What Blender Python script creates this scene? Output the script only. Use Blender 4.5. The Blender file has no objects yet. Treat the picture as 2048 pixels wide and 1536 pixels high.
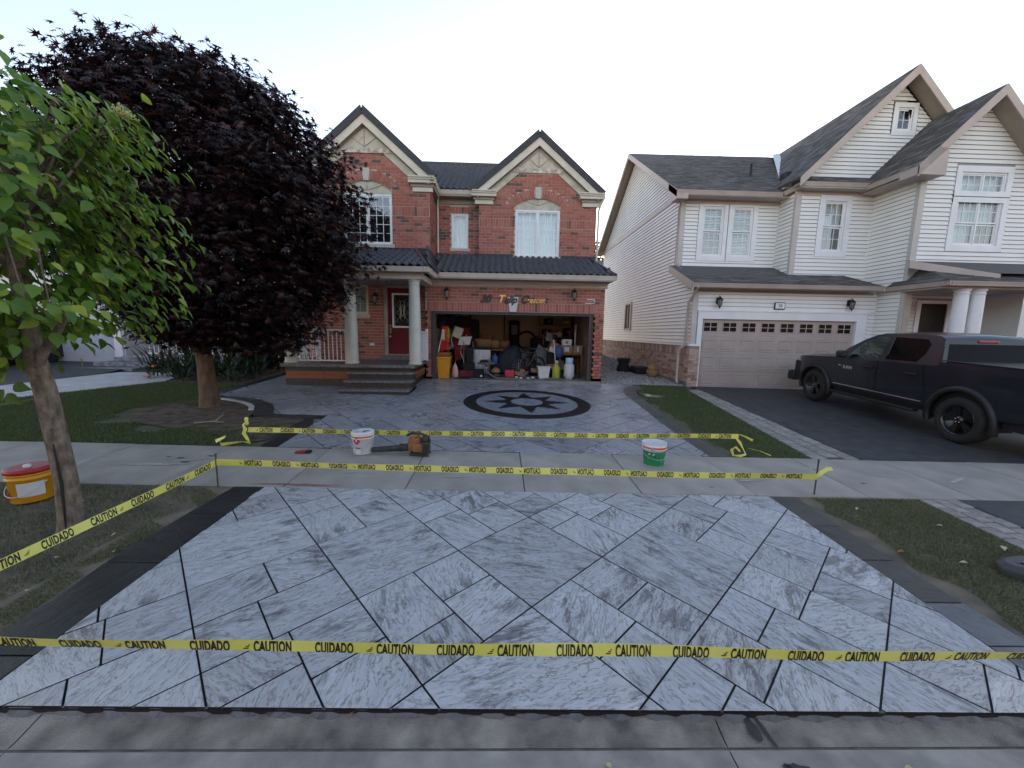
import bpy, bmesh, math, random
import numpy as np
from mathutils import Vector, Matrix

random.seed(7)
rng = np.random.default_rng(11)
R_ = math.radians
scene = bpy.context.scene

# ------------------------------------------------------------------ camera
CAM = np.array([0.0, 0.0, 1.47])
YAW, PITCH, ROLL = R_(1.8), R_(7.7), R_(1.0)
fw = Vector((math.sin(YAW)*math.cos(PITCH), math.cos(YAW)*math.cos(PITCH), -math.sin(PITCH)))
r0 = Vector((math.cos(YAW), -math.sin(YAW), 0)); u0 = r0.cross(fw)
cr = r0*math.cos(ROLL) + u0*math.sin(ROLL); cu = u0*math.cos(ROLL) - r0*math.sin(ROLL)
cd = bpy.data.cameras.new('camera'); cam = bpy.data.objects.new('camera', cd)
scene.collection.objects.link(cam)
cd.sensor_fit = 'HORIZONTAL'; cd.sensor_width = 36; cd.lens = 36*770/2048
cd.clip_start = 0.05; cd.clip_end = 2000
cam.matrix_world = Matrix(((cr.x, cu.x, -fw.x, CAM[0]), (cr.y, cu.y, -fw.y, CAM[1]), (cr.z, cu.z, -fw.z, CAM[2]), (0, 0, 0, 1)))
scene.camera = cam

# ------------------------------------------------------------------ sky, sun, exposure
SUN_AZ, SUN_EL = R_(14.0), R_(14.0)        # azimuth to the right of +Y
world = bpy.data.worlds.new('World'); scene.world = world; world.use_nodes = True
wn = world.node_tree.nodes; wl = world.node_tree.links; wn.clear()
sky = wn.new('ShaderNodeTexSky'); sky.sky_type = 'NISHITA'; sky.sun_disc = False
sky.sun_elevation = SUN_EL; sky.sun_rotation = SUN_AZ
sky.air_density = 1.0; sky.dust_density = 0.15; sky.ozone_density = 1.2; sky.altitude = 100
hs = wn.new('ShaderNodeMix'); hs.data_type = 'RGBA'; hs.blend_type = 'MULTIPLY'; hs.inputs['Factor'].default_value = 1; hs.inputs['B'].default_value = (1.30, 1.0, .86, 1)   # the camera's white balance
bg = wn.new('ShaderNodeBackground'); bg.inputs['Strength'].default_value = 0.15
wo = wn.new('ShaderNodeOutputWorld')
wl.new(sky.outputs[0], hs.inputs['A']); wl.new(hs.outputs['Result'], bg.inputs[0]); wl.new(bg.outputs[0], wo.inputs[0])
sd = bpy.data.lights.new('sun', 'SUN'); sd.energy = 3.0; sd.angle = R_(0.6); sd.color = (1.0, 0.78, 0.55)
sun = bpy.data.objects.new('sun', sd); scene.collection.objects.link(sun)
sv = Vector((math.sin(SUN_AZ)*math.cos(SUN_EL), math.cos(SUN_AZ)*math.cos(SUN_EL), math.sin(SUN_EL)))
sun.rotation_euler = sv.to_track_quat('Z', 'Y').to_euler(); sun.location = (0, 0, 30)
vs = scene.view_settings
vs.view_transform = 'Standard'; vs.look = 'None'; vs.exposure = 1.7; vs.gamma = 1.0; vs.use_curve_mapping = False

cy = scene.cycles
cy.max_bounces = 7; cy.diffuse_bounces = 3; cy.glossy_bounces = 3; cy.transmission_bounces = 3; cy.transparent_max_bounces = 10

# ------------------------------------------------------------------ helpers
COL = scene.collection

class MB:
    """collects faces, then becomes ONE mesh"""
    def __init__(s): s.v = []; s.f = []; s.m = []; s.sm = []
    def add(s, vs, fs, mi=0, smooth=False):
        b = len(s.v); s.v += [tuple(p) for p in vs]
        for f in fs: s.f.append(tuple(b+i for i in f)); s.m.append(mi); s.sm.append(smooth)
        return s
    def box(s, x0, x1, y0, y1, z0, z1, mi=0):
        return s.add([(x0,y0,z0),(x1,y0,z0),(x1,y1,z0),(x0,y1,z0),(x0,y0,z1),(x1,y0,z1),(x1,y1,z1),(x0,y1,z1)],
                     [(0,3,2,1),(4,5,6,7),(0,1,5,4),(1,2,6,5),(2,3,7,6),(3,0,4,7)], mi)
    def bevbox(s, x0, x1, y0, y1, z0, z1, b=.01, mi=0, mtx=None, seg=2):
        bm = bmesh.new(); bmesh.ops.create_cube(bm, size=1)
        for v in bm.verts: v.co = Vector(((x0+x1)/2+v.co.x*(x1-x0), (y0+y1)/2+v.co.y*(y1-y0), (z0+z1)/2+v.co.z*(z1-z0)))
        b = min(b, .45*min(x1-x0, y1-y0, z1-z0))
        bmesh.ops.bevel(bm, geom=bm.edges[:], offset=b, segments=seg, affect='EDGES', profile=.5)
        return s.bm(bm, mi, mtx)
    def bm(s, bm, mi=0, mtx=None, smooth=False):
        if mtx is not None: bm.transform(mtx)
        bm.verts.index_update()
        s.add([v.co[:] for v in bm.verts], [[v.index for v in f.verts] for f in bm.faces], mi, smooth); bm.free(); return s
    def obox(s, c, ax, ay, az, mi=0):
        c, ax, ay, az = Vector(c), Vector(ax)/2, Vector(ay)/2, Vector(az)/2
        vs = [c+sx*ax+sy*ay+sz*az for sz in (-1,1) for sx, sy in ((-1,-1),(1,-1),(1,1),(-1,1))]
        return s.add(vs, [(0,3,2,1),(4,5,6,7),(0,1,5,4),(1,2,6,5),(2,3,7,6),(3,0,4,7)], mi)
    def bar(s, a, b, w, h=None, up=(0,0,1), mi=0):
        a, b = Vector(a), Vector(b); d = b-a; h = h or w
        u = Vector(up)
        if abs(d.normalized().dot(u)) > .97: u = Vector((0,1,0))
        r = d.cross(u).normalized(); u = r.cross(d).normalized()
        return s.obox((a+b)/2, r*w, d, u*h, mi)
    def tube(s, path, rad, n=10, mi=0, caps=True, smooth=True):
        P = [Vector(p) for p in path]; rad = rad if hasattr(rad, '__len__') else [rad]*len(P)
        rings = []; ref = Vector((0,0,1))
        t0 = (P[1]-P[0]).normalized()
        if abs(t0.dot(ref)) > .9: ref = Vector((1,0,0))
        nrm = (ref - t0*ref.dot(t0)).normalized()
        for i, p in enumerate(P):
            t = (P[min(i+1,len(P)-1)]-P[max(i-1,0)]).normalized()
            nrm = (nrm - t*nrm.dot(t)).normalized(); b = t.cross(nrm)
            rings.append([p+(nrm*math.cos(2*math.pi*k/n)+b*math.sin(2*math.pi*k/n))*rad[i] for k in range(n)])
        vs = [v for r in rings for v in r]; fs = []
        for i in range(len(P)-1):
            for k in range(n):
                k2 = (k+1) % n; fs.append((i*n+k, i*n+k2, (i+1)*n+k2, (i+1)*n+k))
        s.add(vs, fs, mi, smooth)
        if caps:
            s.add(rings[0], [tuple(range(n))[::-1]], mi); s.add(rings[-1], [tuple(range(n))], mi)
        return s
    def lathe(s, prof, n=24, c=(0,0,0), mi=0, mtx=None, smooth=True, sx=1, sy=1, caps=True):
        vs = []; fs = []
        for (r, z) in prof:
            for k in range(n):
                a = 2*math.pi*k/n; v = Vector((r*math.cos(a)*sx, r*math.sin(a)*sy, z))
                vs.append((mtx @ v if mtx is not None else v)+Vector(c))
        for i in range(len(prof)-1):
            for k in range(n):
                k2 = (k+1) % n; fs.append((i*n+k, i*n+k2, (i+1)*n+k2, (i+1)*n+k))
        if caps: fs.append(tuple(range(n))[::-1]); fs.append(tuple((len(prof)-1)*n+k for k in range(n)))
        return s.add(vs, fs, mi, smooth)
    def prism(s, poly, vec, mi=0):
        n = len(poly); vec = Vector(vec); A = [Vector(p) for p in poly]; B = [p+vec for p in A]
        return s.add(A+B, [tuple(range(n))[::-1], tuple(range(n, 2*n))]+[(i, (i+1) % n, n+(i+1) % n, n+i) for i in range(n)], mi)
    def quad(s, a, b, c, d, mi=0): return s.add([a,b,c,d], [(0,1,2,3)], mi)
    def loft(s, secs, mi=0, smooth=True, close=True, caps=True):
        n = len(secs[0]); vs = [p for q in secs for p in q]; fs = []
        for i in range(len(secs)-1):
            for k in range(n if close else n-1):
                k2 = (k+1) % n; fs.append((i*n+k, i*n+k2, (i+1)*n+k2, (i+1)*n+k))
        s.add(vs, fs, mi, smooth)
        if caps: s.add(secs[0], [tuple(range(n))[::-1]], mi); s.add(secs[-1], [tuple(range(n))], mi)
        return s
    def mesh(s, name, mats):
        me = bpy.data.meshes.new(name); me.from_pydata(s.v, [], s.f)
        for m in mats: me.materials.append(m)
        if len(mats) > 1: me.polygons.foreach_set('material_index', s.m)
        if any(s.sm): me.polygons.foreach_set('use_smooth', s.sm)
        bm = bmesh.new(); bm.from_mesh(me); bmesh.ops.recalc_face_normals(bm, faces=bm.faces[:]); bm.to_mesh(me); bm.free()
        me.update(); return me

def setp(o, label=None, cat=None, group=None, kind=None):
    if label: o['label'] = label
    if cat: o['category'] = cat
    if group: o['group'] = group
    if kind: o['kind'] = kind
    return o

BASE = {}
def thing(name, loc, label=None, cat=None, group=None, kind=None, rz=0):
    o = bpy.data.objects.new(name, None); COL.objects.link(o); o.empty_display_size = .2
    o.location = loc; o.rotation_euler = (0, 0, rz); BASE[o.name] = Vector(loc)
    return setp(o, label, cat, group, kind)

def worldloc(p):
    return BASE.get(p.name, Vector((0,0,0)))

def put(o, parent, local=False):
    COL.objects.link(o)
    if parent is not None:
        o.parent = parent
        if not local: o.matrix_parent_inverse = Matrix.Translation(-worldloc(parent))
    return o

def obj(name, mb, mats, parent=None, local=False, kind=None, label=None, cat=None, group=None, bevel=0):
    mats = mats if isinstance(mats, (list, tuple)) else [mats]
    o = bpy.data.objects.new(name, mb.mesh(name, mats) if isinstance(mb, MB) else mb)
    put(o, parent, local)
    if bevel:
        m = o.modifiers.new('bevel', 'BEVEL'); m.width = bevel; m.segments = 2; m.limit_method = 'ANGLE'
    return setp(o, label, cat, group, kind)

_pm = {}
def pieces(parent, name, items, mats, limit=300, local=False, rest=None, smooth=False):
    """items: (proto_key, verts(Nx3), faces, 4x4 np matrix, material index[, score]). The largest in view become objects of
    their own, the others are joined into one part of kind stuff."""
    def score(it):
        if len(it) > 5: return -it[5]
        p = it[3][:3, 3]; return np.linalg.norm(p-CAM)
    items = sorted(items, key=score)
    for it in items[:limit]:
        key = (name, it[0], it[4], id(mats[it[4]]))
        me = _pm.get(key)
        if me is None:
            b = MB(); b.add(it[1], it[2], 0, smooth); me = b.mesh(name, [mats[it[4]]]); _pm[key] = me
        o = bpy.data.objects.new(name, me); o.matrix_world = Matrix(it[3].tolist()) if not local else Matrix.Identity(4)
        COL.objects.link(o)
        o.parent = parent
        if not local: o.matrix_parent_inverse = Matrix.Translation(-worldloc(parent))
        o.matrix_basis = Matrix(it[3].tolist())
    tail = items[limit:]
    if tail:
        V = []; Fc = []; Mi = []; b = 0
        for it in tail:
            v = np.asarray(it[1], float); M4 = it[3]
            V.append(v @ M4[:3, :3].T + M4[:3, 3])
            for f in it[2]: Fc.append(tuple(i+b for i in f)); Mi.append(it[4])
            b += len(v)
        me = bpy.data.meshes.new(name); me.from_pydata(np.concatenate(V).tolist(), [], Fc)
        for m in mats: me.materials.append(m)
        me.polygons.foreach_set('material_index', Mi)
        if smooth: me.polygons.foreach_set('use_smooth', [True]*len(Mi))
        o = bpy.data.objects.new(rest or name+'_field', me); put(o, parent, local); o['kind'] = 'stuff'

def BOXV(a, b, c):
    return [(x*a/2, y*b/2, z*c/2) for z in (-1,1) for x, y in ((-1,-1),(1,-1),(1,1),(-1,1))]
BOXF = [(0,3,2,1),(4,5,6,7),(0,1,5,4),(1,2,6,5),(2,3,7,6),(3,0,4,7)]
def mat4(c, ax=(1,0,0), ay=(0,1,0), az=(0,0,1)):
    m = np.eye(4); m[:3,0] = ax; m[:3,1] = ay; m[:3,2] = az; m[:3,3] = c; return m

def copy_tree(o, loc, rz=0, parent=None, label=None):
    c = o.copy(); COL.objects.link(c); c.location = loc; c.rotation_euler = (0,0,rz)
    if label: c['label'] = label
    BASE[c.name] = Vector(loc)
    for ch in list(o.children):
        k = ch.copy(); COL.objects.link(k); k.parent = c
        for g2 in list(ch.children):
            q = g2.copy(); COL.objects.link(q); q.parent = k
    return c

def text_mesh(txt, size, depth=.0, shear=0, sx=1, bold=0, spacing=1.0, align='CENTER'):
    cu_ = bpy.data.curves.new('t', 'FONT'); cu_.body = txt; cu_.size = size; cu_.shear = shear; cu_.extrude = depth
    cu_.align_x = align; cu_.align_y = 'CENTER'; cu_.offset = bold; cu_.space_character = spacing; cu_.resolution_u = 3
    o = bpy.data.objects.new('t', cu_); COL.objects.link(o)
    dg = bpy.context.evaluated_depsgraph_get(); dg.update()
    me = o.evaluated_get(dg).to_mesh()
    vs = [(v.co.x*sx, v.co.y, v.co.z) for v in me.vertices]; fs = [tuple(p.vertices) for p in me.polygons]
    bpy.data.objects.remove(o); bpy.data.curves.remove(cu_)
    return vs, fs

# ground plane of the lots: gentle fall to the street and to the right
def G(x, y): return -.50 - .015*x + .04*y

# ------------------------------------------------------------------ materials
def srgb(r, g, b):
    f = lambda c: (c/255/12.92) if c/255 <= .04045 else ((c/255+.055)/1.055)**2.4
    return (f(r), f(g), f(b), 1)
MATS = {}
def nt(name):
    m = bpy.data.materials.new(name); m.use_nodes = True; n = m.node_tree.nodes; l = m.node_tree.links
    return m, n, l, n['Principled BSDF']
def mat(name, c1, c2=None, rough=.6, scale=8., detail=4., bump=0., bscale=60., metal=0., coat=0., trans=0., ior=None, stretch=None, rv=.0, spec=None, sub=0, alpha=None, emit=None, objrand=0.):
    """general surface: two colours mixed by noise, roughness variation, fine relief"""
    m, n, l, b = nt(name); MATS[name] = m
    c2 = c2 or tuple(min(1, x*1.18) for x in c1[:3])
    c1 = tuple(c1[:3])+(1,); c2 = tuple(c2[:3])+(1,)
    tc = n.new('ShaderNodeTexCoord'); src = tc.outputs['Object']
    if stretch:
        mp = n.new('ShaderNodeMapping'); mp.inputs['Scale'].default_value = stretch; l.new(src, mp.inputs[0]); src = mp.outputs[0]
    nz = n.new('ShaderNodeTexNoise'); nz.inputs['Scale'].default_value = scale; nz.inputs['Detail'].default_value = detail
    l.new(src, nz.inputs['Vector'])
    rp = n.new('ShaderNodeValToRGB'); rp.color_ramp.elements[0].position = .33; rp.color_ramp.elements[1].position = .67
    rp.color_ramp.elements[0].color = c1; rp.color_ramp.elements[1].color = c2
    l.new(nz.outputs['Fac'], rp.inputs[0]); colsock = rp.outputs[0]
    if objrand:
        oi = n.new('ShaderNodeObjectInfo'); mr = n.new('ShaderNodeMapRange'); mr.inputs[3].default_value = 1-objrand; mr.inputs[4].default_value = 1+objrand
        l.new(oi.outputs['Random'], mr.inputs[0]); hv = n.new('ShaderNodeHueSaturation'); l.new(colsock, hv.inputs['Color']); l.new(mr.outputs[0], hv.inputs['Value']); colsock = hv.outputs[0]
    l.new(colsock, b.inputs['Base Color'])
    b.inputs['Roughness'].default_value = rough; b.inputs['Metallic'].default_value = metal
    if rv:
        mr = n.new('ShaderNodeMapRange'); mr.inputs[3].default_value = max(0.02, rough-rv); mr.inputs[4].default_value = min(1, rough+rv)
        l.new(nz.outputs['Fac'], mr.inputs[0]); l.new(mr.outputs[0], b.inputs['Roughness'])
    if coat: b.inputs['Coat Weight'].default_value = coat; b.inputs['Coat Roughness'].default_value = .08
    if trans: b.inputs['Transmission Weight'].default_value = trans
    if ior: b.inputs['IOR'].default_value = ior
    if spec is not None: b.inputs['Specular IOR Level'].default_value = spec
    if bump:
        nb = n.new('ShaderNodeTexNoise'); nb.inputs['Scale'].default_value = bscale; nb.inputs['Detail'].default_value = 3
        l.new(src, nb.inputs['Vector']); bp = n.new('ShaderNodeBump'); bp.inputs['Strength'].default_value = bump; bp.inputs['Distance'].default_value = .01
        l.new(nb.outputs['Fac'], bp.inputs['Height']); l.new(bp.outputs[0], b.inputs['Normal'])
    if emit: b.inputs['Emission Color'].default_value = tuple(emit[:3])+(1,); b.inputs['Emission Strength'].default_value = emit[3]
    return m

def leafmat(name, c1, c2, c3, transl=.35, rough=.42):
    m, n, l, b = nt(name); MATS[name] = m
    geo = n.new('ShaderNodeNewGeometry'); tc = n.new('ShaderNodeTexCoord')
    rp = n.new('ShaderNodeValToRGB'); e = rp.color_ramp.elements
    e[0].position = 0; e[0].color = (*c1, 1); e[1].position = 1; e[1].color = (*c3, 1); k = e.new(.6); k.color = (*c2, 1)
    oi = n.new('ShaderNodeObjectInfo'); ad = n.new('ShaderNodeMath'); ad.operation = 'ADD'; fr = n.new('ShaderNodeMath'); fr.operation = 'FRACT'
    l.new(geo.outputs['Random Per Island'], ad.inputs[0]); l.new(oi.outputs['Random'], ad.inputs[1]); l.new(ad.outputs[0], fr.inputs[0])
    l.new(fr.outputs[0], rp.inputs[0]); l.new(rp.outputs[0], b.inputs['Base Color']); b.inputs['Roughness'].default_value = rough
    tr = n.new('ShaderNodeBsdfTranslucent'); l.new(rp.outputs[0], tr.inputs[0])
    mx = n.new('ShaderNodeMixShader'); mx.inputs[0].default_value = transl
    out = n['Material Output']; l.new(b.outputs[0], mx.inputs[1]); l.new(tr.outputs[0], mx.inputs[2]); l.new(mx.outputs[0], out.inputs[0])
    return m
# ================================================================== the setting: ground, street, drives
def slate(name, lo, hi, rough=.3, s=1.0, bump=.5, vein=None, random_rot=True, spec=.5):
    m, n, l, b = nt(name); MATS[name] = m
    tc = n.new('ShaderNodeTexCoord'); oi = n.new('ShaderNodeObjectInfo')
    ml = n.new('ShaderNodeMath'); ml.operation = 'MULTIPLY'; ml.inputs[1].default_value = 6.28 if random_rot else 0
    l.new(oi.outputs['Random'], ml.inputs[0])
    vr = n.new('ShaderNodeVectorRotate'); vr.rotation_type = 'Z_AXIS'; l.new(tc.outputs['Object'], vr.inputs['Vector']); l.new(ml.outputs[0], vr.inputs['Angle'])
    of = n.new('ShaderNodeVectorMath'); of.operation = 'ADD'; cx = n.new('ShaderNodeCombineXYZ')
    m2 = n.new('ShaderNodeMath'); m2.operation = 'MULTIPLY'; m2.inputs[1].default_value = 37.; l.new(oi.outputs['Random'], m2.inputs[0]); l.new(m2.outputs[0], cx.inputs[0]); l.new(m2.outputs[0], cx.inputs[2])
    l.new(vr.outputs[0], of.inputs[0]); l.new(cx.outputs[0], of.inputs[1])
    mp = n.new('ShaderNodeMapping'); mp.inputs['Scale'].default_value = (2.6*s, 9.5*s, 2.6*s); l.new(of.outputs[0], mp.inputs[0])
    n1 = n.new('ShaderNodeTexNoise'); n1.inputs['Scale'].default_value = 1.5; n1.inputs['Detail'].default_value = 12; n1.inputs['Roughness'].default_value = .72; n1.inputs['Distortion'].default_value = .5
    l.new(mp.outputs[0], n1.inputs['Vector'])
    n2 = n.new('ShaderNodeTexNoise'); n2.inputs['Scale'].default_value = 1.9*s; n2.inputs['Detail'].default_value = 5; l.new(of.outputs[0], n2.inputs['Vector'])
    # ledges: the broken layers of slate, stepped in height with a thin dark crack along each break
    mp2 = n.new('ShaderNodeMapping'); mp2.inputs['Scale'].default_value = (1.5*s, 4.2*s, 1*s); l.new(of.outputs[0], mp2.inputs[0])
    n3 = n.new('ShaderNodeTexNoise'); n3.inputs['Scale'].default_value = 1.5; n3.inputs['Detail'].default_value = 10; n3.inputs['Roughness'].default_value = .66; n3.inputs['Distortion'].default_value = .25; l.new(mp2.outputs[0], n3.inputs['Vector'])
    rp3 = n.new('ShaderNodeValToRGB'); e = rp3.color_ramp.elements; e[0].position = .36; e[0].color = (0,0,0,1); e[1].position = .62; e[1].color = (1,1,1,1)
    for q, c in ((.405,.08),(.415,.32),(.49,.40),(.50,.66),(.57,.74),(.58,.92)): k = e.new(q); k.color = (c,c,c,1)
    l.new(n3.outputs['Fac'], rp3.inputs[0])
    rpc = n.new('ShaderNodeValToRGB'); e = rpc.color_ramp.elements; e[0].position = .0; e[0].color = (1,1,1,1); e[1].position = 1; e[1].color = (1,1,1,1)
    for q, c in ((.398,1),(.409,.25),(.425,1),(.482,1),(.494,.15),(.512,1),(.565,1),(.575,.4),(.59,1)): k = e.new(q); k.color = (c,c,c,1)
    l.new(n3.outputs['Fac'], rpc.inputs[0])
    # light body with soft veining, and dark release-powder smears that gather in patches
    rp = n.new('ShaderNodeValToRGB'); e = rp.color_ramp.elements; e[0].position = .36; e[0].color = tuple(a*.22+c*.78 for a, c in zip(lo, hi))+(1,); e[1].position = .60; e[1].color = (*hi, 1)
    l.new(n1.outputs['Fac'], rp.inputs[0])
    s1 = n.new('ShaderNodeMapRange'); s1.inputs[1].default_value = .50; s1.inputs[2].default_value = .60; l.new(n2.outputs['Fac'], s1.inputs[0])
    s2 = n.new('ShaderNodeMapRange'); s2.inputs[1].default_value = .52; s2.inputs[2].default_value = .42; l.new(n1.outputs['Fac'], s2.inputs[0])
    sm = n.new('ShaderNodeMath'); sm.operation = 'MULTIPLY'; l.new(s1.outputs[0], sm.inputs[0]); l.new(s2.outputs[0], sm.inputs[1]); s2.inputs[4].default_value = .8
    mk = n.new('ShaderNodeMix'); mk.data_type = 'RGBA'; mk.inputs['B'].default_value = (*lo, 1); l.new(sm.outputs[0], mk.inputs['Factor']); l.new(rp.outputs[0], mk.inputs['A'])
    mx = n.new('ShaderNodeMix'); mx.data_type = 'RGBA'; mx.blend_type = 'MULTIPLY'; mx.inputs['Factor'].default_value = .42
    l.new(mk.outputs['Result'], mx.inputs['A']); l.new(rpc.outputs[0], mx.inputs['B'])
    hv = n.new('ShaderNodeHueSaturation'); mrv = n.new('ShaderNodeMapRange'); mrv.inputs[3].default_value = .86; mrv.inputs[4].default_value = 1.12; l.new(oi.outputs['Random'], mrv.inputs[0]); l.new(mrv.outputs[0], hv.inputs['Value'])
    l.new(mx.outputs['Result'], hv.inputs['Color']); l.new(hv.outputs[0], b.inputs['Base Color'])
    mr = n.new('ShaderNodeMapRange'); mr.inputs[1].default_value = .3; mr.inputs[2].default_value = .7; mr.inputs[3].default_value = rough-.08; mr.inputs[4].default_value = rough+.12
    l.new(n2.outputs['Fac'], mr.inputs[0]); l.new(mr.outputs[0], b.inputs['Roughness'])
    hh = n.new('ShaderNodeMath'); hh.operation = 'MULTIPLY_ADD'; hh.inputs[1].default_value = .7
    l.new(rp3.outputs[0], hh.inputs[0]); l.new(n1.outputs['Fac'], hh.inputs[2])
    bp = n.new('ShaderNodeBump'); bp.inputs['Strength'].default_value = bump; bp.inputs['Distance'].default_value = .03
    l.new(hh.outputs[0], bp.inputs['Height']); l.new(bp.outputs[0], b.inputs['Normal'])
    b.inputs['Specular IOR Level'].default_value = spec
    return m

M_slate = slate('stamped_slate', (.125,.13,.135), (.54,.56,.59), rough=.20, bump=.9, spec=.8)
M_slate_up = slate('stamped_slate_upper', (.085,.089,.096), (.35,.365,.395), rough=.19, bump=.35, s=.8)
M_black = slate('black_border', (.009,.009,.011), (.026,.027,.030), rough=.34, bump=.3)
M_brownb = slate('brown_border', (.03,.027,.024), (.075,.068,.060), rough=.5, bump=.3)
M_greyb = slate('grey_border', (.05,.052,.055), (.13,.135,.14), rough=.45, bump=.3)
M_joint = mat('joint', (.008,.008,.009), rough=.6)
M_conc = mat('sidewalk_concrete', (.285,.262,.23), (.39,.365,.325), rough=.75, scale=2.2, detail=10, bump=.25, bscale=180, objrand=.07)
M_curb = mat('curb_concrete', (.115,.104,.086), (.37,.337,.288), rough=.85, scale=5, detail=15, bump=1.0, bscale=150)
M_gutter = mat('gutter_concrete', (.22,.204,.18), (.38,.355,.315), rough=.8, scale=5, detail=12, bump=.4, bscale=150)
M_rust = mat('rusty_seam', (.15,.115,.095), (.25,.19,.16), rough=.85, scale=14)
M_asph = mat('asphalt', (.028,.029,.032), (.06,.062,.066), rough=.6, scale=5, detail=12, bump=.5, bscale=220)
M_soil = mat('soil', (.045,.031,.020), (.14,.10,.068), rough=.9, scale=7, detail=10, bump=1., bscale=45)
M_turf = mat('turf_soil', (.05,.06,.028), (.105,.112,.062), rough=.9, scale=3, detail=9, bump=.8, bscale=60)
M_turf2 = mat('worn_turf_soil', (.085,.07,.048), (.20,.165,.12), rough=.9, scale=4, detail=10, bump=.9, bscale=60)
M_paver = mat('paver', (.20,.185,.165), (.34,.315,.29), rough=.8, scale=9, bump=.3, objrand=.16)
M_white_walk = mat('pale_walk', (.42,.42,.42), (.56,.56,.55), rough=.75, scale=4, bump=.2)
M_base = mat('ground', (.04,.045,.025), (.08,.08,.05), rough=.95, scale=1.5)

def zc(x, y): return G(min(max(x,-22),22), min(max(y,1.75),13.0))
b = MB()
xs = [-400,-120,-60,-22,-16,-12,-8,-4,0,4,8,12,16,22,60,120,400]; ys = [-300,-60,-12,1.1,1.5,1.75,4,6,8,10,11.6,13,22,60,200,700]
for i in range(len(xs)-1):
    for j in range(len(ys)-1):
        q = [(xs[i],ys[j]),(xs[i+1],ys[j]),(xs[i+1],ys[j+1]),(xs[i],ys[j+1])]
        b.add([(x, y, zc(x,y)-(.07 if y > 1.6 else .30)) for x, y in q], [(0,1,2,3)])
obj('ground', b, M_base, kind='structure')

def sheet(name, poly, m, dz=0, thick=.0, parent=None, kind='structure', zf=G):
    b = MB(); top = [(x, y, zf(x,y)+dz) for x, y in poly]; n = len(poly)
    if thick:
        bot = [(x, y, z-thick) for x, y, z in top]
        b.add(top+bot, [tuple(range(n))]+[(i, (i+1) % n, n+(i+1) % n, n+i) for i in range(n)])
    else: b.add(top, [tuple(range(n))])
    return obj(name, b, m, parent, kind=kind if parent is None else None)

def clip(subject, convex):
    """Sutherland-Hodgman: polygon clipped by a convex counter-clockwise polygon"""
    out = list(subject); n = len(convex)
    for i in range(n):
        a, c = convex[i], convex[(i+1) % n]; inp = out; out = []
        if not inp: break
        side = lambda p: (c[0]-a[0])*(p[1]-a[1])-(c[1]-a[1])*(p[0]-a[0])
        for j in range(len(inp)):
            p, q = inp[j-1], inp[j]; sp, sq = side(p), side(q)
            if sq >= 0:
                if sp < 0: t = sp/(sp-sq); out.append((p[0]+t*(q[0]-p[0]), p[1]+t*(q[1]-p[1])))
                out.append(q)
            elif sp >= 0: t = sp/(sp-sq); out.append((p[0]+t*(q[0]-p[0]), p[1]+t*(q[1]-p[1])))
    res = []
    for p in out:
        if not res or math.hypot(p[0]-res[-1][0], p[1]-res[-1][1]) > 1e-4: res.append(p)
    if len(res) > 1 and math.hypot(res[0][0]-res[-1][0], res[0][1]-res[-1][1]) < 1e-4: res.pop()
    return res
def area(p): return .5*sum(p[i-1][0]*p[i][1]-p[i][0]*p[i-1][1] for i in range(len(p)))
def inset(poly, d):
    """shrink a polygon (counter-clockwise) by d, for the eased edge of a stone"""
    n = len(poly); cx = sum(p[0] for p in poly)/n; cy = sum(p[1] for p in poly)/n; out = []
    for i in range(n):
        p0, p1, p2 = poly[i-1], poly[i], poly[(i+1) % n]
        e1 = Vector((p1[0]-p0[0], p1[1]-p0[1])); e2 = Vector((p2[0]-p1[0], p2[1]-p1[1]))
        if e1.length < 1e-6 or e2.length < 1e-6: out.append(p1); continue
        e1.normalize(); e2.normalize(); n1 = Vector((-e1.y, e1.x)); n2 = Vector((-e2.y, e2.x)); k = n1+n2
        if k.length < .2: out.append(p1); continue
        k = k/max(.3, k.dot(n1)); out.append((p1[0]+k.x*d, p1[1]+k.y*d))
    return out

def stone(name, poly, m, parent, z0=-.02, ease=.003, jig=.0015, zf=G):
    """one slab: eased edges, its own origin so that its grain runs its own way"""
    if area(poly) < 0: poly = poly[::-1]
    n = len(poly); cx = sum(p[0] for p in poly)/n; cy = sum(p[1] for p in poly)/n; cz = zf(cx, cy)
    tp = inset(poly, ease); tx, ty = random.uniform(-jig, jig), random.uniform(-jig, jig); dz = random.uniform(-jig, jig)
    b = MB()
    lo = [(x-cx, y-cy, zf(x,y)-cz+z0) for x, y in poly]; mid = [(x-cx, y-cy, zf(x,y)-cz-ease) for x, y in poly]
    top = [(x-cx, y-cy, zf(x,y)-cz+dz+tx*(x-cx)*2+ty*(y-cy)*2) for x, y in tp]
    F_ = [(i, (i+1) % n, n+(i+1) % n, n+i) for i in range(n)]+[(n+i, n+(i+1) % n, 2*n+(i+1) % n, 2*n+i) for i in range(n)]+[tuple(range(2*n, 3*n))]
    b.add(lo+mid+top, F_)
    b.m = [1]*n+[0]*(len(F_)-n)        # the sides of a joint carry the dark grout
    o = obj(name, b, [m, M_joint] if name == 'slab' else m, parent); o.location = (cx, cy, cz); return o

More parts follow.
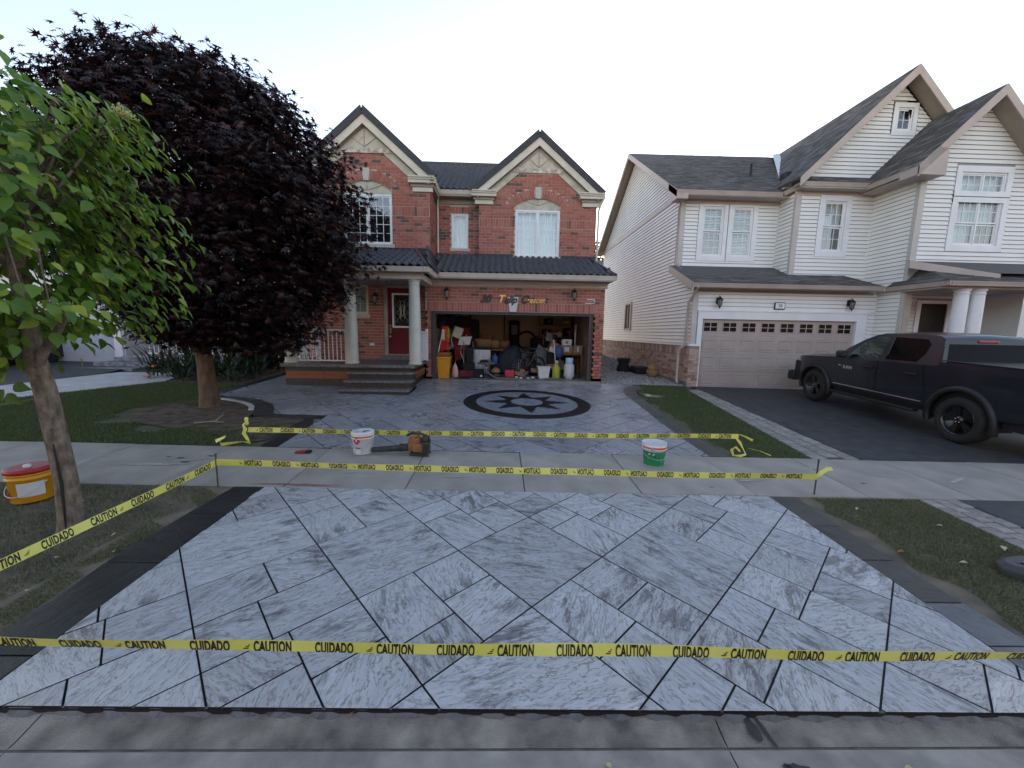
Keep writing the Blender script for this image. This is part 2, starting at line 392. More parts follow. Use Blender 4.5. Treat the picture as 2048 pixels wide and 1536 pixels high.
# --- the stamped pattern: a grid of .86 m squares turned 42 degrees, whole or cut in four
PA = R_(42.0); U0, V0, CEL = .085, -.075, .857
def uv2xy(u, v): return (u*math.cos(PA)-v*math.sin(PA), u*math.sin(PA)+v*math.cos(PA))
def cell_rects(i, j):
    u, v = U0+i*CEL, V0+j*CEL; k = i+j; h = (i*7+j*13+(i*j) % 5) % 6
    typ = 'W' if (k == 4 and (i, j) != (4, 0)) or (i, j) == (1, 1) else 'A'
    if (i, j) in ((0,3),(4,1),(4,0),(-1,3)): typ = 'B'
    if k < 2 or k > 6: typ = 'W' if h in (0,3) else ('A' if h % 2 else 'B')
    c = CEL
    if typ == 'W': return [(u, v, u+c, v+c)]
    s1, s2 = (.66, .5) if h < 4 else (.36, .52)
    if typ == 'A': return [(u, v, u+c*.5, v+c*s1), (u, v+c*s1, u+c*.5, v+c), (u+c*.5, v, u+c, v+c*s2), (u+c*.5, v+c*s2, u+c, v+c)]
    return [(u, v, u+c*.4, v+c*.49), (u+c*.4, v, u+c, v+c*.49), (u, v+c*.49, u+c*.54, v+c), (u+c*.54, v+c*.49, u+c, v+c)]
def lay(parent, region, m, joint=.010, rng_i=(-14, 16), rng_j=(-9, 18), skip=None):
    if area(region) < 0: region = region[::-1]
    for i in range(*rng_i):
        for j in range(*rng_j):
            for (ua, va, ub, vb) in cell_rects(i, j):
                h = joint/2; q = [uv2xy(*p) for p in ((ua+h,va+h),(ub-h,va+h),(ub-h,vb-h),(ua+h,vb-h))]
                if max(p[1] for p in q) < 1.6 or min(p[1] for p in q) > 12: continue
                c = clip(region, q)
                if len(c) >= 3 and abs(area(c)) > .0006: stone('slab', c, m, parent)

def band(parent, name, inner, outer, m, z0=-.02, joint=.006, zf=G):
    for k in range(len(inner)-1):
        a, b_, c, d = inner[k], inner[k+1], outer[k+1], outer[k]
        f = lambda p, q, t: (p[0]+(q[0]-p[0])*t, p[1]+(q[1]-p[1])*t)
        e = min(.4, joint/max(.05, math.hypot(a[0]-b_[0], a[1]-b_[1])))
        stone(name, [f(a,b_,e), f(a,b_,1-e), f(d,c,1-e), f(d,c,e)], m, parent, z0)

# near apron between street and sidewalk
apron = thing('driveway_apron', (0, 3, G(0,3)), kind='structure')
reg = [(-2.6,1.74),(3.13,1.70),(3.155,4.19),(-2.63,4.19)]
sheet('mortar_bed', [(-3.0,1.735),(3.46,1.695),(3.47,4.195),(-2.96,4.195)], M_joint, -.014, .12, apron)
lay(apron, reg, M_slate)
Yk = [1.74,2.02,2.85,3.6,4.19]
band(apron, 'border_stone', [(-2.61,y) for y in Yk], [(x,y) for x, y in zip((-2.9,-2.93,-3.02,-2.99,-2.94),Yk)], M_black)
Yk = [1.70,2.12,2.5,3.0,3.55,4.19]
band(apron, 'border_stone', [(3.14,y) for y in Yk[:3]], [(x,y) for x, y in zip((3.46,3.45,3.43),Yk)], M_greyb)
band(apron, 'border_stone', [(3.145,y) for y in Yk[2:]], [(x,y) for x, y in zip((3.43,3.42,3.44,3.47),Yk[2:])], M_brownb)
# ragged concrete lip where the slab meets the kerb
b = MB(); P0 = []; P1 = []
for k in range(121):
    x = -3.2+k*6.8/120; w = .012+.010*math.sin(k*1.7)+random.uniform(0,.012)
    y = 1.735-.0060*(x+3)
    P0.append((x, y+.012, G(x,y)-.006)); P1.append((x, y-w, G(x,y)-.045-random.uniform(0,.01)))
b.add(P0+P1, [(k, k+1, 121+k+1, 121+k) for k in range(120)])
obj('edge_lip', b, M_greyb, apron)

# sidewalk panels
walk = thing('sidewalk', (0, 4.85, G(0,4.85)), kind='structure')
sheet('sidewalk_bed', [(-24,4.2),(24,4.2),(24,5.48),(-24,5.48)], M_joint, -.014, .08, walk)
xk = .30
for k in range(-14, 15):
    x0, x1 = xk+k*1.365+.005, xk+(k+1)*1.365-.005
    stone('sidewalk_panel', [(x0,4.205),(x1,4.205),(x1,5.475),(x0,5.475)], M_conc, walk, ease=.008, jig=.003)

# upper drive with its wing to the left of the porch
drive = thing('driveway', (0, 8.5, G(0,8.5)), kind='structure')
arc = [(-6.05,8.72),(-5.62,8.60),(-5.2,8.40),(-4.95,8.24),(-4.74,8.05),(-4.58,7.84),(-4.46,7.62),(-4.36,7.42),(-4.25,7.29)]
ured = [(3.15,5.49),(3.16,6.66),(3.22,7.8),(3.33,9.56),(3.37,10.1),(3.43,10.5),(3.56,10.9),(3.80,11.3),(4.15,11.72),(3.9,11.86),(-6.45,11.86),(-6.40,10.2),(-6.37,8.78)]+arc+[(-3.27,7.28),(-3.2,5.49)]
sheet('mortar_bed', ured, M_joint, -.009, .06, drive)
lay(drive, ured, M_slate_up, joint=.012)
band(drive, 'border_stone', [(-3.2,5.49),(-3.235,6.4),(-3.27,6.99)], [(-3.46,5.49),(-3.5,6.4),(-3.52,6.99)], M_black)
band(drive, 'border_stone', [(-3.27,7.275),(-3.8,7.28),(-4.26,7.285)], [(-3.27,6.995),(-3.8,7.0),(-4.5,7.02)], M_black)
ao = []
for k, p in enumerate(arc):
    q0, q1 = arc[max(0,k-1)], arc[min(len(arc)-1,k+1)]; t = Vector((q1[0]-q0[0], q1[1]-q0[1])).normalized()
    ao.append((p[0]+t.y*.33, p[1]-t.x*.33))
band(drive, 'border_stone', arc, ao, M_black, joint=.002)
band(drive, 'border_stone', [(-6.37,8.78),(-6.39,9.6),(-6.42,10.6),(-6.45,11.8)], [(-6.68,8.6),(-6.68,9.6),(-6.70,10.6),(-6.72,11.8)], M_black)
ri = [(3.15,5.49),(3.16,6.66),(3.22,7.8),(3.33,9.56),(3.37,10.1),(3.43,10.5),(3.56,10.9),(3.80,11.3),(4.15,11.72)]
ro_ = [(3.45,5.49),(3.46,6.66),(3.52,7.8),(3.63,9.5),(3.68,9.95),(3.76,10.3),(3.88,10.65),(4.10,11.0),(4.42,11.4)]
band(drive, 'border_stone', ri[:4], ro_[:4], M_brownb); band(drive, 'border_stone', ri[3:], ro_[3:], M_brownb, joint=.003)
# compass medallion let into the drive
MC, MR = (.63, 8.86), 1.47
def ring(r0_, r1_, dz, n=96):
    b = MB(); vs = []
    for k in range(n):
        a = 2*math.pi*k/n
        for r in (r0_, r1_): x, y = MC[0]+r*math.cos(a), MC[1]+r*math.sin(a); vs.append((x, y, G(x,y)+dz))
        x, y = MC[0]+(r1_+.003)*math.cos(a), MC[1]+(r1_+.003)*math.sin(a); vs.append((x, y, G(x,y)-.01))
    fs = []
    for k in range(n):
        k2 = (k+1) % n; fs += [(3*k, 3*k+1, 3*k2+1, 3*k2), (3*k+1, 3*k+2, 3*k2+2, 3*k2+1)]
    return b.add(vs, fs)
M_medal = slate('medallion_slate', (.10,.11,.13), (.26,.285,.33), rough=.26, bump=.3)
M_dk = slate('medallion_dark', (.008,.0075,.007), (.020,.0185,.017), rough=.5, bump=.25, spec=.25)
disc = [(MC[0]+(MR-.29)*math.cos(2*math.pi*k/72), MC[1]+(MR-.29)*math.sin(2*math.pi*k/72)) for k in range(72)]
sheet('medallion_disc', disc, M_medal, .005, .01, drive)
obj('medallion_ring', ring(MR-.29, MR, .008), M_dk, drive)
st = []
for k in range(16):
    a = math.pi/2+2*math.pi*k/16+.03; r = (1.02 if k % 4 == 0 else .98) if k % 2 == 0 else .50
    st.append((MC[0]+r*math.cos(a), MC[1]+r*math.sin(a)))
b = MB(); c0 = (MC[0], MC[1], G(*MC)+.009); b.add([c0]+[(x,y,G(x,y)+.009) for x, y in st], [(0, k+1, (k+1) % 16+1) for k in range(16)])
obj('medallion_star', b, M_dk, drive)
for sgn in (0, 1):
    hd = [(MC[0]+.37*math.cos(math.pi*(k/24+sgn)+1.3), MC[1]+.37*math.sin(math.pi*(k/24+sgn)+1.3)) for k in range(25)]
    hd = [(x+.004*math.cos(math.pi*(.5+sgn)+1.3), y+.004*math.sin(math.pi*(.5+sgn)+1.3)) for x, y in hd]
    sheet('medallion_centre', hd, M_medal, .013, .004, drive)

# kerb, gutter, road
kerb = thing('kerb', (0, 1.6, -.5), kind='structure')
def strip(name, ya, yb, za, zb, m, parent, x0=-9, x1=9, n=6, step=0):
    b = MB()
    ny = 6
    pts = []
    for k in range(n+1):
        x = x0+(x1-x0)*k/n
        for q in range(ny+1):
            t = q/ny; y = ya+(yb-ya)*t; pts.append((x, y, G(x, 1.72)+za+(zb-za)*(t*t*(3-2*t))))
    w = ny+1
    b.add(pts, [(k*w+q, (k+1)*w+q, (k+1)*w+q+1, k*w+q+1) for k in range(n) for q in range(ny)], 0, True)
    return obj(name, b, m, parent)
xj = [-9,-5.2,-2.23,1.13,4.4,9]
for k in range(5):
    strip('kerb_section', 1.75, 1.585, -.035, -.065, M_curb, kerb, xj[k]+.003, xj[k+1]-.003, 3)
    strip('gutter_section', 1.575, 1.05, -.068, -.095, M_gutter, kerb, xj[k]+.003, xj[k+1]-.003, 3)
strip('seam', 1.60, 1.565, -.0705, -.0725, M_rust, kerb); strip('kerb_bed', 1.76, 1.0, -.085, -.12, M_joint, kerb)
sheet('road', [(-60,-12),(60,-12),(60,1.06),(-60,1.06)], M_asph, 0, 0, zf=lambda x, y: G(min(max(x,-22),22),1.72)-.12)

# lawns
sheet('front_lawn', [(-11.0,5.48),(-3.46,5.48),(-3.52,6.99),(-4.6,7.03)]+ao[::-1][1:]+[(-6.68,8.6),(-6.70,10.0),(-8.7,10.2),(-9.95,7.8)], M_turf, -.012)
sheet('boulevard_lawn', [(-24,1.75),(-2.9,1.75),(-3.02,2.85),(-2.94,4.2),(-24,4.2)], M_turf2, -.014)
sheet('side_lawn', [(3.45,5.48),(4.73,5.48),(5.54,11.05),(5.84,11.75),(4.15,11.85),(4.42,11.4),(4.10,11.0),(3.76,10.3),(3.63,9.5),(3.52,7.8),(3.46,6.66)], M_turf, -.010)
sheet('verge_lawn', [(3.44,1.72),(4.72,1.72),(4.86,3.2),(4.95,4.2),(3.47,4.2),(3.42,3.1)], M_turf2, -.012)
sheet('planting_bed', [(-6.71,10.0),(-6.73,15.5),(-9.6,15.5),(-8.7,10.2)], M_soil, -.008)
sheet('tree_soil', [(-3.53,5.75),(-3.53,6.97),(-4.6,7.03)]+ao[::-1][1:-1]+[(-6.6,8.2),(-6.85,7.5),(-6.6,6.85),(-6.1,6.5),(-5.5,6.3),(-4.8,6.15),(-4.3,5.9),(-3.9,5.6)], M_soil, .004)
# neighbour's asphalt drive with a row of pavers along it
sheet('asphalt_driveway', [(5.52,5.48),(14,5.48),(15.5,11.79),(5.98,11.79),(5.95,11.3)], M_asph, -.004)
sheet('asphalt_apron', [(5.35,1.72),(14,1.72),(14,4.2),(5.45,4.2)], M_asph, -.004)
sheet('left_asphalt_drive', [(-22,5.48),(-12.4,5.48),(-11.2,11.2),(-12,13.5),(-22,13.5)], M_asph, -.004)
sheet('left_pale_walk', [(-12.4,5.48),(-11.1,5.48),(-9.97,7.8),(-8.75,10.2),(-9.2,11.6),(-11.0,11.4)], M_white_walk, .003, .06)
sheet('gravel_bed', [(3.1,11.86),(3.9,11.86),(4.3,11.7),(5.9,11.76),(5.9,24),(3.05,24)], mat('gravel_base', (.10,.10,.095), (.2,.195,.185), rough=.9, scale=30), -.02)
def paver_strip(name, A0, A1, B0, B1, rows, n):
    t = thing(name, (A0[0], A0[1], G(*A0)), kind='structure')
    sheet('sand_bed', [A0, B0, B1, A1], M_soil, -.015, 0, t)
    L = lambda p, q, s: (p[0]+(q[0]-p[0])*s, p[1]+(q[1]-p[1])*s)
    for r in range(rows):
        for k in range(n):
            s0 = (k+(.5 if r % 2 else 0))/n; s1 = min(1, s0+1/n)
            if s0 >= .995: continue
            e = .04/n; r0_, r1_ = (r+.05)/rows, (r+.95)/rows
            P = lambda s, q: L(L(A0,A1,s), L(B0,B1,s), q)
            stone('paver', [P(s0+e,r0_), P(s0+e,r1_), P(s1-e,r1_), P(s1-e,r0_)][::-1], M_paver, t, ease=.006, jig=.004)
paver_strip('paver_edging', (4.74,5.49), (5.55,11.1), (5.50,5.49), (5.95,11.3), 3, 30)
paver_strip('verge_paver_edging', (4.74,1.74), (4.97,4.19), (5.33,1.74), (5.44,4.19), 3, 12)
# ================================================================== brick house
M_mortar = mat('mortar', (.48,.40,.35), (.57,.49,.43), rough=.9, scale=20, bump=.3, bscale=90)
M_brA = mat('brick_red', (.33,.108,.078), (.40,.142,.105), rough=.85, scale=12, bump=.4, bscale=80, objrand=.12)
M_brB = mat('brick_rose', (.37,.14,.106), (.44,.175,.135), rough=.85, scale=12, bump=.4, bscale=80, objrand=.10)
M_brC = mat('brick_dark', (.11,.075,.064), (.17,.11,.09), rough=.85, scale=12, bump=.4, bscale=80, objrand=.15)
BR = [M_brA, M_brB, M_brC]
M_cream = mat('cream_trim', (.55,.50,.42), (.64,.59,.50), rough=.55, scale=3, bump=.05)
M_taupe = mat('taupe_soffit', (.30,.26,.215), (.36,.315,.265), rough=.6, scale=3)
M_panel = mat('weathered_panel', (.42,.385,.31), (.56,.52,.43), rough=.7, scale=5, detail=8)
M_stone = mat('cast_stone', (.44,.41,.355), (.56,.53,.47), rough=.8, scale=14, bump=.15)
M_tile = mat('metal_tile', (.034,.038,.047), (.058,.064,.078), rough=.30, scale=6, detail=3, objrand=.15, rv=.08)
M_deck = mat('roof_deck', (.014,.015,.019), (.022,.023,.028), rough=.5, scale=6)
M_frame = mat('white_vinyl', (.74,.75,.76), (.80,.81,.82), rough=.35, scale=2)
M_curtain = mat('curtain', (.62,.66,.66), (.80,.84,.83), rough=.9, scale=3, stretch=(14,1,.4))
M_dark = mat('dark_room', (.03,.028,.024), (.05,.046,.04), rough=.9)
M_brown = mat('brown_jamb', (.05,.038,.034), (.07,.054,.048), rough=.5)
M_blackmetal = mat('black_metal', (.012,.012,.013), (.02,.02,.022), rough=.4)
M_reddoor = mat('red_door', (.125,.006,.012), (.155,.009,.016), rough=.35, scale=3)
M_brass = mat('brass', (.42,.30,.12), rough=.3, metal=.9)
M_steel = mat('brushed_steel', (.5,.5,.5), rough=.3, metal=.9)
M_charc = mat('charcoal_stone', (.014,.013,.012), (.045,.042,.038), rough=.45, scale=18, detail=8, bump=.6, bscale=60)
M_tread = mat('tread_stone', (.08,.084,.09), (.20,.205,.215), rough=.38, scale=16, detail=8, bump=.5, bscale=70)
M_orange = mat('stained_board', (.20,.062,.028), (.30,.10,.045), rough=.5, scale=5, stretch=(.6,2,14), detail=6)
M_column = mat('column_paint', (.50,.52,.47), (.60,.62,.56), rough=.5, scale=2.5)
M_wrail = mat('white_rail', (.72,.73,.76), (.80,.81,.84), rough=.35)

def glassmat(name, tint=(.9,.95,.95), refl=2.0, rough=.01):
    m, n, l, b = nt(name); MATS[name] = m
    n.remove(b); out = n['Material Output']
    tr = n.new('ShaderNodeBsdfTransparent'); tr.inputs[0].default_value = (*tint, 1)
    gl = n.new('ShaderNodeBsdfGlossy'); gl.inputs['Roughness'].default_value = rough; gl.inputs[0].default_value = (.95,.97,1,1)
    F0 = ((refl-1)/(refl+1))**2        # two-sided Schlick reflectance, so a pane mirrors alike from both sides
    ge = n.new('ShaderNodeNewGeometry'); dt = n.new('ShaderNodeVectorMath'); dt.operation = 'DOT_PRODUCT'; l.new(ge.outputs['Normal'], dt.inputs[0]); l.new(ge.outputs['Incoming'], dt.inputs[1])
    ab = n.new('ShaderNodeMath'); ab.operation = 'ABSOLUTE'; l.new(dt.outputs['Value'], ab.inputs[0]); om = n.new('ShaderNodeMath'); om.operation = 'SUBTRACT'; om.inputs[0].default_value = 1; l.new(ab.outputs[0], om.inputs[1])
    pw = n.new('ShaderNodeMath'); pw.operation = 'POWER'; pw.inputs[1].default_value = 5; l.new(om.outputs[0], pw.inputs[0]); fr = n.new('ShaderNodeMath'); fr.operation = 'MULTIPLY_ADD'; fr.inputs[1].default_value = 1-F0; fr.inputs[2].default_value = F0; l.new(pw.outputs[0], fr.inputs[0])
    tc = n.new('ShaderNodeTexCoord'); nz = n.new('ShaderNodeTexNoise'); nz.inputs['Scale'].default_value = 1.6; l.new(tc.outputs['Object'], nz.inputs['Vector'])
    bp = n.new('ShaderNodeBump'); bp.inputs['Strength'].default_value = .06; bp.inputs['Distance'].default_value = .02; l.new(nz.outputs['Fac'], bp.inputs['Height'])
    l.new(bp.outputs[0], gl.inputs['Normal'])
    mx = n.new('ShaderNodeMixShader'); l.new(fr.outputs[0], mx.inputs[0]); l.new(tr.outputs[0], mx.inputs[1]); l.new(gl.outputs[0], mx.inputs[2]); l.new(mx.outputs[0], out.inputs[0])
    return m
M_glass = glassmat('window_glass', (.86,.92,.93), 2.1)
M_glassd = glassmat('dark_glass', (.35,.38,.38), 2.4)

def panel_fill(poly, holes, P):
    """flat face with openings; P maps (s, z) to a point"""
    bm = bmesh.new(); es = []
    for loop in [poly]+holes:
        vs = [bm.verts.new(P(*p)) for p in loop]; es += [bm.edges.new((vs[i-1], vs[i])) for i in range(len(vs))]
    bmesh.ops.triangle_fill(bm, edges=es, use_beauty=True); return bm

def wall_panel(name, parent, poly, holes, P, Pin, m):
    b = MB(); b.bm(panel_fill(poly, holes, P))
    for h in holes:
        n = len(h); b.add([P(*p) for p in h]+[Pin(*p) for p in h], [(i, (i+1) % n, n+(i+1) % n, n+i) for i in range(n)])
    return obj(name, b, m, parent)

def spans(poly, z):
    xs = []
    for i in range(len(poly)):
        (xa, za), (xb, zb) = poly[i-1], poly[i]
        if (za <= z) != (zb <= z): xs.append(xa+(xb-xa)*(z-za)/(zb-za))
    xs.sort(); return [(xs[i], xs[i+1]) for i in range(0, len(xs)-1, 2)]
def cut(sp, a, b):
    out = []
    for s0, s1 in sp:
        if b <= s0 or a >= s1: out.append((s0, s1))
        else:
            if a > s0: out.append((s0, a))
            if b < s1: out.append((b, s1))
    return out
BL, BH, MJ = .248, .0785, .0115
def brick_items(poly, holef, org, ax, nrm, items, z0=None, z1=None, dark=.11):
    """running-bond courses on a wall; ax = along the wall, nrm = outward"""
    org, ax, nrm = np.array(org, float), np.array(ax, float), np.array(nrm, float); up = np.array((0,0,1.))
    za = min(p[1] for p in poly) if z0 is None else z0; zb = max(p[1] for p in poly) if z1 is None else z1
    r = 0; z = za
    while z+BH < zb+.005:
        zm = z+BH/2; sp = spans(poly, zm)
        t = [spans(poly, min(max(q, za+1e-3), zb-1e-3)) for q in (z+.002, z+BH-.002)]
        if sp and t[0] and t[1]: sp = [(max(sp[0][0], t[0][0][0], t[1][0][0]), min(sp[-1][1], t[0][-1][1], t[1][-1][1]))]
        for h in holef:
            hv = h(zm)
            if hv: sp = cut(sp, *hv)
        for s0, s1 in sp:
            off = (r % 2)*(BL+MJ)/2; s = math.floor((s0-off)/(BL+MJ))*(BL+MJ)+off
            while s < s1:
                a, b_ = max(s, s0+.004), min(s+BL, s1-.004)
                if b_-a > .03:
                    w = round(b_-a, 3); u = random.random(); mi = 2 if u < dark else (1 if u < .55 else 0)
                    c = org+ax*((a+b_)/2)+up*zm+nrm*(random.uniform(.0,.004)-.012)
                    items.append(('b%.3f' % w, BOXV(w, .04, BH), BOXF, mat4(c, ax, -nrm, up), mi))
                s += BL+MJ
        z += BH+MJ; r += 1
def soldier(items, s0, s1, z0, z1, org, ax, nrm, dark=.1):
    org, ax, nrm = np.array(org, float), np.array(ax, float), np.array(nrm, float); up = np.array((0,0,1.))
    n = max(1, round((s1-s0)/.09)); w = (s1-s0)/n
    for k in range(n):
        u = random.random(); mi = 2 if u < dark else (1 if u < .6 else 0)
        c = org+ax*(s0+w*(k+.5))+up*((z0+z1)/2)+nrm*(-.010)
        items.append(('s%.3f_%.3f' % (w, z1-z0), BOXV(w-.011, .04, z1-z0-.01), BOXF, mat4(c, ax, -nrm, up), mi))
def arch_bricks(items, cx, cz, r, t, amax, n, org, ax, nrm, skip=.07):
    org, ax, nrm = np.array(org, float), np.array(ax, float), np.array(nrm, float); up = np.array((0,0,1.))
    for k in range(n):
        a = -amax+2*amax*(k+.5)/n
        if abs(a) < skip: continue
        d = ax*math.sin(a)+up*math.cos(a); tng = ax*math.cos(a)-up*math.sin(a); w = 2*amax*(r+t*.35)/n-.012
        u = random.random(); mi = 2 if u < .12 else (1 if u < .6 else 0)
        c = org+ax*cx+up*cz+d*(r+t/2)+nrm*(-.004)
        items.append(('v%.3f_%.2f' % (w, t), BOXV(w, .045, t-.008), BOXF, mat4(c, tng, -nrm, d), mi))

house = thing('brick_house', (0, 11.75, 0), 'two storey red brick house with dark tiled roof and twin gables', 'house')
GY, UY, LY, RY = 11.75, 12.9, 11.95, 13.2
FR = ((0,0,0),)
def PY(y): return lambda s, z: (s, y, z)
items = []
# garage front
gp = [(-2.25,-.12),(3.12,-.12),(3.12,2.80),(-2.25,2.80)]; gh = [(-2.08,-.12),(2.80,-.12),(2.80,2.06),(-2.08,2.06)]
gpo = [(-2.25,-.12),(-2.08,-.12),(-2.08,2.06),(2.80,2.06),(2.80,-.12),(3.12,-.12),(3.12,2.95),(-2.25,2.95)]
b = MB(); b.bm(panel_fill(gpo, [], PY(GY))); b.box(-2.25,-2.08,GY,GY+.2,-.12,2.06); b.box(2.80,3.12,GY,GY+.2,-.12,2.06); b.box(-2.25,3.12,GY+.001,GY+.2,2.06,2.95)
obj('garage_wall', b, M_mortar, house)
hole = lambda z: (-2.09,2.81) if z < 2.06 else ((-2.22,2.90) if z < 2.32 else None)
brick_items(gp, [hole], (0,GY,0), (1,0,0), (0,-1,0), items, z0=.08)
soldier(items, -2.21, 2.89, 2.065, 2.322, (0,GY,0), (1,0,0), (0,-1,0), .08)
# upper right bay
def winhole(cx, hw, zb, zs, ri, ro2, cz):
    def f(z):
        if z < zb or z > cz+ro2: return None
        if z < zs-.08: return (cx-hw, cx+hw)
        h = max(hw, min(math.sqrt(max(0, ro2*ro2-(z-cz)**2)), (z-cz)*math.tan(.735))) if z > zs else hw; h = h if z < cz+ri+.01 else math.sqrt(max(0, ro2*ro2-(z-cz)**2)); return (cx-h, cx+h)
    return f
def archpoly(cx, hw, zb, zs, zt, n=10):
    rise = zt-zs; R = (hw*hw+rise*rise)/(2*rise); cz = zt-R; a = math.asin(hw/R)
    return [(cx-hw, zb), (cx+hw, zb)]+[(cx+R*math.sin(a-2*a*k/n), cz+R*math.cos(a-2*a*k/n)) for k in range(n+1)], R, cz
def bay(cx, poly, Y, wz0, wz1, wzt, band_z, name):
    hp, R, cz = archpoly(cx, .715, wz0, wz1, wzt)
    wall_panel(name, house, poly, [hp], PY(Y), PY(Y+.12), M_mortar)
    wh = winhole(cx, .72, wz0, wz1, R, R+.275, cz)
    bz0, bz1 = band_z
    brick_items(poly, [wh, lambda z: (-99,99) if bz0-.01 < z < bz1+.01 else None], (0,Y,0), (1,0,0), (0,-1,0), items, z0=min(p[1] for p in poly)+.02)
    x0, x1 = min(p[0] for p in poly), max(p[0] for p in poly)
    soldier(items, x0+.01, cx-.73, bz0, bz1, (0,Y,0), (1,0,0), (0,-1,0)); soldier(items, cx+.73, x1-.01, bz0, bz1, (0,Y,0), (1,0,0), (0,-1,0))
    arch_bricks(items, cx, cz, R+.005, .265, .73, 25, (0,Y,0), (1,0,0), (0,-1,0))
    b = MB(); zz = cz+R
    b.prism([(cx-.075,Y-.03,zz-.02),(cx+.075,Y-.03,zz-.02),(cx+.105,Y-.03,zz+.32),(cx-.105,Y-.03,zz+.32)], (0,.08,0)); obj('keystone', b, M_stone, house)
    # sunburst panel in the arch
    b = MB(); ap = [p for p in hp if p[1] >= wz1-.0]; ap2 = [(x, Y+.05, z) for x, z in ap]; n = len(ap2)
    b.add([(cx, Y+.05, wz1)]+ap2, [(0, i, i+1) for i in range(1, n)]); o = obj('arch_panel', b, M_panel, house)
    b = MB()
    for a in (-58, 0, 58):
        L_ = .26 if a == 0 else .62; a = R_(a); b.bar((cx, Y+.044, wz1+.02), (cx+math.sin(a)*L_*(1 if True else 1), Y+.044, wz1+.02+math.cos(a)*L_*.55), .02, .012)
    obj('panel_rib', b, M_taupe, o)

def window(parent, cx, Y, x0, x1, z0, z1, sashes, cols, rows, gl=None, back=None, sill=True, fr=.045, mun=.016, hung=None, fm=None, sillm=None, half_screen=None, curt_dz=0):
    """window > frame bars, one pane object per light, sill, what hangs behind"""
    gl = gl or M_glass; fm = fm or M_frame; mid = []
    b = MB(); Yf = Y+.02
    b.box(x0, x1, Yf-.03, Yf+.05, z0, z0+fr); b.box(x0, x1, Yf-.03, Yf+.05, z1-fr, z1); b.box(x0, x0+fr, Yf-.029, Yf+.049, z0+fr, z1-fr); b.box(x1-fr, x1, Yf-.029, Yf+.049, z0+fr, z1-fr)
    w = obj('window', b, fm, parent)
    xs_ = [x0+(x1-x0)*k/sashes for k in range(sashes+1)]
    for s in range(sashes):
        sx0, sx1 = xs_[s]+(fr if s == 0 else fr*.35), xs_[s+1]-(fr if s == sashes-1 else fr*.35)
        zr = [(z0+fr, z1-fr)] if not hung else [(z0+fr, z0+(z1-z0)*hung-.012), (z0+(z1-z0)*hung+.012, z1-fr)]
        if s < sashes-1: b = MB(); b.box(xs_[s+1]-fr*.35, xs_[s+1]+fr*.35, Yf-.034, Yf+.04, z0+fr, z1-fr); obj('mullion', b, fm, w)
        for zi, (za, zb) in enumerate(zr):
            sf = .035; b = MB(); ys = Yf-.012 if not (hung and zi == 0) else Yf+.008
            b.box(sx0, sx1, ys, ys+.04, za, za+sf); b.box(sx0, sx1, ys, ys+.04, zb-sf, zb); b.box(sx0, sx0+sf, ys+.001, ys+.039, za+sf, zb-sf); b.box(sx1-sf, sx1, ys+.001, ys+.039, za+sf, zb-sf)
            obj('sash', b, fm, w)
            c_, r_ = cols, (rows if not hung else rows)
            gx = [sx0+sf+(sx1-sx0-2*sf)*k/c_ for k in range(c_+1)]; gz = [za+sf+(zb-za-2*sf)*k/r_ for k in range(r_+1)]
            b = MB()
            for k in range(1, c_): b.box(gx[k]-mun/2, gx[k]+mun/2, ys+.010, ys+.030, za+sf, zb-sf)
            for k in range(1, r_): b.box(sx0+sf, sx1-sf, ys+.011, ys+.029, gz[k]-mun/2, gz[k]+mun/2)
            if b.v: obj('muntin', b, fm, w)
            for i in range(c_):
                for j in range(r_):
                    b = MB(); t = random.uniform(-.0015,.0015)
                    b.add([(gx[i]+.002,ys+.018+t,gz[j]+.002),(gx[i+1]-.002,ys+.018-t,gz[j]+.002),(gx[i+1]-.002,ys+.018-t,gz[j+1]-.002),(gx[i]+.002,ys+.018+t,gz[j+1]-.002)], [(0,1,2,3)])
                    obj('pane', b, gl if not (half_screen and (s, zi) in half_screen) else M_glassd, w)
    if back == 'curtain' or back == 'curtain_left':
        b = MB(); xa, xb = x0, x1
        n = 60; pts = []
        for k in range(n+1):
            x = xa+(xb-xa)*k/n; y = Yf+.16+.025*math.sin(k*1.1)+.012*math.sin(k*2.7); pts += [(x, y, z0), (x, y, z1)]
        b.add(pts, [(2*k, 2*k+2, 2*k+3, 2*k+1) for k in range(n)], 0, True); obj('curtain', b, M_curtain, w)
    elif back == 'blind':
        n = int((z1-z0)/.05)
        b = MB()
        for k in range(n):
            z = z0+.02+(z1-z0-.04)*k/n; b.add([(x0+.03,Yf+.10,z),(x1-.03,Yf+.10,z),(x1-.03,Yf+.125,z+.040),(x0+.03,Yf+.125,z+.040)], [(0,1,2,3)])
        obj('blind', b, M_curtain, w)
    b = MB(); d = .9
    b.add([(x0-.1,Yf+.06,z0-.1),(x1+.1,Yf+.06,z0-.1),(x1+.1,Yf+.06,z1+.1),(x0-.1,Yf+.06,z1+.1)]+[(x0-.1,Yf+d,z0-.1),(x1+.1,Yf+d,z0-.1),(x1+.1,Yf+d,z1+.1),(x0-.1,Yf+d,z1+.1)], [(0,1,5,4),(1,2,6,5),(2,3,7,6),(3,0,4,7),(4,5,6,7)])
    obj('room', b, M_dark, w)
    if sill:
        b = MB(); b.box(x0-.06, x1+.06, Y-.07, Y+.05, z0-.09, z0-.002); obj('sill', b, sillm or M_stone, w)
    return w

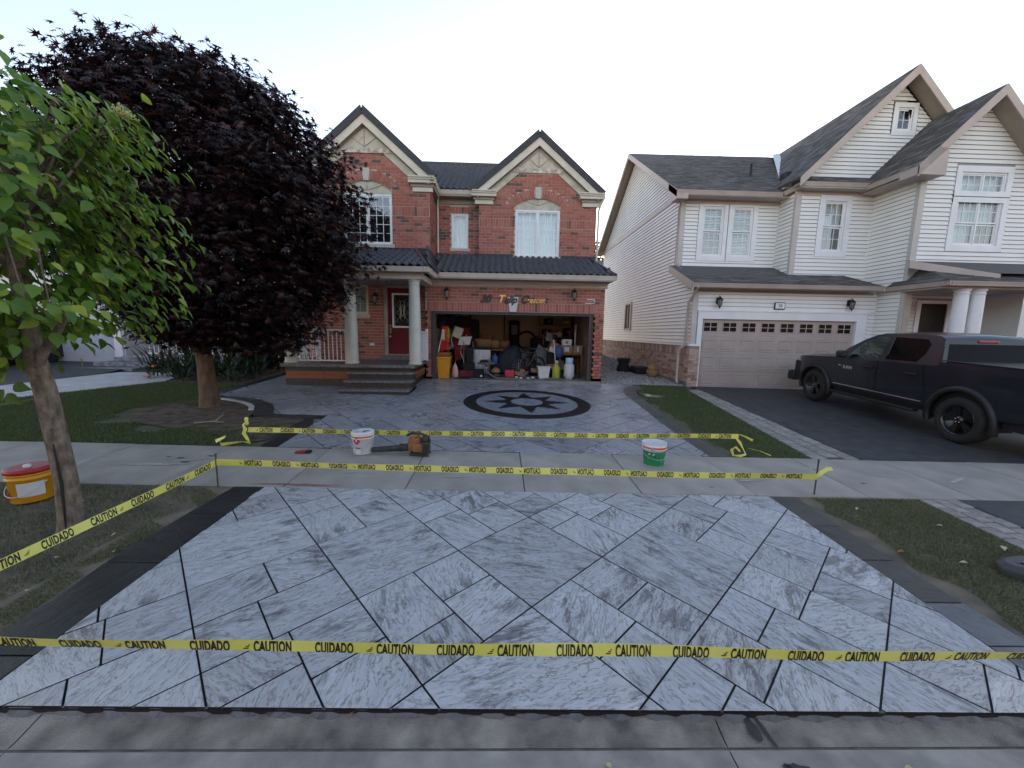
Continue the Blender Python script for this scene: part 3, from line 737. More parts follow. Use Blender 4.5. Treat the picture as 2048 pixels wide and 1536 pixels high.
rpoly = [(-.74,3.6),(3.03,3.6),(3.03,5.66),(2.60,5.84),(1.92,6.46),(.34,6.46),(-.32,5.84),(-.74,5.66)]
bay(1.135, rpoly, UY, 3.90, 5.47, 5.70, (4.79,5.049), 'right_bay_wall')
window(house, 1.135, UY+.04, .42, 1.85, 3.90, 5.34, 2, 3, 5, back='curtain')
lpoly = [(-5.76,3.6),(-2.13,3.6),(-2.13,5.66),(-2.55,5.84),(-3.10,6.50),(-4.80,6.50),(-5.35,5.84),(-5.76,5.66)]
bay(-3.945, lpoly, LY, 3.97, 5.47, 5.76, (4.79,5.049), 'left_bay_wall')
window(house, -3.945, LY+.04, -4.66, -3.23, 3.97, 5.38, 2, 3, 5)
for q in ((-4.66,-3.23,LY+.03,LY+.09,5.38,5.475),(.42,1.85,UY+.03,UY+.09,5.34,5.475)): b = MB(); b.box(*q); obj('head_board', b, M_panel, house)
# recess wall with the narrow window, and the bay's flank
cpoly = [(-2.12,3.7),(-.74,3.7),(-.74,5.55),(-2.12,5.55)]; chole = [(-1.65,4.16),(-1.11,4.16),(-1.11,5.26),(-1.65,5.26)]
wall_panel('recess_wall', house, cpoly, [chole], PY(RY), PY(RY+.12), M_mortar)
brick_items(cpoly, [lambda z: (-1.66,-1.10) if 4.16 < z < 5.48 else None], (0,RY,0), (1,0,0), (0,-1,0), items, dark=.25)
soldier(items, -1.70, -1.06, 5.27, 5.46, (0,RY,0), (1,0,0), (0,-1,0))
window(house, -1.38, RY+.04, -1.65, -1.11, 4.16, 5.26, 1, 2, 4, back='curtain')
b = MB(); b.quad((-2.13,LY,3.6),(-2.13,RY,3.6),(-2.13,RY,5.75),(-2.13,LY,5.75)); obj('bay_flank', b, M_mortar, house)
brick_items([(LY,3.7),(RY,3.7),(RY,5.66),(LY,5.66)], [], (-2.13,0,0), (0,1,0), (1,0,0), items)
# porch wall
dpoly = [(-5.90,.55),(-2.25,.55),(-2.25,2.9),(-5.90,2.9)]; dholes = [[(-4.72,1.92),(-4.02,1.92),(-4.02,2.79),(-4.72,2.79)], [(-3.54,.72),(-2.50,.72),(-2.50,2.80),(-3.54,2.80)]]
wall_panel('porch_wall', house, dpoly, dholes, PY(LY+.05), PY(LY+.17), M_mortar)
brick_items(dpoly, [lambda z: (-4.73,-4.01) if 1.83 < z < 2.79 else None, lambda z: (-3.56,-2.48) if z < 2.81 else None], (0,LY+.05,0), (1,0,0), (0,-1,0), items)
window(house, -4.37, LY+.09, -4.72, -4.02, 1.92, 2.79, 1, 3, 3, back='blind', fm=M_cream)
# unseen sides and back close the house
M_brtex, n_, l_, bs = nt('brick_side'); bt = n_.new('ShaderNodeTexBrick'); tc = n_.new('ShaderNodeTexCoord'); mp = n_.new('ShaderNodeMapping'); mp.inputs['Rotation'].default_value = (R_(90),0,R_(90))
l_.new(tc.outputs['Object'], mp.inputs[0]); l_.new(mp.outputs[0], bt.inputs['Vector']); bt.inputs['Color1'].default_value = (.32,.10,.08,1); bt.inputs['Color2'].default_value = (.26,.08,.06,1); bt.inputs['Mortar'].default_value = (.4,.33,.29,1)
bt.inputs['Scale'].default_value = 1; bt.inputs['Brick Width'].default_value = .26; bt.inputs['Row Height'].default_value = .09; bt.inputs['Mortar Size'].default_value = .006; l_.new(bt.outputs[0], bs.inputs['Base Color']); bs.inputs['Roughness'].default_value = .85
b = MB(); b.quad((3.115,GY+.01,-.2),(3.115,UY,-.2),(3.115,UY,2.95),(3.115,GY+.01,2.95)); b.quad((3.03,UY+.01,-.2),(3.03,21.2,-.2),(3.03,21.2,5.8),(3.03,UY+.01,5.8)); b.quad((-5.9,LY+.06,-.2),(-5.9,21.2,-.2),(-5.9,21.2,5.8),(-5.9,LY+.06,5.8)); b.quad((-5.9,21.2,-.2),(3.03,21.2,-.2),(3.03,21.2,5.8),(-5.9,21.2,5.8))
b.quad((-5.76,LY+.01,3.5),(-5.76,RY,3.5),(-5.76,RY,5.8),(-5.76,LY+.01,5.8)); b.quad((-2.25,GY+.01,.0),(-2.25,LY+.06,.0),(-2.25,LY+.06,2.9),(-2.25,GY+.01,2.9))
obj('side_wall', b, M_brtex, house)
pieces(house, 'brick', items, BR, 300, rest='brickwork')

# ---- roofs
TW, TL = .19, .34
def tileproto():
    xs_ = np.linspace(-.5, .5, 7); zz = [.0,.034,.056,.052,.024,-.006,.0]
    v = []
    for (yy, dz) in ((-.54, .032), (.52, .0)):
        for x, z in zip(xs_, zz): v.append((x*TW, yy*TL, z+dz))
    for x, z in zip(xs_, zz): v.append((x*TW, -.54*TL, z+.032-.036))
    f = [(k, k+1, 8+k, 7+k) for k in range(6)]+[(14+k, 15+k, 1+k, k) for k in range(6)]
    return v, f
TV, TF = tileproto()
def inpoly(p, poly):
    c = False
    for i in range(len(poly)):
        (xa, ya), (xb, yb) = poly[i-1], poly[i]
        if (ya > p[1]) != (yb > p[1]) and p[0] < (xb-xa)*(p[1]-ya)/(yb-ya)+xa: c = not c
    return c
def tile_plane(poly3, items, marg=.03):
    """lay tiles over a planar roof face; first edge of poly3 is the eave"""
    P = [np.array(p, float) for p in poly3]; ex = P[1]-P[0]; ex /= np.linalg.norm(ex)
    nr = np.cross(ex, P[2]-P[0]); nr /= np.linalg.norm(nr)
    if nr[2] < 0: nr = -nr
    ey = np.cross(nr, ex)
    if ey[2] < 0: ey = -ey
    q = [(float((p-P[0])@ex), float((p-P[0])@ey)) for p in P]
    xa, xb = min(p[0] for p in q), max(p[0] for p in q); yb = max(p[1] for p in q)
    r = 0; y = TL*.5-.03
    while y < yb:
        x = xa+TW/2
        while x < xb:
            if inpoly((x, y), q) and inpoly((x-TW*.3, y+TL*.2), q) and inpoly((x+TW*.3, y+TL*.2), q):
                c = P[0]+ex*x+ey*y+nr*.012
                items.append(('t', TV, TF, mat4(c, ex, ey, np.cross(ex, ey)), 0))
            x += TW
        y += TL*.92; r += 1
def deck(name, poly3, m, parent, t=.05):
    P = [Vector(p) for p in poly3]; n = (P[1]-P[0]).cross(P[2]-P[0]).normalized()
    if n.z < 0: n = -n
    b = MB(); b.prism([p-n*t for p in P], n*t); return obj(name, b, m, parent)
ti = []
skirt = [(-1.95,11.22,3.10),(3.26,11.22,3.10),(2.85,UY+.02,3.86),(-2.1,UY+.02,3.86)]
skirt_end = [(3.26,11.22,3.10),(3.26,13.2,3.10),(3.04,UY+.3,3.60),(2.85,UY+.02,3.86)]
porchf = [(-6.1,9.88,3.04),(-1.84,9.88,3.04),(-2.55,LY,3.80),(-5.5,LY,3.80)]
porche = [(-1.84,9.88,3.04),(-1.84,11.25,3.06),(-2.13,12.6,3.70),(-2.55,LY,3.80)]
mainf = [(-5.5,13.1,6.004),(-2.25,13.1,6.004),(-2.2,RY-.35,5.86),(-.8,RY-.35,5.86),(-.72,13.1,6.004),(2.9,13.1,6.004),(.4,17.1,8.30),(-3.3,17.1,8.30)]
mainb = [(3.3,21.5,5.8),(-6.2,21.5,5.8),(-3.3,17.1,8.30),(.4,17.1,8.30)]; mainr = [(2.9,13.1,6.004),(3.3,21.5,5.8),(.4,17.1,8.30)]; mainl = [(-5.5,13.1,6.004),(-6.2,21.5,5.8),(-3.3,17.1,8.30)]
for nm, pl in (('skirt_roof',skirt),('skirt_roof_end',skirt_end),('porch_roof',porchf),('porch_roof_end',porche),('main_roof',mainf),('main_roof_back',mainb),('main_roof_hip',mainr),('main_roof_hip',mainl)): deck(nm, pl, M_deck, house)
tile_plane(skirt, ti); tile_plane(porchf, ti); tile_plane(porche, ti); tile_plane(skirt_end, ti)
tile_plane([(-2.25,RY-.35,5.86),(-.8,RY-.35,5.86),(-.7,13.2,6.06),(1.5,13.2,6.06),(.4,17.1,8.30),(-3.3,17.1,8.30)], ti)
pieces(house, 'roof_tile', ti, [M_tile], 300, rest='roof_tiles', smooth=True)
b = MB(); b.tube([(-3.3,17.1,8.33),(.4,17.1,8.33)], .07, 10); b.tube([(.4,17.1,8.32),(2.9,13.1,6.03)], .06, 8); obj('ridge_cap', b, M_tile, house)
b = MB(); b.tube([(3.26,11.22,3.13),(2.85,UY,3.88)], .05, 8); obj('hip_cap', b, M_tile, house)
b = MB(); b.tube([(-1.86,9.9,3.07),(-2.55,LY-.02,3.84)], .055, 8); obj('hip_cap', b, M_tile, house)
for q in ((-2.1,-.74,RY-.06,RY-.012,3.72,3.98),(-.76,.36,UY-.06,UY-.016,3.74,3.95),(1.92,3.03,UY-.06,UY-.016,3.74,3.93),(-5.7,-2.15,LY-.06,LY-.016,3.68,3.87)): b = MB(); b.box(*q); obj('flashing', b, M_deck, house)

def gable(cx, Y, hw, ze, za, Yb, wallY, tri, skip_left=False):
    """gable roof: two slopes, barge tile, rake boards, soffit, half-timber panel, cornice returns"""
    fy = Y
    for s in (-1, 1):
        e = (cx+s*hw, fy, ze); a = (cx, fy, za); eb = (cx+s*hw, Yb, ze); ab = (cx, Yb, za)
        deck('gable_roof', [e, eb, ab, a] if s > 0 else [eb, e, a, ab], M_deck, house, .06)
        d = Vector((a[0]-e[0], 0, a[2]-e[2])).normalized(); n = Vector((-d.z*1, 0, d.x)) if s < 0 else Vector((d.z, 0, -d.x))
        if n.z < 0: n = -n
        E_, A_ = Vector(e), Vector(a); dn = d*.0
        b = MB(); up_ = n*.045; dn_ = n*-.125
        q = [E_+up_, A_+up_+Vector((0,0,.02)), Vector((A_.x,A_.y,(A_+dn_).z-abs(dn_.x)*abs(d.z/d.x))), E_+dn_]
        b.prism([p+Vector((0,-.035,0)) for p in q], (0,.12,0)); obj('barge_tile', b, M_deck, house)
        lo_ = n*-.125; lo2 = n*-.31
        def apexpt(v): return Vector((A_.x, A_.y, A_.z+v.z-abs(v.x)*abs(d.z/d.x)))
        b = MB(); q = [E_+lo_, apexpt(lo_), apexpt(lo2), E_+lo2]
        b.prism([p+Vector((0,.0,0)) for p in q], (0,.04,0)); obj('rake_board', b, M_cream, house)
        lo3 = n*-.33; b = MB(); q = [E_+lo3, apexpt(lo3)]
        b.add([q[0]+Vector((0,.02,0)), q[1]+Vector((0,.02,0)), q[1]+Vector((0,wallY-fy+.02,0)), q[0]+Vector((0,wallY-fy+.02,0))], [(0,1,2,3)]); obj('rake_soffit', b, M_taupe, house)
        lo4 = n*-.52; b = MB(); q = [E_+lo3, apexpt(lo3), apexpt(lo4), E_+lo4]
        b.prism([Vector((p.x, wallY-.035, p.z)) for p in q], (0,.03,0)); obj('frieze_board', b, M_panel, house)
        # cornice return with stacked mouldings
        x1 = cx+s*(hw+.0); x0 = cx+s*(hw-.78)
        xa, xb = min(x0,x1), max(x0,x1)
        b = MB(); b.box(xa, xb, fy-.04, wallY+.06, ze-.20, ze-.03); b.box(xa+.012, xb-.012, fy-.07, wallY+.05, ze-.115, ze-.035); b.box(xa+.02,xb-.02,fy-.10,wallY+.05,ze-.07,ze-.028); obj('cornice_return', b, M_cream, house, bevel=.006)
        b = MB(); b.box(xa+.06, xb-.06, fy+.06, wallY+.03, ze-.275, ze-.20); obj('cornice_bed', b, M_taupe, house)
        xi0, xi1 = (xa+.22, xb-.10) if s > 0 else (xa+.10, xb-.22)
        b = MB(); b.box(xi0 if s < 0 else xa+.10, xi1 if s > 0 else xb-.10, wallY-.06, wallY+.02, ze-.40, ze-.275); obj('frieze_block', b, M_cream, house)
    (tx, tz0, tz1) = tri
    b = MB(); b.prism([(cx-tx-.02,wallY-.03,tz0),(cx+tx+.02,wallY-.03,tz0),(cx,wallY-.03,tz1+.12)], (0,.05,0)); tp = obj('gable_panel', b, M_panel, house)
    b = MB()
    for s in (-1, 1):
        b.bar((cx+s*.60*tx/.75,wallY-.034,tz0+.14),(cx,wallY-.034,tz0+.14+.50),.026,.014); b.bar((cx,wallY-.034,tz0+.14),(cx+s*.31*tx/.75,wallY-.034,tz0+.14+.255),.026,.014)
    b.bar((cx,wallY-.035,tz0+.14),(cx,wallY-.035,tz0+.66),.026,.014); obj('panel_rib', b, M_taupe, tp)
    b = MB(); b.box(cx-tx-.05,cx+tx+.05,wallY-.05,wallY+.01,tz0-.03,tz0+.10); obj('panel_rail', b, mat('peeling_paint', (.30,.22,.16), (.66,.62,.55), rough=.8, scale=9, detail=10), tp)
gable(1.13, 12.74, 2.10, 5.86, 7.60, 16.4, UY, (.77, 6.46, 7.16))
gable(-3.96, 11.79, 2.03, 5.86, 7.61, 16.4, LY, (.87, 6.50, 7.18))

def gutter(name, a, b_, m, parent, out, w=.13, h=.12):
    """K-profile eaves trough from a to b_ (top outer line), out = outward direction"""
    a, b_, o = Vector(a), Vector(b_), Vector(out).normalized(); up = Vector((0,0,1))
    prof = [(0,0),(-.01,-.005),(-.012,-.022),(-.03,-h*.55),(-.045,-h),(-w,-h),(-w,0),(-w+.012,0),(-w+.012,-h+.012),(-.05,-h+.012),(-.036,-.03),(-.018,-.012)]
    mb = MB(); mb.loft([[a+o*p[0]+up*p[1] for p in prof], [b_+o*p[0]+up*p[1] for p in prof]], smooth=False); return obj(name, mb, m, parent)
gutter('gutter', (-1.95,11.16,3.10), (3.30,11.16,3.10), M_cream, house, (0,-1,0))
gutter('gutter', (-6.1,9.82,3.03), (-1.78,9.82,3.03), M_cream, house, (0,-1,0))
gutter('gutter', (-1.78,9.82,3.03), (-1.78,11.2,3.05), M_cream, house, (1,0,0))
gutter('gutter', (-1.97,12.80,5.86), (-.9,12.80,5.86), M_cream, house, (0,-1,0))
gutter('gutter', (-1.93,11.62,5.83), (-1.93,12.9,5.83), M_cream, house, (1,0,0))
b = MB(); b.box(-2.12,-.75,12.86,RY,5.68,5.74); b.box(-2.12,-.75,RY-.05,RY-.005,5.53,5.68); obj('recess_soffit', b, M_taupe, house)
b = MB(); b.box(-2.12,-2.0,LY+.02,RY,5.60,5.72); obj('flank_soffit', b, M_taupe, house)
b = MB(); b.box(-2.24,3.20,11.20,GY,2.94,2.985); obj('garage_soffit', b, M_taupe, house)
b = MB(); b.box(-2.26,3.16,GY-.055,GY-.004,2.80,2.94); b.box(-2.27,3.19,GY-.085,GY-.055,2.90,2.94); b.box(3.13,3.18,GY-.05,GY+.6,2.80,2.94); obj('garage_frieze', b, M_cream, house)
b = MB(); b.tube([(-2.02,12.75,5.78),(-2.05,12.95,5.60),(-2.075,13.06,5.48),(-2.075,13.08,5.3),(-2.075,13.08,3.98)], .035, 8); obj('downspout', b, M_cream, house)
b = MB(); b.tube([(3.22,12.7,5.72),(3.12,12.8,5.5),(3.08,12.85,5.35),(3.08,12.85,3.7)], .035, 8); obj('downspout', b, M_cream, house)
# garage opening
b = MB(); b.box(-2.08,-1.96,GY+.03,GY+.16,0,2.06); b.box(2.68,2.80,GY+.03,GY+.16,-.10,2.06); b.box(-1.96,2.68,GY+.03,GY+.16,1.975,2.06); obj('garage_frame', b, M_brown, house)
b = MB(); b.box(-2.09,-2.06,GY+.005,GY+.03,0,2.06); b.box(2.775,2.81,GY+.005,GY+.03,-.10,2.06); b.box(-2.06,2.775,GY+.005,GY+.03,2.03,2.062); obj('garage_trim', b, M_brown, house)
M_drywall = mat('garage_drywall', (.42,.34,.25), (.52,.43,.33), rough=.85, scale=2)
M_gfloor = mat('garage_floor', (.17,.16,.145), (.29,.275,.25), rough=.7, scale=4, detail=8, bump=.2)
b = MB(); b.box(-2.25,3.08,GY-.10,17.0,-.25,-.002); obj('garage_floor', b, M_gfloor, house)
GB = 16.2
b = MB(); b.box(-2.3,-2.2,GY+.2,GB,0,2.75); b.box(2.95,3.02,GY+.2,GB,0,2.75); b.box(-2.3,3.02,GB,GB+.1,0,2.75); b.box(-2.3,3.02,GY+.2,GB,2.62,2.75); obj('garage_lining', b, M_drywall, house)
for x in (-1.25,.15):
    b = MB(); b.box(x-.03,x+.03,GB-.03,GB-.002,0,2.6); obj('wall_batten', b, M_brown, house)
# garage lintel keystone, white tape marks, number letters and lanterns
b = MB(); b.prism([(.26,GY-.045,2.07),(.46,GY-.045,2.07),(.52,GY-.045,2.50),(.20,GY-.045,2.50)], (0,.05,0)); obj('keystone', b, mat('pale_keystone', (.58,.57,.56), (.72,.71,.70), rough=.8, scale=16), house)
b = MB(); b.box(2.58,2.80,GY-.018,GY-.013,2.465,2.485); b.box(2.79,2.81,GY-.018,GY-.013,2.36,2.485); b.box(2.52,2.80,GY-.018,GY-.013,2.355,2.372); obj('paint_mark', b, M_frame, house)

# ---- porch
M_step = M_tread
b = MB(); b.box(-5.62,-2.34,10.20,12.0,-.2,.17); obj('porch_base', b, M_charc, house)
for k, (xa, xb) in enumerate(((-5.60,-4.62),(-4.615,-3.6),(-3.595,-2.33))):
    b = MB(); b.box(xa,xb,10.185,11.9,.172,.268); b.box(xa+.002,xb-.002,10.188,11.9,.271,.365); obj('porch_board', b, M_orange, house)
b = MB(); b.box(-5.62,-2.32,10.18,12.0,.367,.47); obj('porch_band', b, M_charc, house)
b = MB(); b.bevbox(-5.70,-2.24,10.10,12.1,.472,.565,.02); obj('porch_slab', b, M_step, house)
b = MB(); b.box(-2.32,-2.29,10.20,11.74,.172,.268); b.box(-2.33,-2.28,10.20,11.74,.272,.365); obj('porch_board', b, M_orange, house)
b = MB(); b.bevbox(-3.62,-2.45,11.72,12.0,.567,.70,.012); obj('door_step', b, M_step, house)
for k, (yf, zt, xa, xb) in enumerate(((9.25,.035,-3.90,-2.20),(9.55,.21,-3.88,-2.20),(9.85,.39,-3.90,-2.21))):
    b = MB(); b.bevbox(xa, xb, yf, yf+.42, zt-.055, zt, .012); tr = obj('step', b, M_step, house)
    b = MB(); b.box(xa+.03, xb-.03, yf+.035, 10.25, -.25, zt-.055); obj('riser', b, M_charc, tr)
def column(parent, x, y, z0, z1, rb, rt, m, name='column'):
    b = MB(); h = z1-z0
    b.lathe([(rb*1.12,z0),(rb*1.12,z0+.05),(rb*1.0,z0+.07),(rb,z0+.1),(rb*.99,z0+h*.4),(rt,z1-.16),(rt,z1-.14),(rt*1.1,z1-.13),(rt*1.1,z1-.11),(rt,z1-.10),(rt,z1-.06),(rt*1.18,z1-.035),(rt*1.2,z1)], 28, (x,y,0)); return obj(name, b, m, parent)
for x in (-5.50,-3.92,-2.26): column(house, x, 10.32, .565, 2.765, .158, .135, M_column)
b = MB(); b.box(-5.95,-2.02,10.13,10.48,2.765,2.92); b.box(-2.28,-2.02,10.482,GY,2.765,2.92); obj('porch_beam', b, M_cream, house)
b = MB(); b.box(-6.05,-1.90,9.92,10.128,2.90,2.93); b.box(-5.9,-2.3,10.49,12.0,2.80,2.83); obj('porch_soffit', b, M_taupe, house)
# ---- front door
b = MB(); b.box(-3.54,-3.44,LY+.01,LY+.12,.70,2.80); b.box(-2.60,-2.50,LY+.01,LY+.12,.70,2.80); b.box(-3.44,-2.60,LY+.01,LY+.12,2.72,2.80); b.box(-3.44,-2.60,LY+.0,LY+.14,.70,.735); dr = obj('door_frame', b, M_taupe, house)
b = MB(); dx0, dx1 = -3.435, -2.605; yd = LY+.06
b.box(dx0,dx0+.15,yd,yd+.045,.74,2.715); b.box(dx1-.11,dx1,yd,yd+.045,.74,2.715); b.box(dx0+.15,dx1-.11,yd,yd+.045,2.55,2.715); b.box(dx0+.15,dx1-.11,yd,yd+.045,.74,1.56)
for k in range(4): xx = dx0+.20+k*.125; b.box(xx,xx+.09,yd-.008,yd+.002,.86,1.46)
door = obj('door', b, M_reddoor, house)
b = MB(); wx0, wx1, wz0, wz1 = dx0+.13, dx1-.09, 1.54, 2.57
b.box(wx0,wx1,yd-.018,yd+.002,wz0,wz0+.05); b.box(wx0,wx1,yd-.018,yd+.002,wz1-.05,wz1); b.box(wx0,wx0+.05,yd-.017,yd+.002,wz0+.05,wz1-.05); b.box(wx1-.05,wx1,yd-.017,yd+.002,wz0+.05,wz1-.05); obj('door_window_frame', b, M_frame, door)
b = MB(); b.quad((wx0+.05,yd+.005,wz0+.05),(wx1-.05,yd+.005,wz0+.05),(wx1-.05,yd+.005,wz1-.05),(wx0+.05,yd+.005,wz1-.05)); obj('door_glass', b, mat('leaded_glass', (.012,.011,.009), (.06,.055,.045), rough=.12, scale=22, detail=2), door)
b = MB(); cxx = (wx0+wx1)/2; czz = (wz0+wz1)/2
for q in range(2):
    a_, c_ = (.10,.30) if q == 0 else (.055,.17)
    b.tube([(cxx+a_*math.sin(t)*(1-.35*abs(math.sin(t))**3), yd-.001, czz+c_*math.cos(t)) for t in np.linspace(0,2*math.pi,28)], .005, 5, caps=False)
for s in (-1,1):
    b.tube([(cxx+s*(.12+.05*math.sin(t*3)), yd-.001, czz-.36+.72*t/6.28*1.0) for t in np.linspace(0,6.28,24)], .004, 5)
    b.bar((cxx+s*.22,yd-.001,wz0+.06),(cxx+s*.22,yd-.001,wz1-.06),.006)
obj('lead_came', b, M_steel, door)
b = MB(); b.lathe([(.03,0),(.03,.008),(.012,.012),(.012,.05),(.028,.055),(.03,.075),(.018,.09)], 14, (dx0+.065,yd,1.27), mtx=Matrix.Rotation(R_(90),3,'X')); b.lathe([(.028,0),(.028,.02),(.02,.024)],14,(dx0+.065,yd,1.60),mtx=Matrix.Rotation(R_(90),3,'X')); b.bevbox(dx0+.045,dx0+.085,yd-.01,yd,1.36,1.54,.008); obj('door_handle', b, M_steel, door)
# ---- porch railings
def railing(parent, A, B, z0, z1, sp=.108):
    A, B = Vector(A), Vector(B); L_ = (B-A).length; d = (B-A)/L_
    b = MB(); b.bar((A.x,A.y,z1), (B.x,B.y,z1), .055, .045); r = obj('top_rail', b, M_wrail, parent)
    b = MB(); b.bar((A.x,A.y,z0), (B.x,B.y,z0), .04, .035); obj('bottom_rail', b, M_wrail, parent)
    n = int(L_/sp)
    for k in range(n):
        p = A+d*((k+.7)*L_/n); b = MB(); b.box(p.x-.009,p.x+.009,p.y-.009,p.y+.009,z0+.01,z1-.02); obj('baluster', b, M_wrail, parent)
rl = thing('porch_railing', (-4.7,10.32,.565), 'white metal baluster railing along the front and side of brick porch', 'railing')
railing(rl, (-5.36,10.32,0), (-4.06,10.32,0), .64, 1.44); railing(rl, (-5.52,10.5,0), (-5.52,11.86,0), .64, 1.44)
for x, y in ((-5.50,11.88),): b = MB(); b.box(x-.035,x+.035,y-.035,y+.035,.566,1.5); b.lathe([(.05,1.5),(.055,1.52),(.03,1.55)],10,(x,y,0)); obj('post', b, M_wrail, rl)
rl2 = thing('porch_railing', (-2.2,10.9,.565), 'short white railing between right porch column and garage wall', 'railing')
railing(rl2, (-2.20,10.5,0), (-2.20,11.66,0), .64, 1.42)
b = MB(); b.box(-2.235,-2.165,11.60,11.67,.566,1.48); b.lathe([(.05,1.48),(.05,1.50),(.03,1.52)],10,(-2.2,11.635,0)); obj('post', b, M_wrail, rl2)
# ---- lanterns and address letters
M_lglass = mat('lantern_glass', (.20,.19,.17), (.3,.28,.25), rough=.2)
def lantern(x, y, z, label, group=None, s=1.0, nrm=-1):
    t = thing('wall_lantern', (x, y, z), label, 'lantern', group)
    b = MB(); b.bevbox(x-.055*s,x+.055*s,y-.025,y-.001,z-.07*s,z+.12*s,.006); b.tube([(x,y-.02,z+.08*s),(x,y-.07,z+.16*s),(x,y-.13,z+.15*s),(x,y-.13,z+.10*s)], .009, 8); obj('bracket', b, M_blackmetal, t)
    b = MB(); b.lathe([(.012,.13),(.03,.11),(.085,.05),(.09,.035),(.06,.03)], 8, (x,y-.13,z), smooth=False); b.lathe([(.05,-.15),(.035,-.17),(.012,-.20),(.006,-.23)], 8, (x,y-.13,z), smooth=False)
    for k in range(8):
        a = 2*math.pi*k/8; b.bar((x+.072*math.cos(a),y-.13+.072*math.sin(a),z+.035),(x+.048*math.cos(a),y-.13+.048*math.sin(a),z-.15),.008)
    obj('lantern_cage', b, M_blackmetal, t)
    b = MB(); b.lathe([(.066,.032),(.044,-.148)], 8, (x,y-.13,z), smooth=False); obj('lantern_glass', b, M_lglass, t)
    return t
lantern(-1.60,GY-.012,2.60,'black wall lantern left of the address letters above open garage')
lantern(2.17,GY-.012,2.62,'black wall lantern right of the address letters above open garage')
lantern(-3.78,LY+.038,2.42,'black wall lantern beside the red front door on porch')
M_gold = mat('gilt', (.55,.36,.13), rough=.3, metal=.9)
ad = thing('address_letters', (.3,GY-.02,2.43), 'black and gold script address letters above the open garage', 'sign')
def letters(txt, x, z, size, m, name, shear=.35, sx=1.0, bold=.004):
    v, f = text_mesh(txt, size, .008, shear, sx, bold); b = MB(); b.add([(x+p[0], GY-.042-p[2], z+p[1]) for p in v], f); obj(name, b, m, ad)
letters('30', -.47, 2.43, .30, M_blackmetal, 'numeral', bold=.014)
letters('T', -.02, 2.43, .30, M_gold, 'letter', bold=.008); letters('ulip', .27, 2.41, .27, M_blackmetal, 'letter', bold=.013)
letters('C', .68, 2.43, .31, M_blackmetal, 'letter', bold=.013); letters('rescen', 1.04, 2.41, .25, M_gold, 'letter', sx=.85, bold=.004); letters('t', 1.33, 2.42, .27, M_blackmetal, 'letter')
b = MB(); b.bevbox(-4.0,-3.85,LY-.0,LY+.04,.98,1.06,.01); obj('outlet_cover', b, M_frame, house)
# ================================================================== white sided house next door
M_side = mat('white_siding', (.75,.745,.725), (.82,.815,.795), rough=.5, scale=1.5, bump=.04, bscale=200)
M_side_bk = mat('siding_shade_backing', (.30,.285,.265), rough=.8)  # darker than the boards: paints the shadow line into the siding grooves
M_trim = mat('pinkish_taupe_trim', (.40,.335,.30), (.47,.40,.36), rough=.5, scale=2)
M_corner = mat('corner_board', (.46,.43,.40), (.53,.50,.47), rough=.5, scale=2)
M_wtrim = mat('white_trim', (.70,.715,.74), (.78,.795,.82), rough=.45, scale=2)
M_gdoor = mat('taupe_garage_door', (.37,.31,.28), (.42,.355,.32), rough=.5, scale=2)
M_tanA = mat('tan_brick', (.34,.215,.165), (.44,.30,.235), rough=.85, scale=10, bump=.3)
M_tanB = mat('pale_tan_brick', (.42,.30,.24), (.50,.375,.305), rough=.85, scale=10, bump=.3)
M_tanC = mat('brown_tan_brick', (.22,.14,.11), (.30,.19,.15), rough=.85, scale=10, bump=.3)
M_found = mat('foundation', (.13,.13,.13), (.19,.19,.185), rough=.85, scale=4, bump=.2)
M_valley = mat('valley_metal', (.45,.46,.45), (.6,.61,.6), rough=.45, scale=9)
def shinglemat():
    m, n, l, b = nt('shingle'); geo = n.new('ShaderNodeNewGeometry'); tc = n.new('ShaderNodeTexCoord')
    rp = n.new('ShaderNodeValToRGB'); e = rp.color_ramp.elements; e[0].color = (.055,.049,.045,1); e[1].color = (.16,.142,.128,1); k = e.new(.5); k.color = (.09,.08,.073,1)
    l.new(geo.outputs['Random Per Island'], rp.inputs[0]); nz = n.new('ShaderNodeTexNoise'); nz.inputs['Scale'].default_value = 90; l.new(tc.outputs['Object'], nz.inputs['Vector'])
    mx = n.new('ShaderNodeMix'); mx.data_type = 'RGBA'; mx.blend_type = 'OVERLAY'; mx.inputs['Factor'].default_value = .7; l.new(rp.outputs[0], mx.inputs['A']); l.new(nz.outputs['Color'], mx.inputs['B'])
    hs_ = n.new('ShaderNodeHueSaturation'); hs_.inputs['Saturation'].default_value = .55; l.new(mx.outputs['Result'], hs_.inputs['Color']); l.new(hs_.outputs[0], b.inputs['Base Color']); b.inputs['Roughness'].default_value = .85
    return m
M_shing = shinglemat()
wh = thing('white_house', (8.5, 11.8, -.2), 'white sided house with taupe double garage door and dark shingle roof', 'house')
sid = []
CO = .118
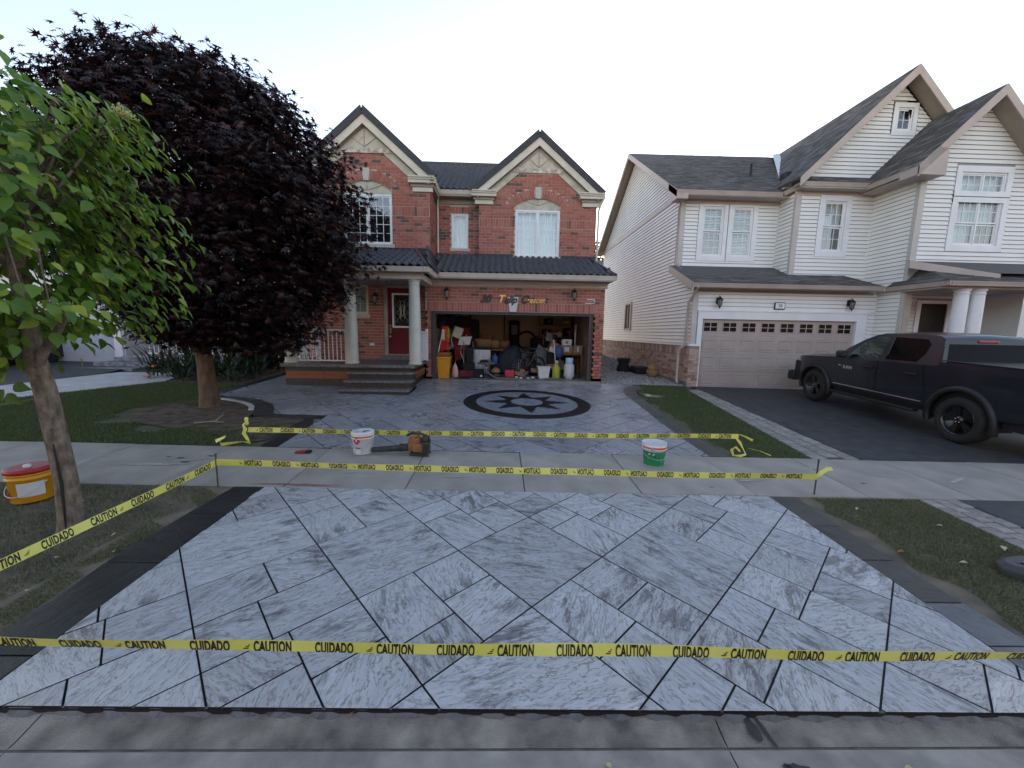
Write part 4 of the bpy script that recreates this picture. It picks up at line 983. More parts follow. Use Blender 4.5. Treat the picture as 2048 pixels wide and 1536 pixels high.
def siding(poly, holes, org, ax, nrm, z0=None):
    """overlapping courses; holes are rectangles (s0, s1, z0, z1)"""
    org, ax, nrm = np.array(org, float), np.array(ax, float), np.array(nrm, float); up = np.array((0,0,1.))
    za = min(p[1] for p in poly) if z0 is None else z0; zb = max(p[1] for p in poly); z = za; k = 0
    b = MB(); b.bm(panel_fill(poly, [[(h[0],max(h[2],za+.001)),(h[1],max(h[2],za+.001)),(h[1],h[3]),(h[0],h[3])] for h in holes], lambda s, q: tuple(org+ax*s+up*q-nrm*.004))); obj('shaded_backing', b, M_side_bk, wh)
    while z < zb-.02:
        zt = min(z+CO, zb); A = spans(poly, z+.002); B_ = spans(poly, zt-.002)
        if A and B_:
            lo, hi = [A[0]], (A[0][0], A[0][1], B_[0][0], B_[0][1])
            segs = [(hi[0], hi[1], hi[2], hi[3])]
            for (h0, h1, hz0, hz1) in holes:
                if hz0 < (z+zt)/2 < hz1:
                    ns = []
                    for (a0, a1, b0, b1) in segs:
                        if h1 <= a0 or h0 >= a1: ns.append((a0,a1,b0,b1)); continue
                        if h0 > a0: ns.append((a0, h0, b0, h0))
                        if h1 < a1: ns.append((h1, a1, h1, b1))
                    segs = ns
            for (a0, a1, b0, b1) in segs:
                if a1-a0 < .03: continue
                c = org+ax*((a0+a1)/2)+up*((z+zt)/2)
                zl = z+.012; pts = [org+ax*a0+up*(zl+.004)+nrm*.000, org+ax*a1+up*(zl+.004)+nrm*.000, org+ax*a1+up*zl+nrm*.026, org+ax*a0+up*zl+nrm*.026, org+ax*b1+up*zt+nrm*.003, org+ax*b0+up*zt+nrm*.003]
                k += 1
                sid.append(('w%d' % len(sid), [tuple(p-c) for p in pts], [(0,1,2,3),(3,2,4,5)], mat4(c), 0))
        z += CO
WX = 5.85
siding([(11.8,1.2),(22.6,1.2),(22.6,6.0),(17.85,9.02),(13.12,6.0),(13.12,3.85),(11.8,3.02)], [(17.35,18.2,1.62,2.9)], (WX,0,0), (0,1,0), (-1,0,0))
siding([(5.99,2.235),(11.59,2.235),(11.59,2.92),(5.99,2.92)], [], (0,11.8,0), (1,0,0), (0,-1,0))
siding([(6.0,3.62),(9.13,3.62),(9.13,5.80),(6.0,5.80)], [(6.44,8.44,3.93,5.79)], (0,13.1,0), (1,0,0), (0,-1,0))
siding([(12.35,3.30),(13.1,3.30),(13.1,5.92),(12.35,5.92)], [], (9.13,0,0), (0,1,0), (-1,0,0))
siding([(9.27,3.22),(11.6,3.22),(11.6,5.92),(9.27,5.92)], [(9.86,10.90,4.02,5.84)], (0,12.35,0), (1,0,0), (0,-1,0))
siding([(11.0,-.2),(12.35,-.2),(12.35,5.92),(11.0,5.92)], [], (11.6,0,0), (0,1,0), (-1,0,0))
siding([(11.75,3.0),(15.2,3.0),(15.2,6.0),(13.05,7.85),(11.75,6.6)], [(12.55,14.22,3.97,6.25)], (0,11.0,0), (1,0,0), (0,-1,0))
siding([(9.45,6.36),(14.9,6.36),(12.05,9.02)], [(11.80,12.62,7.62,8.58)], (0,12.36,0), (1,0,0), (0,-1,0))
siding([(11.62,-.2),(15.5,-.2),(15.5,3.0),(11.62,3.0)], [(13.3,15.0,-.199,2.7)], (0,12.2,0), (1,0,0), (0,-1,0))
# closed body behind
b = MB(); b.quad((22,11.9,-.3),(22,22.6,-.3),(22,22.6,6),(22,11.9,6)); b.quad((WX,22.6,-.3),(22,22.6,-.3),(22,22.6,6),(WX,22.6,6)); b.quad((15.2,11.0,-.2),(15.2,12.3,-.2),(15.2,12.3,6),(15.2,11.0,6)); b.quad((15.2,12.3,-.3),(22,12.3,-.3),(22,12.3,6),(15.2,12.3,6)); obj('far_wall', b, M_side, wh)
siding([(11.38,-.2),(11.59,-.2),(11.59,2.235),(11.38,2.235)], [], (0,11.8,0), (1,0,0), (0,-1,0))
pieces(wh, 'siding_board', sid, [M_side], 300, rest='siding_courses')
# corner boards and bands
def board(name, x0, x1, y0, y1, z0, z1, m=M_corner): b = MB(); b.box(x0,x1,y0,y1,z0,z1); return obj(name, b, m, wh)
board('corner_board', 5.835,6.0,11.775,11.85,1.17,2.95); board('corner_board', 5.832,5.99,13.075,13.2,3.6,5.95); board('corner_board', 9.105,9.27,12.325,12.42,3.25,5.95)
board('corner_board', 11.575,11.75,10.97,11.08,-.2,6.05); board('corner_board', 11.62,11.80,10.95,11.12,-.2,2.9, M_trim)
board('band_board', 5.815,5.848,13.1,22.6,5.96,6.10,M_trim); board('starter_strip', 5.81,5.848,11.78,22.6,1.13,1.20,M_wtrim); board('starter_strip', 5.84,6.18,11.765,11.798,1.13,1.20,M_wtrim)
# brick plinth
bi = []
b = MB(); b.box(5.84,5.86,11.81,22.6,-.35,1.13); b.box(5.85,6.17,11.795,11.85,-.2,1.13); obj('plinth', b, mat('plinth_mortar', (.24,.19,.165), (.30,.25,.22), rough=.9), wh)
brick_items([(11.8,.02),(22.5,.02),(22.5,.84),(11.8,.84)], [], (5.84,0,0), (0,1,0), (-1,0,0), bi, dark=.2)
soldier(bi, 11.82, 22.5, .85, 1.11, (5.84,0,0), (0,1,0), (-1,0,0), .3)
brick_items([(5.84,-.12),(6.17,-.12),(6.17,1.12),(5.84,1.12)], [], (0,11.795,0), (1,0,0), (0,-1,0), bi, dark=.2)
pieces(wh, 'plinth_brick', bi, [M_tanA, M_tanB, M_tanC], 300, rest='plinth_brickwork')
b = MB(); b.box(5.80,5.835,11.9,22.6,-.4,.02); b.bevbox(5.80,6.19,11.74,11.80,-.35,-.12,.01); obj('foundation', b, M_found, wh)
# garage door: rows of raised panels under a row of lights
GX0, GX1, GZ0, GZ1, GDY = 6.18, 11.03, -.185, 1.97, 11.86
b = MB()
for r in range(4): z0 = GZ0+(GZ1-GZ0)*r/4; b.box(GX0,GX1,GDY,GDY+.05,z0+.004,z0+(GZ1-GZ0)/4-.004)
gd = obj('garage_door', b, M_gdoor, wh)
for r in range(3):
    for c in range(8):
        w = (GX1-GX0)/8; h = (GZ1-GZ0)/4; xa, xb, za, zb = GX0+c*w+.08, GX0+(c+1)*w-.08, GZ0+r*h+.10, GZ0+(r+1)*h-.10
        bb = MB(); o_ = [(xa,za),(xb,za),(xb,zb),(xa,zb)]; i_ = [(xa+.035,za+.035),(xb-.035,za+.035),(xb-.035,zb-.035),(xa+.035,zb-.035)]; k_ = [(xa+.05,za+.05),(xb-.05,za+.05),(xb-.05,zb-.05),(xa+.05,zb-.05)]
        vs_ = [(x,GDY-.014,z) for x, z in o_]+[(x,GDY+.004-.006,z) for x, z in i_]+[(x,GDY-.016,z) for x, z in k_]
        o2 = [(x-.012*(1 if x == xa else -1),GDY+.001,z-.012*(1 if z == za else -1)) for x, z in o_]; vs_ += o2
        bb.add(vs_, [(12+i, 12+(i+1) % 4, (i+1) % 4, i) for i in range(4)]+[(i,(i+1) % 4,4+(i+1) % 4,4+i) for i in range(4)]+[(4+i,4+(i+1) % 4,8+(i+1) % 4,8+i) for i in range(4)]+[(8,9,10,11)])
        obj('raised_panel', bb, M_gdoor, gd)
for c in range(8):
    w = (GX1-GX0)/8; h = (GZ1-GZ0)/4; xa, xb, za, zb = GX0+c*w+.10, GX0+(c+1)*w-.10, GZ0+3*h+.17, GZ1-.11
    bb = MB(); xm, zm = (xa+xb)/2, (za+zb)/2
    bb.box(xa-.02,xb+.02,GDY-.012,GDY-.001,za-.02,za); bb.box(xa-.02,xb+.02,GDY-.012,GDY-.001,zb,zb+.02); bb.box(xa-.02,xa,GDY-.012,GDY-.001,za,zb); bb.box(xb,xb+.02,GDY-.012,GDY-.001,za,zb); bb.box(xm-.012,xm+.012,GDY-.011,GDY-.002,za,zb); bb.box(xa,xm-.012,GDY-.011,GDY-.002,zm-.01,zm+.01); bb.box(xm+.012,xb,GDY-.011,GDY-.002,zm-.01,zm+.01)
    obj('light_frame', bb, M_gdoor, gd)
    bb = MB(); bb.quad((xa,GDY-.004,za),(xb,GDY-.004,za),(xb,GDY-.004,zb),(xa,GDY-.004,zb)); obj('light_pane', bb, mat('garage_pane', (.006,.006,.006), (.010,.010,.009), rough=.25, spec=.12) if c == 0 else MATS['garage_pane'], gd)
board('door_casing', 6.03,6.18,11.77,11.855,1.20,2.20,M_wtrim); board('door_casing', 6.155,6.182,11.77,11.86,-.19,1.13,M_wtrim); board('door_casing', 11.03,11.36,11.77,11.87,-.19,2.20,M_wtrim); board('door_header', 6.182,11.028,11.77,11.87,1.972,2.20,M_wtrim); board('header_cap', 6.0,11.40,11.75,11.80,2.203,2.245,M_wtrim)
b = MB(); b.box(GX0,GX1,GDY-.01,GDY,GZ1-.005,GZ1); b.box(6.18,11.03,11.80,12,-.24,-.188); obj('door_sill', b, M_found, wh)
# windows with wide flat casings
def cased(cx, Y, x0, x1, z0, z1, cw, **kw):
    w = window(wh, cx, Y+.01, x0, x1, z0, z1, sill=False, **kw)
    b = MB(); b.box(x0-cw,x1+cw,Y-.035,Y-.004,z1,z1+cw); b.box(x0-cw,x1+cw,Y-.035,Y-.004,z0-cw,z0); b.box(x0-cw,x0,Y-.034,Y-.004,z0,z1); b.box(x1,x1+cw,Y-.034,Y-.004,z0,z1); obj('casing', b, M_wtrim, w); return w
cased(6.98, 13.1, 6.60, 7.30, 4.08, 5.66, .15, sashes=1, cols=3, rows=3, hung=.5, back='blind', half_screen=[(0,0)])
cased(7.95, 13.1, 7.58, 8.28, 4.08, 5.66, .15, sashes=1, cols=3, rows=3, hung=.5, back='blind')
cased(10.38, 12.35, 10.03, 10.73, 4.16, 5.68, .16, sashes=1, cols=3, rows=2, hung=.5, back='curtain', half_screen=[(0,0)])
cased(13.39, 11.0, 12.72, 14.04, 4.12, 5.42, .16, sashes=2, cols=3, rows=2, hung=.46, back='curtain', half_screen=[(1,0)])
cased(13.39, 11.0, 12.72, 14.04, 5.44, 6.08, .16, sashes=2, cols=3, rows=2, back='curtain')
cased(12.21, 12.36, 11.96, 12.46, 7.76, 8.42, .13, sashes=1, cols=2, rows=2)
w = MB(); w.box(5.80,5.848,17.35,18.2,1.62,1.72); w.box(5.80,5.848,17.35,18.2,2.80,2.9); w.box(5.80,5.848,17.35,17.45,1.72,2.8); w.box(5.80,5.848,18.1,18.2,1.72,2.8); w.box(5.81,5.845,17.75,17.80,1.72,2.8); sw = obj('side_window', w, M_trim, wh)
w = MB(); w.quad((5.825,17.45,1.72),(5.825,18.1,1.72),(5.825,18.1,2.8),(5.825,17.45,2.8)); obj('side_pane', w, mat('dull_dark_pane', (.012,.012,.012), rough=.6, spec=.1), sw); w = MB(); w.quad((5.87,17.4,1.7),(5.87,18.2,1.7),(5.87,18.2,2.85),(5.87,17.4,2.85)); obj('room', w, M_dark, sw)  # pane painted dull black in place of the dark surroundings it would mirror
# shingle roofs
sh = []
def shingles(poly3, items):
    P = [np.array(p, float) for p in poly3]; ex = P[1]-P[0]; ex /= np.linalg.norm(ex); nr = np.cross(ex, P[2]-P[0]); nr /= np.linalg.norm(nr)
    if nr[2] < 0: nr = -nr
    ey = np.cross(nr, ex)
    if ey[2] < 0: ey = -ey
    q = [(float((p-P[0])@ex), float((p-P[0])@ey)) for p in P]
    if area(q) < 0: q = q[::-1]
    xa, xb, yb = min(p[0] for p in q), max(p[0] for p in q), max(p[1] for p in q); y = 0; r = 0; SH = .15
    while y < yb:
        x = xa-random.uniform(0,.3)
        while x < xb:
            w = random.choice((.16,.22,.30,.34)); rect = [(x,y),(x+w,y),(x+w,y+SH),(x,y+SH)]; c = clip(q, rect); dz = .010 if random.random() < .45 else .005
            if len(c) >= 3 and abs(area(c)) > 1e-4:
                top = [P[0]+ex*p[0]+ey*p[1]+nr*(.004+(dz if p[1] < y+.01 else 0)*1.0+.002*(1-(p[1]-y)/SH)) for p in c]
                lo_ = [p for p in c if p[1] < y+.001]
                cc = sum(top)/len(top); vs_ = [tuple(p-cc) for p in top]; fs_ = [tuple(range(len(c)))]
                if len(lo_) >= 2:
                    x0_, x1_ = min(p[0] for p in lo_), max(p[0] for p in lo_); k0 = len(vs_)
                    for xx in (x0_, x1_): vs_ += [tuple(P[0]+ex*xx+ey*y+nr*(.006+dz)-cc), tuple(P[0]+ex*xx+ey*y-cc)]
                    fs_.append((k0, k0+1, k0+3, k0+2))
                items.append(('q%d' % len(items), vs_, fs_, mat4(cc), 0))
            x += w
        y += SH; r += 1
RF = {'garage_skirt': [(5.60,11.36,3.0),(11.30,11.36,3.0),(10.95,12.34,3.42),(9.20,12.34,3.42),(9.12,13.08,3.76),(5.60,13.08,3.76)],
 'main_roof': [(5.50,12.62,5.98),(8.92,12.62,6.00),(11.95,17.85,9.30),(5.50,17.85,9.28)],
 'mid_slope': [(8.90,20.0,6.22),(8.90,11.95,6.22),(12.05,11.95,9.37),(12.05,20,9.37)],
 'mid_slope_right': [(15.2,11.95,6.22),(15.2,20,6.22),(12.05,20,9.37),(12.05,11.95,9.37)],
 'right_slope': [(11.02,12.36,6.04),(11.02,10.56,6.04),(13.05,10.56,8.07),(13.05,12.36,8.07)],
 'right_slope_far': [(15.1,10.56,6.02),(15.1,12.36,6.02),(13.05,12.36,8.07),(13.05,10.56,8.07)],
 'pent_strip': [(9.05,12.02,6.12),(11.35,12.02,6.12),(11.35,12.34,6.38),(9.25,12.34,6.38)],
 'main_back': [(8.9,23.0,5.98),(5.50,23.0,5.98),(5.50,17.85,9.28),(9.5,17.85,9.28)],
 'porch_roof': [(11.45,9.80,2.98),(16,9.80,2.98),(16,10.97,3.52),(12.0,10.97,3.52)],
 'porch_roof_side': [(11.45,11.4,2.98),(11.45,9.80,2.98),(12.0,10.97,3.52),(11.75,11.2,3.35)]}
for nm, p in RF.items():
    deck(nm, p, M_shing, wh, .05)
    if nm not in ('main_back','mid_slope_right','right_slope_far'): shingles(p if nm != 'mid_slope' else [(8.90,16.0,6.22),(8.90,11.95,6.22),(12.05,11.95,9.37),(12.05,16,9.37)], sh)
pieces(wh, 'shingle', sh, [M_shing], 0, rest='shingles')
b = MB(); b.add([(8.85,12.66,6.08),(9.10,12.55,6.11),(12.0,17.6,9.36),(11.82,17.75,9.35)], [(0,1,2,3)]); b2 = obj('valley', b, M_valley, wh); b2.location = (0,0,.02)
# rakes, fascia, gutters
def rake(a, b_, wid, thick_vec, m=M_trim):
    mb = MB(); a, b_ = Vector(a), Vector(b_); dn = Vector((0,0,-wid)); mb.prism([a, b_, b_+dn, a+dn], thick_vec); obj('rake_board', mb, m, wh)
rake((5.50,12.62,5.97),(5.50,17.85,9.27),.20,(-.03,0,0)); rake((5.50,23,5.97),(5.50,17.85,9.27),.20,(-.03,0,0))
mb = MB(); mb.quad((5.50,12.62,5.90),(5.50,17.85,9.20),(5.86,17.85,9.20),(5.86,12.62,5.90)); mb.quad((5.50,23.0,5.90),(5.50,17.85,9.20),(5.86,17.85,9.20),(5.86,23.0,5.90)); obj('rake_soffit', mb, M_taupe, wh)
mb = MB(); mb.prism([(5.47,12.6,5.97),(5.47,13.3,6.40),(5.47,13.3,6.15),(5.47,13.05,5.72),(5.47,12.6,5.72)], (.36,0,0)); obj('eave_return', mb, M_trim, wh)
rake((5.58,11.34,2.99),(5.58,13.1,3.76),.22,(.03,0,0)); mb = MB(); mb.quad((5.60,11.4,2.86),(5.60,13.1,3.62),(5.86,13.1,3.62),(5.86,11.4,2.86)); obj('rake_soffit', mb, M_taupe, wh)
rake((8.88,11.95,6.20),(12.05,11.95,9.37),.27,(0,-.03,0)); rake((15.22,11.95,6.20),(12.05,11.95,9.37),.27,(0,-.03,0)); mb = MB(); mb.quad((8.9,11.95,6.0),(12.05,11.95,9.15),(12.05,12.36,9.15),(8.9,12.36,6.0)); mb.quad((15.2,11.95,6.0),(12.05,11.95,9.15),(12.05,12.36,9.15),(15.2,12.36,6.0)); obj('rake_soffit', mb, M_taupe, wh)
rake((11.0,10.56,6.02),(13.05,10.56,8.07),.27,(0,-.03,0)); rake((15.1,10.56,6.02),(13.05,10.56,8.07),.27,(0,-.03,0)); mb = MB(); mb.quad((11.02,10.56,5.86),(13.05,10.56,7.86),(13.05,11.0,7.86),(11.02,11.0,5.86)); mb.quad((15.1,10.56,5.86),(13.05,10.56,7.86),(13.05,11.0,7.86),(15.1,11.0,5.86)); obj('rake_soffit', mb, M_taupe, wh)
mb = MB(); mb.prism([(11.0,10.53,6.03),(11.48,10.53,6.50),(11.75,10.53,6.45),(11.75,10.53,5.80),(11.0,10.53,5.80)], (0,.5,0)); obj('eave_return', mb, M_trim, wh)
gutter('gutter', (5.56,11.30,2.99), (11.32,11.30,2.99), M_trim, wh, (0,-1,0)); gutter('gutter', (5.48,12.56,5.98), (8.86,12.56,5.98), M_trim, wh, (0,-1,0))
gutter('gutter', (8.84,12.56,6.0), (9.0,11.96,6.10), M_trim, wh, (-1,-.3,0)); gutter('gutter', (9.0,11.96,6.10), (11.40,11.96,6.10), M_trim, wh, (0,-1,0)); gutter('gutter', (10.98,12.3,6.03), (10.98,10.56,6.03), M_trim, wh, (-1,0,0))
gutter('gutter', (11.40,9.74,2.97), (16,9.74,2.97), M_trim, wh, (0,-1,0)); gutter('gutter', (11.40,11.4,2.97), (11.40,9.74,2.97), M_trim, wh, (-1,0,0))
mb = MB(); mb.box(5.62,11.3,11.36,11.80,2.86,2.89); mb.box(5.9,11.45,11.765,11.797,2.78,2.86); obj('soffit', mb, M_taupe, wh)
mb = MB(); mb.box(5.6,9.1,12.62,13.1,5.84,5.87); mb.box(5.99,9.12,13.05,13.097,5.72,5.84); obj('soffit', mb, M_trim, wh)
mb = MB(); mb.box(9.0,11.6,12.02,12.36,5.94,5.97); mb.box(9.25,11.58,12.315,12.347,5.85,5.94); mb.box(11.1,11.6,11.0,12.3,5.86,5.89); obj('soffit', mb, M_trim, wh)
# porch of the white house
for x in (12.22,12.66): column(wh, x, 10.1, .15, 2.80, .165, .145, M_wtrim)
mb = MB(); mb.box(11.5,16,9.95,10.25,2.80,2.92); mb.box(11.5,11.75,10.25,11.0,2.80,2.92); mb.box(11.5,16,10.25,12.2,2.84,2.88); obj('porch_beam', mb, M_trim, wh)
mb = MB(); mb.bevbox(11.62,16,9.9,12.2,-.3,.15,.02); obj('porch_slab', mb, M_conc, wh)
rake((11.30,10.72,3.62),(13.1,10.05,3.20),.20,(0,-.03,0))
mb = MB(); mb.add([(11.28,10.76,3.64),(13.1,10.06,3.22),(16,10.06,3.22),(16,10.95,3.64),(11.5,10.95,3.66)],[(0,1,2,3,4)]); obj('porch_hood', mb, M_shing, wh)
mb = MB(); mb.box(13.3,13.45,12.16,12.24,.15,2.7); mb.box(14.85,15.0,12.16,12.24,.15,2.7); mb.box(13.45,14.85,12.16,12.24,2.6,2.7); mb.box(14.35,14.45,12.17,12.24,.15,2.6); de = obj('entry_frame', mb, M_wtrim, wh)
mb = MB(); mb.quad((13.45,12.21,.15),(14.35,12.21,.15),(14.35,12.21,2.6),(13.45,12.21,2.6)); mb.quad((14.45,12.21,.15),(14.85,12.21,.15),(14.85,12.21,2.6),(14.45,12.21,2.6)); obj('entry_glass', mb, mat('black_door_glass', (.006,.006,.006), (.016,.015,.014), rough=.35, spec=.2), de)
lantern(15.25,12.18,2.35,'black wall lantern beside the dark entry of the white house')
lantern(6.60,11.782,2.50,'black wall lantern left of plate 28 above taupe garage door'); lantern(10.70,11.782,2.50,'black wall lantern right of plate 28 above taupe garage door')
np_ = thing('number_plate', (8.53,11.78,2.40), 'white house number plate with black rim reading 28', 'sign')
mb = MB(); mb.bevbox(8.36,8.70,11.745,11.78,2.29,2.51,.05); obj('plate_rim', mb, M_blackmetal, np_); mb = MB(); mb.bevbox(8.385,8.675,11.735,11.76,2.315,2.485,.04); obj('plate_face', mb, M_frame, np_)
v, f = text_mesh('28', .13, .002); mb = MB(); mb.add([(8.53+p[0],11.733-p[2],2.40+p[1]) for p in v], f); obj('plate_digits', mb, M_blackmetal, np_)
# downspouts, vents
mb = MB(); mb.tube([(5.62,12.6,5.88),(5.75,12.9,5.66),(5.79,13.08,5.55),(5.79,13.08,3.75)], .04, 6); obj('downspout', mb, M_trim, wh)
mb = MB(); mb.tube([(5.74,11.34,2.88),(5.76,11.45,2.80),(5.74,11.75,2.52),(5.72,11.82,2.45),(5.72,11.86,1.22),(5.70,11.88,1.12),(5.62,11.98,1.05),(5.60,12.0,.9),(5.60,12.0,.05),(5.60,11.9,-.02)], .042, 6); obj('downspout', mb, M_trim, wh)
mb = MB(); mb.lathe([(.06,7.0),(.05,7.05),(.05,7.62)],12,(8.95,14.55,0)); mb.lathe([(.17,7.08),(.06,7.25)],12,(8.95,14.55,.0)); obj('vent_pipe', mb, M_blackmetal, wh)
mb = MB(); mb.bevbox(9.3,9.55,13.2,13.5,6.62,6.86,.02); obj('roof_vent', mb, M_blackmetal, wh)
# ================================================================== house to the left, things far behind
lh = thing('left_house', (-13, 15, .1), 'white sided house half hidden behind the purple maple', 'house')
M_side2 = mat('left_siding', (.62,.62,.63), (.70,.70,.71), rough=.55, scale=2)
li = []
def siding2(s0, s1, z0, z1, org, ax, nrm, items, holes=()):
    org, ax, nrm = np.array(org, float), np.array(ax, float), np.array(nrm, float); up = np.array((0,0,1.)); z = z0
    while z < z1-.01:
        c = org+ax*((s0+s1)/2)+up*(z+.06); L_ = s1-s0
        pts = [org+ax*s0+up*z, org+ax*s1+up*z, org+ax*s1+up*z+nrm*.02, org+ax*s0+up*z+nrm*.02, org+ax*s1+up*(z+.12)+nrm*.003, org+ax*s0+up*(z+.12)+nrm*.003]
        items.append(('l%d' % len(items), [tuple(p-c) for p in pts], [(0,1,2,3),(3,2,4,5)], mat4(c), 0)); z += .12
b = MB(); b.box(-12.6,-7.5,15.4,24,-.2,5.8); b.box(-21,-12.6,13.4,24,-.2,5.8); obj('wall', b, M_side2, lh)
siding2(-12.6,-7.5,.5,5.6,(0,15.38,0),(1,0,0),(0,-1,0),li); siding2(15.4,24,0,5.6,(-7.48,0,0),(0,1,0),(1,0,0),li); siding2(-21,-16.7,0,2.9,(0,13.38,0),(1,0,0),(0,-1,0),li); siding2(-12.9,-12.6,0,2.9,(0,13.38,0),(1,0,0),(0,-1,0),li)
pieces(lh, 'siding_board', li, [M_side2], 300)
b = MB(); b.prism([(-21.4,13,5.7),(-21.4,24.4,5.7),(-21.4,18.7,8.2)], (14.2,0,0)); obj('roof', b, M_shing, lh)
b = MB(); b.box(-16.7,-16.45,13.30,13.39,-.1,2.5); b.box(-12.9,-12.65,13.30,13.39,-.1,2.5); b.box(-16.45,-12.9,13.30,13.39,2.25,2.5); obj('garage_casing', b, M_wtrim, lh)
b = MB(); b.box(-16.45,-12.9,13.34,13.39,-.1,2.25); ld = obj('garage_door', b, mat('grey_blue_door', (.42,.45,.50), (.48,.51,.56), rough=.5), lh)
b = MB(); b.bevbox(-12.5,-7.6,13.1,15.38,.10,.45,.02); obj('porch_slab', b, M_white_walk, lh)
M_ledge = mat('ledge_stone', (.10,.11,.13), (.28,.29,.33), rough=.7, scale=7, bump=.8, bscale=14)
for k, (xa, xb, ya, z0, z1) in enumerate(((-13.1,-11.2,12.0,.02,.17),(-12.75,-11.0,12.4,.17,.31),(-12.5,-10.9,12.8,.31,.44))):
    b = MB(); b.bevbox(xa,xb,ya,ya+.6,z0,z1,.02); obj('stone_step', b, M_ledge, lh)
b = MB(); b.bevbox(-11.0,-7.6,13.0,13.12,-.05,.40,.02); obj('stone_facing', b, M_ledge, lh)
for x in (-9.05,): column(lh, x, 13.35, .45, 2.75, .17, .15, M_wtrim); b = MB(); b.bevbox(x-.2,x+.2,13.15,13.55,-.1,.47,.02); obj('pillar_base', b, M_ledge, lh)
b = MB(); b.box(-12.5,-7.5,13.2,15.4,2.75,2.95); obj('porch_roof', b, M_wtrim, lh)
lr = thing('left_porch_railing', (-9.5,13.35,.45), 'white baluster railing of the left house behind the garden bed', 'railing')
railing(lr, (-11.9,13.35,0), (-9.25,13.35,0), .55, 1.3, .14); railing(lr, (-8.85,13.35,0), (-7.65,13.35,0), .55, 1.3, .14)
# dark car at the left edge
def dark_car():
    t = thing('parked_car', (-14.6,11.9,.15), 'black car parked at the left edge before the neighbour garage', 'car')
    M_cp = mat('black_paint', (.006,.006,.007), (.009,.009,.010), rough=.2, coat=.6); M_ty = mat('rubber', (.012,.012,.012), (.02,.02,.02), rough=.8)
    x, y, z = -15.5, 9.4, .12
    secs = []
    for (yy, zt, zb, hw) in ((0,.75,.45,.75),(.1,.95,.3,.86),(.9,1.0,.25,.9),(1.0,1.02,.25,.9),(1.7,1.42,.25,.9),(2.9,1.45,.25,.9),(3.6,1.08,.25,.9),(4.2,1.0,.3,.87),(4.35,.7,.45,.78)):
        s_ = .62 if zt > 1.2 else .86
        secs.append([(x-hw,y+yy,zb+z),(x+hw,y+yy,zb+z),(x+hw,y+yy,.7+z),(x+hw*s_/.86*.98,y+yy,zt+z),(x-hw*s_/.86*.98,y+yy,zt+z),(x-hw,y+yy,.7+z)])
    b = MB(); b.loft(secs, smooth=False); obj('body', b, M_cp, t, bevel=.03)
    for sx in (-1, 1):
        for yy in (.85, 3.45):
            b = MB(); b.lathe([(.20,-.11),(.31,-.11),(.33,-.07),(.33,.07),(.31,.11),(.20,.11)], 22, (x+sx*.82,y+yy,z+.33), mtx=Matrix.Rotation(R_(90),3,'Y')); wt = obj('tyre', b, M_ty, t)
            b = MB(); b.lathe([(.03,-.10),(.20,-.09),(.20,.09),(.03,.10)], 14, (x+sx*.82,y+yy,z+.33), mtx=Matrix.Rotation(R_(90),3,'Y')); obj('rim', b, M_steel, wt)
    b = MB(); b.quad((x-.52,y+1.05,z+1.08),(x+.52,y+1.05,z+1.08),(x+.48,y+1.66,z+1.41),(x-.48,y+1.66,z+1.41)); o = obj('rear_glass', b, M_glassd, t); o.location = (0,-.02,.02)
    for sx in (-1,1): b = MB(); b.bevbox(x+sx*.66-.12,x+sx*.66+.12,y+.02,y+.12,z+.74,z+.90,.02); obj('tail_light', b, mat('tail_red', (.25,.005,.005), rough=.2) if sx < 0 else MATS['tail_red'], t)
dark_car()

# ---- unseen houses added across the street, so panes and paint don't mirror bare horizon
def across(x, w, h, label, wallm):
    t = thing('added_house_across', (x,-20,-.6), label, 'house', 'added houses across the street')
    b = MB(); b.box(x-w/2,x+w/2,-29,-20,-.8,h); obj('wall', b, wallm, t)
    b = MB(); b.prism([(x-w/2-.4,-19.5,h),(x+w/2+.4,-19.5,h),(x+w/2+.4,-24.5,h+3.2),(x-w/2-.4,-24.5,h+3.2)], (0,-.01,-.15)); b.prism([(x-w/2-.4,-29.5,h),(x+w/2+.4,-29.5,h),(x+w/2+.4,-24.5,h+3.2),(x-w/2-.4,-24.5,h+3.2)], (0,.01,-.15)); obj('roof', b, M_shing, t)
    for (wx, wz) in ((-w*.28,3.6),(w*.05,3.6),(w*.3,3.6),(w*.3,.9)):
        b = MB(); b.box(x+wx-.7,x+wx+.7,-20.05,-19.97,wz,wz+1.4); f_ = obj('window', b, M_frame, t); b = MB(); b.box(x+wx-.6,x+wx+.6,-20.0,-19.95,wz+.1,wz+1.3); obj('pane', b, M_dark, f_)
    b = MB(); b.box(x-w*.4,x-w*.4+4.2,-20.06,-19.96,-.7,1.5); obj('garage_door', b, M_gdoor, t)
across(-16,10,5.4,'added brick house across the street mirrored at left',M_brA); across(-3,10,5.4,'added tan house across the street behind the camera',M_tanA); across(10,10,5.4,'added brick house across the street mirrored at right',M_brA); across(23,10,5.4,'added tan house across the street far right',M_tanA); across(36,10,5.4,'added brick house across the street beyond the far right one',M_brA); across(49,10,5.4,'added tan house at the right end of the street',M_tanA); across(-29,10,5.4,'added tan house across the street far left',M_tanA)

